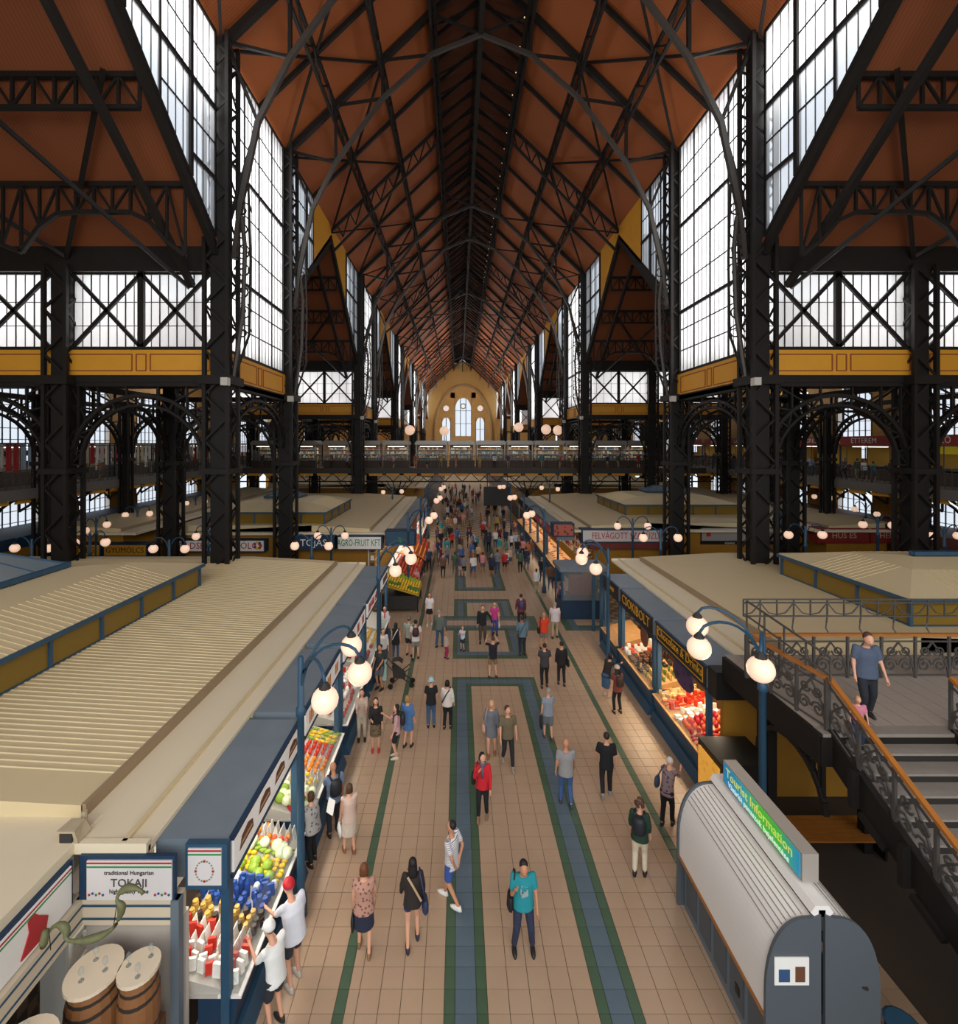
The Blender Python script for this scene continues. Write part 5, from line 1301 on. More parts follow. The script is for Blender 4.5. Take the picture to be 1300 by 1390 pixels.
for x in (7.1, 9.45):
    MB().hexa([(x, 9.05, LZ-.55), (x+.12, 9.05, LZ-.55), (x+.12, 2.5, .0), (x, 2.5, .0), (x, 9.05, LZ+.05), (x+.12, 9.05, LZ+.05), (x+.12, 2.5, .45), (x, 2.5, .45)]).build('stringer', IRON, st)
q = MB()
for i in range(7):
    y = 8.4-i*.95; z = LZ-.5-(9-y)*.55; q.bar((7.05, y, z+.55), (7.05, y, z-.1), .16, .1); q.bar((7.08, y-.1, z-.15), (7.08, y-.6, z-.05-.3), .1)
q.build('stringer_ornament', IRON, st, kind='stuff')
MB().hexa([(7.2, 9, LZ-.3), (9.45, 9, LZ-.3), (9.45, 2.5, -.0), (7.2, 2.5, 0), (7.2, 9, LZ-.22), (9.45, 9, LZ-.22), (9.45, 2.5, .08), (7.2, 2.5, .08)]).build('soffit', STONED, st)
# balustrades with C scrolls and an oak handrail
def scroll_panel(mb, a, b, h, w=.03):
    """posts and paired spirals between a and b (feet of the panel, may slope), h high"""
    a = Vector(a); b = Vector(b); d = b-a; hd = Vector((d.x, d.y, 0)).normalized(); n = Vector((-hd.y, hd.x, 0)); L = Vector((d.x, d.y)).length; sl = d.z/L
    def Pt(u, v): return a+hd*u+Vector((0, 0, sl*u+v))
    for v in (.07, h*.86): mb.bar(Pt(0, v), Pt(L, v), .03, .03, up=n)
    for (cu, cv, r, s0, fl) in ((L*.27, h*.3, L*.22, 0, 1), (L*.73, h*.3, L*.22, math.pi, -1), (L*.3, h*.63, L*.17, 0, -1), (L*.7, h*.63, L*.17, math.pi, 1)):
        pts = []
        for i in range(13):
            tt = i/12; an_ = s0+fl*1.5*2*math.pi*tt; rr = r*(1-.78*tt); pts.append(Pt(cu+rr*math.cos(an_), cv+rr*math.sin(an_)))
        mb.path(pts, w, w, up=n)
    mb.path([Pt(L*.02, .08), Pt(L*.12, h*.45), Pt(L*.5, h*.84)], w, w, up=n); mb.path([Pt(L*.98, .08), Pt(L*.88, h*.45), Pt(L*.5, h*.84)], w, w, up=n)
def balustrade(t, a, b, n, h, rail=True, hr=1.02):
    a = Vector(a); b = Vector(b)
    for i in range(n):
        p = a.lerp(b, i/n); q2 = a.lerp(b, (i+1)/n); m = MB(); scroll_panel(m, p, q2, h); m.build('scroll_panel', RAILI, t, kind='stuff')
        MB().bar(p, p+Vector((0,0,h+.02)), .05).build('baluster_post', RAILI, t)
    MB().bar(b, b+Vector((0,0,h+.02)), .06).build('baluster_post', RAILI, t)
    if rail: MB().bar(a+Vector((0,0,hr)), b+Vector((0,0,hr)), .09, .06).build('oak_handrail', WOOD, t)
t = thing('landing_balustrade', (10.5, 11.0, LZ), 'scrolled iron balustrade with oak rail across the back of the landing', 'railing')
balustrade(t, (6.8, 11.15, LZ), (13.2, 11.15, LZ), 8, 1.0)
up = MB()
for z in (1.42, 1.74, 1.82): up.bar((6.8, 11.25, LZ+z), (13.2, 11.25, LZ+z), .03)
for i in range(17):
    x = 6.8+i*.4
    up.bar((x, 11.25, LZ+1.42), (x, 11.25, LZ+1.82), .028)
    if i % 2 and i < 16: up.path([(x-.38, 11.25, LZ+1.46), (x-.2, 11.25, LZ+1.5), (x, 11.25, LZ+1.74), (x+.2, 11.25, LZ+1.5), (x+.38, 11.25, LZ+1.46)], .022, .022, up=(0, 1, 0))
    if i % 2: up.path([(x, 11.2, LZ+1.02), (x-.06, 11.22, LZ+1.14), (x-.02, 11.25, LZ+1.26), (x, 11.25, LZ+1.42)], .025)
up.build('upper_guard', RAILI, t, kind='stuff')
t = thing('side_balustrade', (6.9, 10.1, LZ), 'scrolled iron balustrade with oak rail along the left edge of the landing', 'railing')
balustrade(t, (6.85, 11.15, LZ), (7.1, 9.1, LZ), 3, 1.0)
gd = MB(); gd.bar((6.85, 11.2, LZ+1.8), (7.1, 9.0, LZ+1.45), .035); gd.bar((6.85, 11.2, LZ+1.45), (7.1, 9.0, LZ+1.1), .03)
for i in range(5):
    f = i/4; gd.bar((6.85+.25*f, 11.2-2.2*f, LZ+1.0), (6.85+.25*f, 11.2-2.2*f, LZ+1.8-.35*f), .03)
gd.build('upper_guard', RAILI, t, kind='stuff')
t = thing('stair_balustrade', (7.15, 7, 2.5), 'scrolled iron balustrade with oak handrail down the left side of the stairs', 'railing')
balustrade(t, (7.15, 9.1, LZ), (7.2, 3.0, LZ-6.1*.55), 9, 1.0)
t = thing('stair_balustrade', (9.5, 7, 2.5), 'scrolled iron balustrade at the right side of the stairs, cut by the frame edge', 'railing')
balustrade(t, (9.5, 9.1, LZ), (9.5, 3.0, LZ-6.1*.55), 9, 1.0)
# ------------------------------------------------------------------ people
QUEUE = []                                          # (mesh collector, voxel, callback(mesh))
def cap(mb, p0, p1, r0, r1=None, n=10):
    p0 = Vector(p0); p1 = Vector(p1); r1 = r0 if r1 is None else r1
    d = (p1-p0)
    if d.length < 1e-4: d = Vector((0, 0, .001))
    d.normalize()
    mb.tube([p0-d*r0, p0-d*r0*.75, p0-d*r0*.4, p0, p1, p1+d*r1*.4, p1+d*r1*.75, p1+d*r1], [.02*r0, .66*r0, .92*r0, r0, r1, .92*r1, .66*r1, .02*r1], n)
def loft(mb, rings, n=14):                          # rings: (cx, cy, z, rx, ry)
    base = len(mb.v)
    for (cx, cy, z, rx, ry) in rings:
        for k in range(n):
            a = 2*math.pi*k/n; mb.v.append((cx+rx*math.cos(a), cy+ry*math.sin(a), z))
    for i in range(len(rings)-1):
        for k in range(n):
            k2 = (k+1) % n; mb.f.append((base+i*n+k, base+i*n+k2, base+(i+1)*n+k2, base+(i+1)*n+k)); mb.m.append(mb.mi)
    mb.f.append(tuple(base+k for k in range(n))[::-1]); mb.m.append(mb.mi)
    L = (len(rings)-1)*n; mb.f.append(tuple(base+L+k for k in range(n))); mb.m.append(mb.mi)
def arm_dir(side, a, b, yaw=0):
    a, b = R(a), R(b); return Vector((side*math.sin(b), math.sin(a)*math.cos(b), -math.cos(a)*math.cos(b)))
def skeleton(H, fem, P):
    """joints in local space: the figure faces +Y"""
    J = {}; k = H; lean = R(P.get('lean', 0)); wlk = P.get('walk', 0)
    hipz = .52*k if not P.get('bendk') else .48*k
    sw, hw_ = (.09 if fem else .106)*k, (.05 if fem else .054)*k
    J['hip'] = Vector((0, 0, hipz))
    def up(x, z, y=0): return J['hip']+Vector((x, y*math.cos(lean)+z*math.sin(lean), z*math.cos(lean)-y*math.sin(lean)))
    J['waist'] = up(0, .1*k); J['chest'] = up(0, .22*k); J['neck'] = up(0, .31*k, .0); J['head'] = up(0, .41*k, .012*k)
    hd = R(P.get('nod', 0))
    J['head'] = J['neck']+Vector((0, .012*k+.09*k*math.sin(lean+hd), .09*k*math.cos(lean+hd)))
    for s, n in ((-1, 'L'), (1, 'R')):
        J['sh'+n] = up(s*sw, .285*k)
        a, b, e, ein = P.get('arm'+n, (8+(14*wlk*(-s if P.get('lead', 1) > 0 else s)), 9, 14, 0))
        d = arm_dir(s, a, b); J['el'+n] = J['sh'+n]+d*.165*k
        d2 = arm_dir(s, a+e, b*.3-ein); J['wr'+n] = J['el'+n]+d2*.145*k; J['hd'+n] = d2
        st = wlk*(s*P.get('lead', 1))*.13*k
        fy = st; lift = .0
        J['hp'+n] = J['hip']+Vector((s*hw_, 0, -.01*k))
        back = st < -.01
        J['an'+n] = Vector((s*(hw_+P.get('spread', .01)*k), fy, .045*k+(.05*k if back and wlk > .5 else 0)))
        mid = (J['hp'+n]+J['an'+n])/2; L = (J['hp'+n]-J['an'+n]).length; full = .475*k
        bend = math.sqrt(max(.0, (full/2)**2-(min(L, full*.999)/2)**2))
        J['kn'+n] = mid+Vector((0, min(bend, .07*k)+.01*k, 0))
    return J
HAIRC = {'black': '17120f', 'dark': '2c1d14', 'brown': '4d3220', 'auburn': '6e4024', 'blond': 'a8814e', 'grey': '9a948c', 'white': 'cfcac2', 'lblond': 'c4a270'}
np_ = [0]
def person(px, py, H, head, label, top='808080', bottom='2a2a30', bkind='trousers', sleeve=.45, fem=False, hair='dark', hstyle='short', shoes='26221f', skin=0, pose=None, extras=(), world=None, vox=.022, stripes=None, group=None, blen=None, tlen=0, pos_label=True):
    P = pose or {}
    if world: x, y, z = world
    else: y = EYE*F/(py-VY); x = (px-VX)*y/F; z = 0
    k = H; J = skeleton(H, fem, P)
    t = thing('person', (x, y, z), label, 'person', group, rz=R(head))
    np_[0] += 1
    SK = SKINS[skin]
    def lk(nm, me): o = bpy.data.objects.new(nm, me); COL.objects.link(o); o.parent = t; return o
    def q(mb, nm, m, v, extra=None):
        def cb(me):
            me.name = nm; me.materials.clear(); me.materials.append(m)
            me.polygons.foreach_set('use_smooth', [True]*len(me.polygons)); lk(nm, me)
        QUEUE.append((mb, v, cb, extra))
    wd = .9 if fem else 1.0; fat = P.get('fat', 1.0)
    # body
    b = MB(); hip, wa, ch, nk, hd = J['hip'], J['waist'], J['chest'], J['neck'], J['head']
    def torso(mb, g=0., z0=0, hem=None):
        rr = []
        if hem: rr.append((hip.x, hip.y-.0, hip.z-hem*k, .098*k*fat+g, .072*k*fat+g))
        rr += [(hip.x, hip.y, hip.z-.03*k, .094*k*fat+g, .068*k*fat+g), (wa.x, wa.y, wa.z, (.078 if fem else .086)*k*fat+g, .06*k*fat+g), (ch.x, ch.y, ch.z, .096*k*wd*fat+g, .066*k*fat+g),
               (ch.x*.4+nk.x*.6, ch.y*.4+nk.y*.6, ch.z*.4+nk.z*.6, .082*k*wd+g, .048*k+g), (nk.x, nk.y, nk.z-.022*k, .042*k+g*.6, .034*k+g*.6)]
        if mb: loft(mb, rr)
    torso(b)
    cap(b, nk-Vector((0, 0, .03*k)), hd-Vector((0, 0, .02*k)), .031*k, .029*k)
    yw = R(P.get('turn', 0)); fx = Vector((-math.sin(yw), math.cos(yw), -math.sin(R(P.get('nod', 0)))*.8)).normalized(); sd = Vector((math.cos(yw), math.sin(yw), 0))
    b.ball(tuple(hd), .045*k, .053*k, .065*k, n=14, rings=9); cap(b, hd-Vector((0, 0, .03*k))+fx*.012*k, hd-Vector((0, 0, .037*k))+fx*.022*k, .026*k, .02*k)
    cap(b, hd+fx*.045*k+Vector((0, 0, .004*k)), hd+fx*.056*k-Vector((0, 0, .01*k)), .006*k, .009*k, 6)
    for s in (-1, 1): b.ball(tuple(hd+sd*s*.044*k), .008*k, .012*k, .017*k, n=7, rings=5)
    fing = MB()
    for n, s in (('L', -1), ('R', 1)):
        cap(b, J['sh'+n], J['el'+n], .0255*k, .021*k); cap(b, J['el'+n], J['wr'+n], .021*k, .0145*k)
        cap(b, ch+Vector((s*.05*k, 0, .03*k)), J['sh'+n]-Vector((s*.008*k, 0, .006*k)), .036*k, .027*k)
        d = J['hd'+n].normalized(); w = J['wr'+n]
        side_ = d.cross(Vector((0, 1, 0)) if abs(d.y) < .8 else Vector((0, 0, 1))).normalized(); nrm = side_.cross(d)
        cap(b, w+d*.012*k, w+d*.045*k, .0165*k, .019*k, 8)
        fwd = nrm if nrm.y > 0 else -nrm; sd2 = d.cross(fwd).normalized(); inn = Vector((-s, .2, 0)); spread_ax = inn.cross(d).normalized()
        for f in range(4):
            off = spread_ax*(f-1.5)*.0098*k; ln = (.036, .043, .04, .032)[f]*k
            p0 = w+d*.05*k+off; p1 = p0+d*ln*.55+off*.15; p2 = p1+(d*.8+inn*.5).normalized()*ln*.5
            fing.tube([p0, p1, p2], [.0056*k, .005*k, .0038*k], 6)
        tb = w+d*.02*k-spread_ax*.014*k*(1 if (spread_ax.y < 0) else -1)
        thd = (d*.7+Vector((0, .7, 0))).normalized(); fing.tube([w+d*.02*k+Vector((0, .012*k, 0)), w+d*.035*k+thd*.02*k, w+d*.045*k+thd*.035*k], [.007*k, .006*k, .0045*k], 6)
        cap(b, J['hp'+n], J['kn'+n], .048*k*fat**.5, .031*k); cap(b, J['kn'+n], J['an'+n], .031*k, .019*k)
        cap(b, J['an'+n]-Vector((0, .005*k, .02*k)), J['an'+n]+Vector((0, .085*k, -.028*k)), .02*k, .016*k, 8)
    q(b, 'body', SK, vox, fing)
    # top
    tm = mat('cloth_'+top, top, .85, noise=.12, nscale=9) if not stripes else mat('cloth_%s_%s' % (top, stripes), top, .85, kind=stripes[0], nscale=stripes[1])
    c = MB(); torso(c, .012*k, hem=.055+tlen)
    for n, s in (('L', -1), ('R', 1)):
        cap(c, ch+Vector((s*.05*k, 0, .03*k)), J['sh'+n]-Vector((s*.008*k, 0, .006*k)), .044*k, .033*k)
        if sleeve > 0:
            e = J['sh'+n].lerp(J['el'+n], min(1, sleeve*1.6 if sleeve < .6 else 1)); cap(c, J['sh'+n], J['sh'+n].lerp(e, .2), .034*k, .034*k); c.tube([J['sh'+n], J['sh'+n].lerp(e, .5), e], [.033*k, .034*k, .034*k], 10)
            if sleeve > .6: cap(c, J['el'+n], J['el'+n].lerp(J['wr'+n], (sleeve-.6)/.4*.97), .03*k, .023*k)
    q(c, 'top', tm, vox*1.1)
    # lower garment
    bm_ = mat('cloth_'+bottom, bottom, .85, noise=.15, nscale=9) if not P.get('bpat') else mat('clothp_'+bottom, bottom, .85, kind='pattern', nscale=14)
    c = MB()
    if bkind == 'skirt':
        ln = blen or .22; ym = (J['knL'].y+J['knR'].y)/2*.5
        loft(c, [(0, ym, hip.z-ln*k, .115*k, .1*k), (0, ym*.5, hip.z-ln*.5*k, .108*k, .088*k), (0, 0, hip.z+.0*k, .102*k*fat, .078*k*fat), (0, wa.y*.5, hip.z+.06*k, .076*k*fat, .057*k*fat)])
    else:
        loft(c, [(0, 0, hip.z-.06*k, .085*k*fat, .07*k*fat), (0, 0, hip.z, .098*k*fat, .072*k*fat), (0, wa.y*.5, hip.z+.05*k, .078*k*fat, .058*k*fat)])
        for n in 'LR':
            if bkind == 'shorts':
                e = J['hp'+n].lerp(J['kn'+n], blen or .85); c.tube([J['hp'+n]+Vector((0,0,.02*k)), J['hp'+n].lerp(e, .5), e], [.056*k, .054*k, .05*k], 10)
            else:
                w_ = 1.0 if not P.get('slim') else .94
                cap(c, J['hp'+n], J['kn'+n], .056*k*w_*fat**.5, .041*k*w_); c.tube([J['kn'+n], J['kn'+n].lerp(J['an'+n], .5), J['kn'+n].lerp(J['an'+n], (blen or .93))], [.041*k*w_, .036*k*w_, .033*k*w_], 10)
    q(c, {'skirt': 'skirt', 'shorts': 'shorts', 'trousers': 'trousers'}[bkind], bm_, vox*1.1)
    # shoes
    for n in 'LR':
        a = J['an'+n]; m = MB(); zf = a.z-.045*k
        m.prism([(a.x-.021*k, 0), (a.x+.021*k, 0)], 'y', 0, 0) if False else None
        loft(m, [(a.x, a.y+.035*k, zf+.002, .026*k, .078*k), (a.x, a.y+.036*k, zf+.018*k, .027*k, .08*k), (a.x, a.y+.02*k, zf+.036*k, .024*k, .055*k), (a.x, a.y-.004*k, zf+.052*k, .021*k, .027*k)], 12)
        me = m.mesh('shoe', mat('shoe_'+shoes, shoes, .5), smooth=True); lk('shoe', me)
    # hair
    if hstyle != 'bald':
        hm = mat('hair_'+hair, HAIRC.get(hair, '2c1d14'), .6, noise=.3, nscale=40); m = MB(); bk = -fx
        hc = hd+Vector((0, 0, .012*k))+bk*.008*k
        if hstyle == 'curly':
            for i in range(26):
                a = rng.uniform(0, 6.28); zz = rng.uniform(-.5, 1); rr_ = math.sqrt(max(0, 1-zz*zz)); v = Vector((rr_*math.cos(a), rr_*math.sin(a), zz))
                if v.dot(fx) > .55 and zz < .4: v -= fx*.9
                m.ball(tuple(hc+v*.045*k), .026*k, n=7, rings=5)
        else:
            # cap of hair: an ellipsoid pushed back and up so the face stays open
            m.ball(tuple(hc+bk*.012*k+Vector((0, 0, .01*k))), .0475*k, .049*k, .054*k, n=14, rings=9)
            if hstyle == 'long':
                loft(m, [tuple(hd+bk*.045*k)[:2]+(nk.z-.07*k, .052*k, .02*k), tuple(hd+bk*.04*k)[:2]+(nk.z, .054*k, .026*k), tuple(hd+bk*.022*k)[:2]+(hd.z, .05*k, .038*k), tuple(hd+bk*.015*k)[:2]+(hd.z+.03*k, .04*k, .035*k)], 12)
            if hstyle == 'bob':
                loft(m, [tuple(hd+bk*.026*k)[:2]+(hd.z-.05*k, .05*k, .032*k), tuple(hd+bk*.02*k)[:2]+(hd.z, .052*k, .042*k), tuple(hd+bk*.01*k)[:2]+(hd.z+.04*k, .04*k, .04*k)], 12)
            if hstyle == 'bun': m.ball(tuple(hd+bk*.055*k+Vector((0, 0, .03*k))), .022*k, n=8, rings=6)
        lk('hair', m.mesh('hair', hm, smooth=True))
    for s in (-1, 1):
        e = hd+fx*.0455*k+sd*s*.0165*k+Vector((0, 0, .006*k)); lk('eye', MB().ball(tuple(e), .0052*k, n=6, rings=4).mesh('eye', BLACK))
    e = hd+fx*.047*k-Vector((0, 0, .026*k)); lk('mouth', MB().bar(e-sd*.012*k, e+sd*.012*k, .005*k, .012*k).mesh('mouth', mat('lips', '9a5048')))
    for ex in extras:
        kd = ex[0]; cc = (ex[1] if len(ex) > 1 else '') or '202020'; cm = mat('acc_'+cc, cc, .6)
        if kd in ('cap', 'hat'):
            m = MB(); c0 = hd+Vector((0, 0, .028*k)); c0 = hd+Vector((0, 0, .018*k))-fx*.006*k; m.lathe(tuple(c0), [(.056*k, 0), (.058*k, .02*k), (.05*k, .045*k), (.03*k, .062*k), (.01*k, .067*k)], 16, 1, 1.12)
            if kd == 'hat': m.lathe(tuple(c0-Vector((0,0,.008*k))), [(.078*k, 0), (.054*k, .012*k)], 14)
            else:
                f0 = c0+fx*.05*k; m.hexa([f0-sd*.034*k-Vector((0,0,.004)), f0+sd*.034*k-Vector((0,0,.004)), f0+sd*.022*k+fx*.045*k-Vector((0,0,.016)), f0-sd*.022*k+fx*.045*k-Vector((0,0,.016)), f0-sd*.034*k+Vector((0,0,.006)), f0+sd*.034*k+Vector((0,0,.006)), f0+sd*.022*k+fx*.045*k-Vector((0,0,.008)), f0-sd*.022*k+fx*.045*k-Vector((0,0,.008))])
            lk(kd if kd == 'hat' else 'peaked_cap', m.mesh(kd, cm, smooth=True))
        if kd == 'backpack':
            m = MB(); c0 = ch+Vector((0, -.115*k, -.0*k)); loft(m, [(c0.x, c0.y, c0.z-.12*k, .07*k, .045*k), (c0.x, c0.y, c0.z-.08*k, .085*k, .055*k), (c0.x, c0.y, c0.z+.04*k, .08*k, .05*k), (c0.x, c0.y, c0.z+.085*k, .055*k, .03*k)], 10)
            for s in (-1, 1): m.path([c0+Vector((s*.05*k, .03*k, .07*k)), J['sh'+('R' if s > 0 else 'L')]+Vector((-s*.035*k, -.02*k, .05*k)), J['sh'+('R' if s > 0 else 'L')]+Vector((-s*.035*k, .05*k, .01*k)), ch+Vector((s*.075*k, .07*k, -.06*k))], .022*k, .012*k)
            o = link('backpack', m.mesh('backpack', cm, smooth=True), None); o.parent = None
            o.matrix_world = Matrix.Translation((x, y, z)) @ Matrix.Rotation(R(head), 4, 'Z'); tag(o, ex[2], 'bag')
        if kd in ('bagL', 'bagR'):                   # shoulder bag hanging at the hip
            s = -1 if kd[-1] == 'L' else 1; m = MB(); sh = J['sh'+kd[-1]]; drop = ex[3] if len(ex) > 3 else .0
            c0 = Vector((s*.14*k, -.01*k, hip.z-.0*k-drop*k)); loft(m, [(c0.x, c0.y, c0.z-.075*k, .03*k, .07*k), (c0.x, c0.y, c0.z-.05*k, .04*k, .085*k), (c0.x, c0.y, c0.z+.05*k, .032*k, .08*k), (c0.x, c0.y, c0.z+.07*k, .012*k, .07*k)], 10)
            m.path([c0+Vector((0, .05*k, .06*k)), sh+Vector((-s*.01*k, .04*k, .03*k)), sh+Vector((-s*.015*k, -.0*k, .045*k)), sh+Vector((-s*.01*k, -.05*k, .02*k)), c0+Vector((0, -.05*k, .06*k))], .016*k, .008*k)
            o = link('shoulder_bag', m.mesh('bag', cm, smooth=True)); o.matrix_world = Matrix.Translation((x, y, z)) @ Matrix.Rotation(R(head), 4, 'Z'); tag(o, ex[2], 'bag')
        if kd in ('handL', 'handR'):                 # bag carried in the hand
            w = J['wr'+kd[-1]]+J['hd'+kd[-1]]*.06*k; m = MB(); hh = ex[3] if len(ex) > 3 else .16
            loft(m, [(w.x, w.y, w.z-.05*k-hh*k, .022*k, .085*k), (w.x, w.y, w.z-.05*k-hh*.5*k, .03*k, .09*k), (w.x, w.y, w.z-.05*k, .014*k, .075*k)], 10)
            m.path([w+Vector((0, .05*k, -.05*k)), w+Vector((0, .02*k, 0)), w+Vector((0, -.02*k, 0)), w+Vector((0, -.05*k, -.05*k))], .01*k)
            o = link('carried_bag', m.mesh('bag', cm, smooth=True)); o.matrix_world = Matrix.Translation((x, y, z)) @ Matrix.Rotation(R(head), 4, 'Z'); tag(o, ex[2], 'bag')
        if kd == 'strap':
            s = ex[3] if len(ex) > 3 else 1; m = MB()
            a = J['shR' if s > 0 else 'shL']; pts = [a+Vector((-s*.03*k, -.055*k, .02*k)), ch+Vector((0, -.088*k*fat, -.0)), hip+Vector((-s*.09*k, -.082*k*fat, .04*k))]
            m.path(pts, .022*k, .008*k, up=(0, 1, 0)); pts = [a+Vector((-s*.03*k, .06*k, .02*k)), ch+Vector((0, .088*k*fat, 0)), hip+Vector((-s*.09*k, .082*k*fat, .04*k))]; m.path(pts, .022*k, .008*k, up=(0, 1, 0)); lk('bag_strap', m.mesh('strap', cm))
        if kd == 'print':
            m = MB(); pts = []; 
            for i in range(9): a = 2*math.pi*i/9+.3; rr_ = (.055 if i % 2 else .042)*k; pts.append((ch.x+rr_*math.cos(a), ch.z-.05*k+rr_*1.35*math.sin(a)))
            m.prism(pts, 'y', ch.y+.04*k, ch.y+.081*k); lk('printed_motif', m.mesh('print', mat('motif', '9aa4a6', .8, kind='pattern', nscale=14)))
        if kd == 'phone':
            w = J['wrR']+J['hdR']*.05*k; lk_o = link('phone', MB().box(-.04, .04, -.006, .006, -.07, .07).mesh('phone', BLACK)); lk_o.matrix_world = Matrix.Translation((x, y, z)) @ Matrix.Rotation(R(head), 4, 'Z') @ Matrix.Translation(w+Vector((-.03, .02, .05))); tag(lk_o, ex[2], 'phone')
        if kd == 'scarf':
            m = MB(); m.lathe(tuple(nk-Vector((0,0,.02*k))), [(.055*k, 0), (.06*k, .02*k), (.045*k, .035*k)], 12); m.bar(nk+Vector((0, .06*k, 0)), ch+Vector((0, .085*k, -.08*k)), .035*k, .02*k); lk('scarf', m.mesh('scarf', cm, smooth=True))
        if kd == 'skirtlayer': pass
    return t
def flush():
    if not QUEUE: return
    obs = []
    for mb, v, cb, extra in QUEUE:
        me = mb.mesh('shape', BLACK); o = bpy.data.objects.new('shape', me); COL.objects.link(o)
        md = o.modifiers.new('r', 'REMESH'); md.mode = 'VOXEL'; md.voxel_size = v; md.use_smooth_shade = True
        sm = o.modifiers.new('s', 'SMOOTH'); sm.factor = .5; sm.iterations = 2
        obs.append(o)
    dg = bpy.context.evaluated_depsgraph_get()
    for o, (mb, v, cb, extra) in zip(obs, QUEUE):
        me = bpy.data.meshes.new_from_object(o.evaluated_get(dg), depsgraph=dg)
        if extra and extra.v:                          # fingers rooted inside the palm, joined into the body mesh
            vs = [tuple(x.co) for x in me.vertices]; fs = [tuple(p.vertices) for p in me.polygons]; n0 = len(vs)
            vs += [tuple(p) for p in extra.v]; fs += [tuple(n0+i for i in f) for f in extra.f]
            m2 = bpy.data.meshes.new('body'); m2.from_pydata(vs, [], fs); m2.update(); bpy.data.meshes.remove(me); me = m2
        cb(me)
    for o in obs:
        d = o.data; bpy.data.objects.remove(o); bpy.data.meshes.remove(d)
    QUEUE.clear()

SW = dict(walk=.6); ST = dict(walk=.0)
def W(a, lead=1, **k): d = dict(walk=a, lead=lead); d.update(k); return d
B_ = 180                                            # faces the viewer
person(710, 1288, 1.72, 180, 'person in a teal printed t-shirt and navy trousers facing the viewer, shoulder bag', '1f8a94', '2a2f48', hair='black', skin=1, shoes='1c1a18', pose=dict(spread=.045, armR=(25, 8, 120, 12), fat=1.12, nod=25), extras=[('print',), ('bagR', '17171a', 'black shoulder bag of the person in the teal t-shirt')], vox=.018, sleeve=.5)
person(613, 1228, 1.72, 60, 'person in a white striped t-shirt and blue shorts, hands behind the back', 'ece8ec', '35529a', 'shorts', hair='black', skin=1, shoes='e8e6e0', pose=W(1.0, 1, armL=(-28, 6, 30, 30), armR=(-28, 6, 30, 30), turn=20), vox=.018, stripes=('stripe', 11))
person(560, 1283, 1.66, 10, 'person with long dark hair, black top, blue shorts and a navy bag, seen from behind', '2a2220', '24386e', 'shorts', fem=True, hair='black', hstyle='long', sleeve=1, shoes='2a2a3a', pose=W(.5, 1), blen=.4, extras=[('bagR', '2c3556', 'navy bag with a tan flap on the person in black', .06), ('strap', 'b89a78', '', -1)], vox=.018)
person(494, 1292, 1.66, 5, 'person in a floral pink blouse and dark skirt seen from behind, carrying a black bag', 'b98a78', '242a40', 'skirt', fem=True, hair='auburn', hstyle='bob', sleeve=.3, pose=W(.5, -1, fat=1.15), blen=.24, extras=[('handL', '1c1c1e', 'black briefcase like bag carried by the person in the floral blouse', .15)], vox=.018, stripes=('pattern', 16), shoes='8a6a4a')
person(655, 1110, 1.65, 172, 'person in a bright red cardigan and black trousers with a small black bag', 'c41a2a', '17161a', fem=True, hair='black', hstyle='bob', sleeve=1, shoes='8a6a50', pose=W(.35, 1, slim=1, armR=(30, 6, 125, 25), turn=35), extras=[('scarf', '5a5a6a'), ('bagR', '1a1618', 'small black bag of the person in the red cardigan', -.08)], vox=.02)
person(667, 1024, 1.66, 176, 'person with long fair hair in a grey short dress holding hands', '6c7078', '6c7078', 'skirt', fem=True, hair='lblond', hstyle='long', sleeve=.9, shoes='8a5a3a', pose=W(.4, 1, turn=-15), blen=.16, extras=[('bagR', 'c9a08c', 'pink handbag of the person in the grey dress', .02)])
person(689, 1040, 1.78, 184, 'person in an olive t-shirt and dark jeans walking beside the grey dress', '6a5e48', '1f2226', hair='brown', shoes='9a8a78', pose=W(.8, -1, slim=1, turn=30), sleeve=.5)
person(744, 1003, 1.64, 5, 'person with short grey hair in a striped vest and grey knee shorts from behind', '8a94a0', '6a7074', 'shorts', fem=True, hair='grey', hstyle='short', shoes='6a4038', pose=W(.4, -1, fat=1.1), blen=1.1, stripes=('boards_x', 6), extras=[('handL', '2a2a2c', 'dark bag held by the grey haired person', .2)])
person(768, 1095, 1.78, -5, 'bald person in a grey t-shirt and blue jeans walking away', '8e8c8c', '3a5888', hstyle='bald', skin=1, pose=W(.6, -1, fat=1.08), shoes='3a4450')
person(823, 1083, 1.76, -8, 'person in a black t-shirt and black trousers walking away', '15161a', '17181c', hair='dark', shoes='8a8a8c', pose=W(.6, 1), sleeve=.55)
person(868, 1188, 1.68, -25, 'person with curly brown hair, dark green top and cream trousers', '1f3a2c', 'd2c6ac', fem=True, hair='brown', hstyle='curly', sleeve=.8, shoes='1a1a1a', pose=W(.2, 1, fat=1.05), extras=[('backpack', '1c2028', 'black backpack with pale straps on the curly haired person')], vox=.019)
person(905, 1120, 1.62, -40, 'white haired person in a red and grey patterned blouse bending to the right stall', '8a7478', '17161a', fem=True, hair='white', hstyle='short', sleeve=.8, pose=W(.4, 1, lean=22, armR=(50, 8, 50, 10), armL=(50, 8, 50, 10)), stripes=('pattern', 12), extras=[('bagL', '39465c', 'blue grey handbag of the bending white haired person', -.1)], vox=.02)
person(936, 1180, 1.6, -20, 'person in a lilac sleeveless top half hidden behind the white kiosk', 'c8c8e0', '2a2c34', fem=True, hair='auburn', hstyle='bun', sleeve=0, pose=W(.1, 1, nod=20))
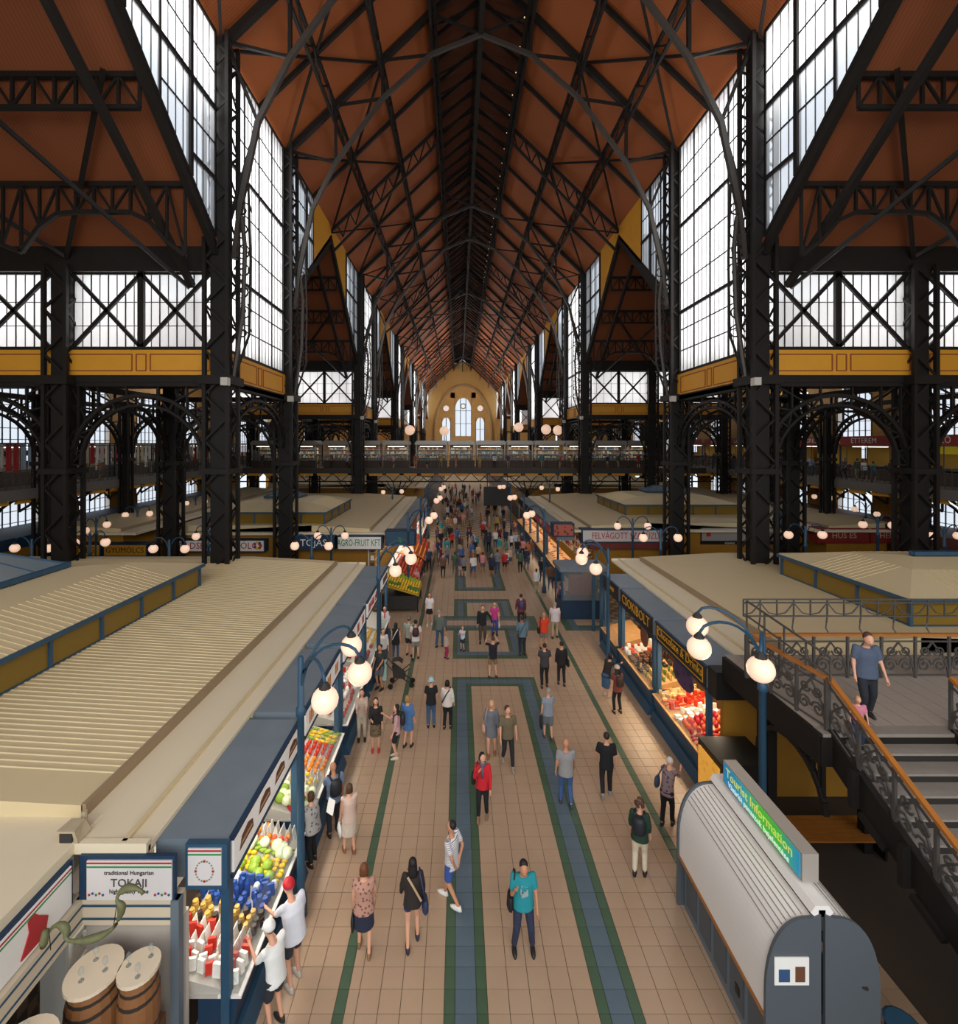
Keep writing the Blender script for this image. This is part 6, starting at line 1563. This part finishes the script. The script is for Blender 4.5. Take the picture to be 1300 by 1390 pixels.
person(838, 968, 1.66, 8, 'person with a pale cap and brown backpack in black leggings at the right stall', '7a3c34', '1a181a', fem=True, hair='dark', hstyle='long', sleeve=.4, pose=dict(slim=1, spread=.02, nod=15), extras=[('cap', 'c9b8b0'), ('backpack', '3a2a24', 'brown backpack of the person with the pale cap')])
person(822, 946, 1.62, -55, 'person in a dark top and blue skirt leaning to the right stall', '2a2422', '3f5f80', 'skirt', fem=True, hair='black', hstyle='bob', sleeve=1, pose=dict(lean=25, armR=(60, 5, 30, 5)), blen=.3, shoes='b0a8a0')
person(739, 933, 1.72, 0, 'person in a dark grey t-shirt and black trousers beside the long haired one in black', '3c3a3c', '1c1b1e', hair='dark', pose=W(.3, 1))
person(762, 930, 1.72, -4, 'person in a black jacket with pale stripes and a bag on the right shoulder', '1e1c1d', '1e1d20', fem=True, hair='dark', sleeve=1, pose=W(.3, -1, slim=1), extras=[('bagR', '18181a', 'black bag on the right shoulder of the person in the striped black jacket')])
person(669, 920, 1.68, 8, 'person in a black t-shirt and khaki shorts taking a photo with raised arms', '1c1c24', '8a7252', 'shorts', hair='brown', pose=dict(spread=.03, armL=(75, 22, 75, 30), armR=(75, 22, 75, 30)), extras=[('phone', '', 'phone raised by the person in khaki shorts')], shoes='2c3a34')
person(655, 872, 1.78, 175, 'person in a black jacket posing with an arm around the pink one', '1c1f1e', '4a4038', hair='brown', sleeve=1, pose=W(.3, 1, armL=(10, 40, 20, 0)))
person(671, 862, 1.66, 182, 'person in a magenta top and blue jeans posing with a white bag', 'c23c84', '3a4a8c', fem=True, hair='brown', hstyle='bob', sleeve=.5, pose=dict(spread=.02), extras=[('handL', 'dcd8dc', 'white plastic bag held by the person in magenta', .14)])
person(628, 883, 1.12, 150, 'small child in a pale blue t-shirt and dark shorts standing on the blue tiles', 'c0ccdc', '2c2c3c', 'shorts', hair='blond', hstyle='short', pose=dict(armR=(50, 0, 60, 20), armL=(50, 0, 60, 20)))
person(605, 894, 1.18, -60, 'small child in a beige top and crimson trousers looking at the other child', 'b8a49a', 'a81c58', fem=True, hair='blond', hstyle='bob', sleeve=.8, pose=dict(slim=1))
person(596, 878, 1.74, -20, 'person in a grey green vest over dark sleeves and blue jeans, left of the centre', '5f6a62', '3c5470', hair='grey', sleeve=.9, pose=W(.5, 1))
person(583, 848, 1.68, 175, 'person in a white t-shirt and black short skirt walking towards the viewer', 'e4e0e0', '17171a', 'skirt', fem=True, hair='auburn', hstyle='long', sleeve=.5, pose=W(.5, 1, fat=1.1), blen=.16, shoes='d8d8d8')
person(709, 889, 1.76, 5, 'person in a blue grey shirt and dark jeans with a satchel, seen from behind', '5f7888', '1f2a36', hair='dark', sleeve=.9, skin=2, pose=W(.2, 1), extras=[('strap', '3a4a5a', '')])
person(707, 852, 1.74, 0, 'person in a maroon shirt with a purple backpack', '6a3440', '2c2830', hair='dark', sleeve=1, pose=W(.3, 1), extras=[('backpack', '4a3e66', 'purple backpack on the person in maroon'), ('handR', '2f4a22', 'green bag held by the person in maroon', .14)])
person(738, 882, 1.74, 5, 'person in an orange red t-shirt and grey shorts with a dark bag', 'd2401f', '7a7872', 'shorts', hstyle='bald', skin=1, pose=W(.4, -1, fat=1.1), extras=[('bagL', '241a1a', 'dark bag at the hip of the person in orange red')])
person(753, 866, 1.76, -5, 'grey haired person in a white shirt and beige trousers', 'd4ccd2', 'b09a7c', hair='grey', pose=W(.3, 1, fat=1.15), sleeve=.5)
person(761, 832, 1.66, -10, 'person in a dusty pink top with a blue shoulder bag near the right corner booth', 'b87a78', '7a6234', hair='brown', pose=W(.3, 1), extras=[('backpack', '24406e', 'blue bag on the back of the person in dusty pink'), ('strap', '241c20', '')])
person(585, 987, 1.66, 5, 'person in a pale sun hat, black top and jeans', '19191b', '3a5a80', fem=True, hair='dark', sleeve=.5, pose=dict(spread=.01), extras=[('hat', 'a8c4cc')])
person(607, 989, 1.62, -12, 'person with a black bob in a cream top and black trousers with a black strap', 'd6ccc4', '17171a', fem=True, hair='black', hstyle='bob', sleeve=.9, pose=W(.2, 1, fat=1.05), extras=[('strap', '17171a', '')])
person(510, 1018, 1.62, 185, 'person with long black hair in a black top and brown patterned skirt with a camera', '1c1a1a', '6a5a40', 'skirt', fem=True, hair='black', hstyle='long', sleeve=.8, pose=dict(armR=(30, 5, 70, 20), bpat=1), blen=.22, shoes='b02a30')
person(538, 1028, 1.6, 100, 'person with long black hair, pink sleeves and a black floral bag', 'c49a9c', '1d1d22', 'shorts', fem=True, hair='black', hstyle='long', sleeve=.6, pose=dict(armR=(40, 5, 90, 10)), shoes='d0c4b0', extras=[('backpack', '25262a', 'black floral backpack on the person with pink sleeves')])
person(553, 1014, 1.62, -20, 'fair haired person in a short blue dress', '4a74a8', '4a74a8', 'skirt', fem=True, hair='blond', hstyle='bob', sleeve=.7, pose=W(.2, 1), blen=.18)
person(491, 1004, 1.62, 190, 'person in a beige top and pale trousers by the left stall', 'bea898', 'b8ab98', fem=True, hair='brown', hstyle='bob', sleeve=.8, pose=dict(armR=(40, 0, 60, 0), armL=(40, 0, 60, 0)))
person(537, 895, 1.62, 5, 'person in a black vest top with a denim layer and jeans, white strap', '18181c', '34506e', fem=True, hair='black', hstyle='long', sleeve=0, pose=dict(slim=1), tlen=.06, extras=[('strap', 'c8c8c4', '')])
person(564, 895, 1.74, 5, 'person in grey shorts wearing a maroon backpack', 'd8d4d0', '8a8278', 'shorts', hair='black', pose=W(.3, 1), extras=[('backpack', '3c2026', 'maroon backpack on the person in grey shorts')])
person(555, 890, 1.74, -10, 'person in a grey cap and dark shorts next to the maroon backpack', '8f9a90', '2c2c30', 'shorts', hair='dark', pose=W(.2, -1), extras=[('cap', '6a6a64')])
person(516, 935, 1.72, 150, 'person in a dark grey t-shirt and grey shorts with a hand on the stroller', '2f3232', '5a5a5c', 'shorts', hair='black', skin=1, pose=dict(armL=(35, 10, 30, 0)))
person(520, 905, 1.62, 200, 'person in a white top behind the stroller by the left stalls', 'cfcac6', '3c4450', fem=True, hair='dark', hstyle='bun', sleeve=.8)
person(522, 868, 1.62, 190, 'person with a red scarf and white top near the left row end', 'd8d4d2', '4a4a58', fem=True, hair='dark', hstyle='bun', sleeve=.9, extras=[('scarf', 'b8202c')])
person(453, 1132, 1.72, 30, 'balding person in a blue shirt and dark trousers reading a paper at the left stall', '7a8cac', '22242c', hair='grey', hstyle='bald', skin=1, sleeve=.5, pose=W(.2, 1, armL=(35, 0, 75, 10), nod=20), extras=[('backpack', '1e2228', 'black backpack on the balding person in the blue shirt')], vox=.02)
person(474, 1157, 1.6, 25, 'person in a pale pink dress holding a white plastic bag', 'cfb4a4', 'cdbfae', 'skirt', fem=True, hair='brown', hstyle='bob', sleeve=.1, pose=W(.3, -1, fat=1.05), blen=.26, shoes='8a5a40', extras=[('handL', 'e4e2e0', 'white plastic bag held by the person in the pale pink dress', .15)], vox=.02)
person(425, 1172, 1.6, 55, 'dark haired person in a grey mottled blouse reaching to the fruit with a red bag', '9a9896', '17171a', fem=True, hair='brown', hstyle='bob', sleeve=.5, pose=W(.3, 1, fat=1.2, armL=(65, 0, 35, 0), armR=(60, 5, 45, 0), lean=8), stripes=('pattern', 14), extras=[('handL', 'a8182c', 'dark red shopping bag of the person in the grey blouse', .17)], vox=.02)
person(400, 1335, 1.74, 50, 'person in a red peaked cap and white t-shirt at the left stall', 'e0e2ea', '34363e', 'shorts', hair='grey', sleeve=.5, pose=W(.3, 1, fat=1.15, nod=25, armL=(40, 5, 40, 0), lean=10), extras=[('cap', 'c41c2c')], vox=.018, shoes='b8b0a8')
person(375, 1395, 1.66, 60, 'person in a white peaked cap and white t-shirt looking at a phone', 'ecece8', '2c2e36', 'shorts', hair='dark', sleeve=.5, pose=dict(nod=30, armL=(35, 5, 90, 10), armR=(35, 5, 90, 10), lean=8), extras=[('cap', 'e8e6e2'), ('phone', '', 'phone of the person in the white cap')], vox=.018)
person(0, 0, 1.76, 170, 'person in a slate blue t-shirt and dark trousers coming down from the landing', '4a566a', '1f222a', hair='brown', pose=W(.4, 1, fat=1.2, nod=25), world=(8.25, 9.55, LZ), vox=.019, sleeve=.5)
person(0, 0, .98, 160, 'small child in a pink top on the first stair below the landing', 'c4788c', '2a3450', hair='blond', pose=dict(nod=10), world=(7.5, 8.86, LZ-.165), vox=.016)
person(412, 0, 1.7, 30, 'person in a dark top walking on the paper strewn left aisle edge', '3a3a3c', '2a2a2c', hair='dark', world=(-2.6, 14.8, 0)) if False else None
# stroller
t = thing('stroller', (at(0, 0, 18)[0]*0-2.25, 18.1, 0), 'dark folding stroller with a mint cloth beside the left stalls', 'stroller')
sx, sy = -2.25, 18.1
f = MB(); f.path([(sx-.5, sy-.1, 1.0), (sx-.1, sy, .5), (sx+.45, sy+.1, .12)], .03); f.path([(sx-.5, sy+.35, 1.0), (sx-.1, sy+.4, .5), (sx+.45, sy+.4, .12)], .03); f.path([(sx-.35, sy-.05, .12), (sx+.1, sy, .55), (sx+.35, sy, .75)], .03); f.path([(sx-.35, sy+.4, .12), (sx+.1, sy+.4, .55), (sx+.35, sy+.4, .75)], .03); f.bar((sx-.5, sy-.1, 1.0), (sx-.5, sy+.35, 1.0), .035)
f.build('frame', DARK, t, kind='stuff')
for (a, b) in ((-.35, -.08), (-.35, .43), (.45, .05), (.45, .42)): MB().tube([(sx+a, sy+b-.02, .1), (sx+a, sy+b+.02, .1)], .1, 12).build('wheel', BLACK, t)
MB().hexa([(sx-.25, sy, .4), (sx+.2, sy, .35), (sx+.2, sy+.36, .35), (sx-.25, sy+.36, .4), (sx-.3, sy, .85), (sx+.15, sy, .5), (sx+.15, sy+.36, .5), (sx-.3, sy+.36, .85)]).build('seat', DARK, t)
c = MB(); pts = [(sx-.35, .9), (sx-.25, 1.02), (sx-.05, 1.05), (sx+.1, .95)]
for (a, b) in zip(pts, pts[1:]): c.quad((a[0], sy, a[1]), (a[0], sy+.38, a[1]), (b[0], sy+.38, b[1]), (b[0], sy, b[1]))
c.build('hood', BLACK, t)
o = MB().hexa([(sx-.75, sy-.1, .35), (sx-.5, sy-.1, .35), (sx-.48, sy+.25, .35), (sx-.75, sy+.25, .35), (sx-.66, sy-.05, .98), (sx-.5, sy-.05, 1.02), (sx-.5, sy+.25, 1.02), (sx-.66, sy+.25, .98)]).build('draped_cloth', mat('mint', '9ab8ac', .8)); tag(o, 'mint cloth draped over the stroller handle', 'cloth')
# small bits
o = MB().hexa([(-2.95, 10.55, 1.15), (-2.8, 10.5, 1.1), (-2.75, 10.55, 1.4), (-2.9, 10.6, 1.45), (-2.96, 10.56, 1.15), (-2.81, 10.51, 1.1), (-2.76, 10.56, 1.4), (-2.91, 10.61, 1.45)]).build('paper_sheet', WHITE); tag(o, 'white paper sheet held by the balding person in the blue shirt', 'paper')

# ------------------------------------------------------------------ the distant crowd: six figures, repeated
CROWD = []
def crowd_proto(i, H, fem, P, bk):
    J = skeleton(H, fem, P); k = H; b = MB(); hip, wa, ch, nk, hd = J['hip'], J['waist'], J['chest'], J['neck'], J['head']
    loft(b, [(0, hip.y, hip.z-.05*k, .1*k, .078*k), (0, wa.y, wa.z, .09*k, .07*k), (0, ch.y, ch.z, .108*k, .076*k), (0, nk.y, nk.z-.03*k, .1*k, .055*k), (0, nk.y, nk.z, .05*k, .04*k)], 10)
    cap(b, nk-Vector((0, 0, .03*k)), hd, .032*k, .03*k, 8); b.ball(tuple(hd), .048*k, .054*k, .066*k, n=10, rings=7)
    for n in 'LR':
        cap(b, J['sh'+n], J['el'+n], .034*k, .026*k, 8); cap(b, J['el'+n], J['wr'+n], .024*k, .018*k, 8); cap(b, J['wr'+n], J['wr'+n]+J['hd'+n]*.06*k, .018*k, .016*k, 6)
        if bk == 'skirt': pass
        cap(b, J['hp'+n], J['kn'+n], .056*k, .036*k, 8); cap(b, J['kn'+n], J['an'+n], .034*k, .024*k, 8); cap(b, J['an'+n], J['an'+n]+Vector((0, .09*k, -.025*k)), .024*k, .02*k, 6)
    if bk == 'skirt': loft(b, [(0, 0, hip.z-.22*k, .12*k, .1*k), (0, 0, hip.z, .1*k, .08*k)], 10)
    CROWD.append((b, J, k, bk, fem))
crowd_proto(0, 1.74, False, dict(walk=.5), 'trousers'); crowd_proto(1, 1.7, False, dict(walk=.4, lead=-1), 'shorts'); crowd_proto(2, 1.63, True, dict(walk=.3), 'skirt')
crowd_proto(3, 1.62, True, dict(walk=.5, armR=(20, 5, 80, 10)), 'trousers'); crowd_proto(4, 1.78, False, dict(spread=.02), 'trousers'); crowd_proto(5, 1.6, True, dict(walk=.2, armL=(30, 5, 70, 5)), 'shorts')
CM = []
def crowd_cb(i):
    b, J, k, bk, fem = CROWD[i]
    def cb(me):
        me.materials.clear()
        for m in (SKINS[0], WHITE, DARK, BLACK): me.materials.append(m)
        hip, nk, hd = J['hip'], J['neck'], J['head']; idx = []
        kz = J['knL'].z
        for p in me.polygons:
            c = p.center; m = 0
            if c.z > hd.z-.07*k*.9 and (c-hd).length < .09*k:
                m = 3 if (c.y < hd.y+.012*k or c.z > hd.z+.035*k) else 0
            elif c.z > nk.z: m = 0
            elif c.z > hip.z-.02*k and abs(c.x) < .13*k and c.y < .14*k: m = 1
            elif c.z > hip.z+.08*k: m = 1 if c.z > J['elL'].z-.01*k else 0
            elif abs(c.x) > .125*k and c.z > kz+.05*k: m = 0
            elif c.z < .045*k: m = 3
            else: m = 2 if (bk == 'trousers' or c.z > (kz if bk == 'shorts' else hip.z-.23*k)) else 0
            idx.append(m)
        me.polygons.foreach_set('material_index', idx); me.polygons.foreach_set('use_smooth', [True]*len(me.polygons)); me.name = 'crowd_body'; CM.append(me)
    return cb
for i in range(6): QUEUE.append((CROWD[i][0], .034, crowd_cb(i), None))
flush()
TOPS = [('red', 'b8242a'), ('white', 'dcd8d6'), ('black', '1c1b1e'), ('grey', '77777a'), ('blue', '3f5f98'), ('pink', 'd08a90'), ('teal', '2a8a90'), ('green', '465a44'), ('maroon', '6a2430'), ('beige', 'c0a888'), ('orange', 'a8623a'), ('light blue', '9ab4d4'), ('purple', '544660'), ('yellow', 'a8964a'), ('navy', '232c48'), ('brown', '6a4c38')]
BOTS = [('black', '19181b'), ('denim', '39506e'), ('beige', 'a8946f'), ('grey', '5c5c60')]
SIDES3 = ['left side', 'middle', 'right side']
used = set(); cn = 0
def crowd(x, y, head, zone, z=0, top=None, bot=None, group=None, i=None):
    global cn
    for _ in range(60):
        tp = top if top is not None else rng.randrange(len(TOPS)); bt = bot if bot is not None else rng.randrange(4)
        i_ = i if i is not None else rng.randrange(6)
        if group or (tp, bt, zone, CROWD[i_][3]) not in used: break
    used.add((tp, bt, zone, CROWD[i_][3]))
    o = link('person', CM[i_], loc=(x, y, z)); o.rotation_euler = (0, 0, R(head)); sc_ = rng.uniform(.95, 1.05); o.scale = (sc_, sc_, sc_)
    hr = rng.choice(['black', 'dark', 'brown', 'blond', 'grey', 'dark'])
    for n, m in enumerate((SKINS[rng.randrange(3)], mat('cloth_'+TOPS[tp][1], TOPS[tp][1], .85), mat('cloth_'+BOTS[bt][1], BOTS[bt][1], .85), mat('hair_'+hr, HAIRC[hr], .6))):
        o.material_slots[n].link = 'OBJECT'; o.material_slots[n].material = m
    tag(o, 'person in %s top and %s %s, %s' % (('an ' if TOPS[tp][0][0] == 'o' else 'a ')+TOPS[tp][0], BOTS[bt][0], CROWD[i_][3], zone), 'person', group); cn += 1
    return o
spots = [(601, 783, 4, 4, 0, 1), (565, 805, 5, 0, 2, 0), (538, 800, 5, 0, 5, 0), (649, 765, 9, 0, 3, 180), (655, 778, 5, 3, 2, 0), (675, 780, 3, 1, 4, 0), (685, 778, 0, 0, 1, 0), (706, 778, 7, 0, 0, 0), (728, 806, 1, 2, 3, 5),
         (735, 792, 2, 1, 4, -40), (747, 800, 15, 1, 0, -20), (640, 762, 4, 1, 3, 180), (694, 748, 1, 0, 3, 0), (611, 737, 2, 0, 1, 0), (620, 740, 4, 3, 0, 0), (678, 738, 8, 0, 1, 5), (672, 745, 1, 1, 0, 0), (625, 783, 12, 2, 2, 0),
         (628, 700, 6, 0, 2, 0), (625, 752, 15, 0, 5, 10), (590, 760, 5, 2, 5, 40), (598, 770, 8, 0, 0, 90), (643, 748, 11, 1, 3, 180), (660, 742, 2, 0, 4, 0), (663, 750, 14, 0, 0, 0), (655, 730, 0, 0, 3, 180)]
for (px, py, tp, bt, i, hd_) in spots:
    y = EYE*F/(py-VY); crowd((px-VX)*y/F, y, hd_, 'front of the crowd, %s' % SIDES3[0 if px < 620 else 1 if px < 670 else 2], top=tp, bot=bt % 4, i=i)
pts_ = []
tries = 0
while len(pts_) < 135 and tries < 6000:
    tries += 1
    y = 33+rng.random()**1.5*62; x = rng.uniform(-2.3, 6.0) if rng.random() < .75 else rng.uniform(-2.4, 1.5)
    if all((x-a)**2+(y-b)**2 > .36 for a, b in pts_): pts_.append((x, y))
for (x, y) in sorted(pts_, key=lambda p: p[1]):
    depth = 'crowd before the bridge' if y < 53 else 'crowd beyond the bridge'
    fine = (' near' if y < 38 else ' halfway' if y < 45 else ' far') if y < 53 else (' near' if y < 66 else ' far')
    crowd(x, y, rng.choice([0, 180, 0, 180, 20, 200, 90, -30]), '%s,%s, %s' % (depth, fine, SIDES3[0 if x < .3 else 1 if x < 3 else 2]))
for i in range(9):                                   # people in the side branches of the cross aisle
    x = rng.choice([rng.uniform(-16, -5), rng.uniform(9, 20)]); crowd(x, rng.uniform(25, 29.5), rng.choice([90, -90]), '%s branch of the cross aisle' % ('left' if x < 0 else 'right'))
for i in range(40):                                  # diners at the right gallery rail
    y = 19.5+i*1.05+rng.uniform(-.2, .2); crowd(CX+28.9+rng.uniform(0, 1.6), y, rng.choice([90, -90, 0, 180]), 'at the right gallery rail%s' % (', far part' if y > 42 else ''), z=GZ1)
for i in range(16):
    y = 20+i*2.9; crowd(CX-29.2-rng.uniform(0, 1.2), y, rng.choice([90, -90]), 'on the left gallery%s' % (', far part' if y > 40 else ''), z=GZ1)
for i in range(26):
    x = CX-24+i*1.9+rng.uniform(-.5, .5); crowd(x, BY0+.8, rng.choice([0, 90, -90, 180]), 'on the bridge%s' % (', left half' if x < CX else ', right half'), z=GZ1)
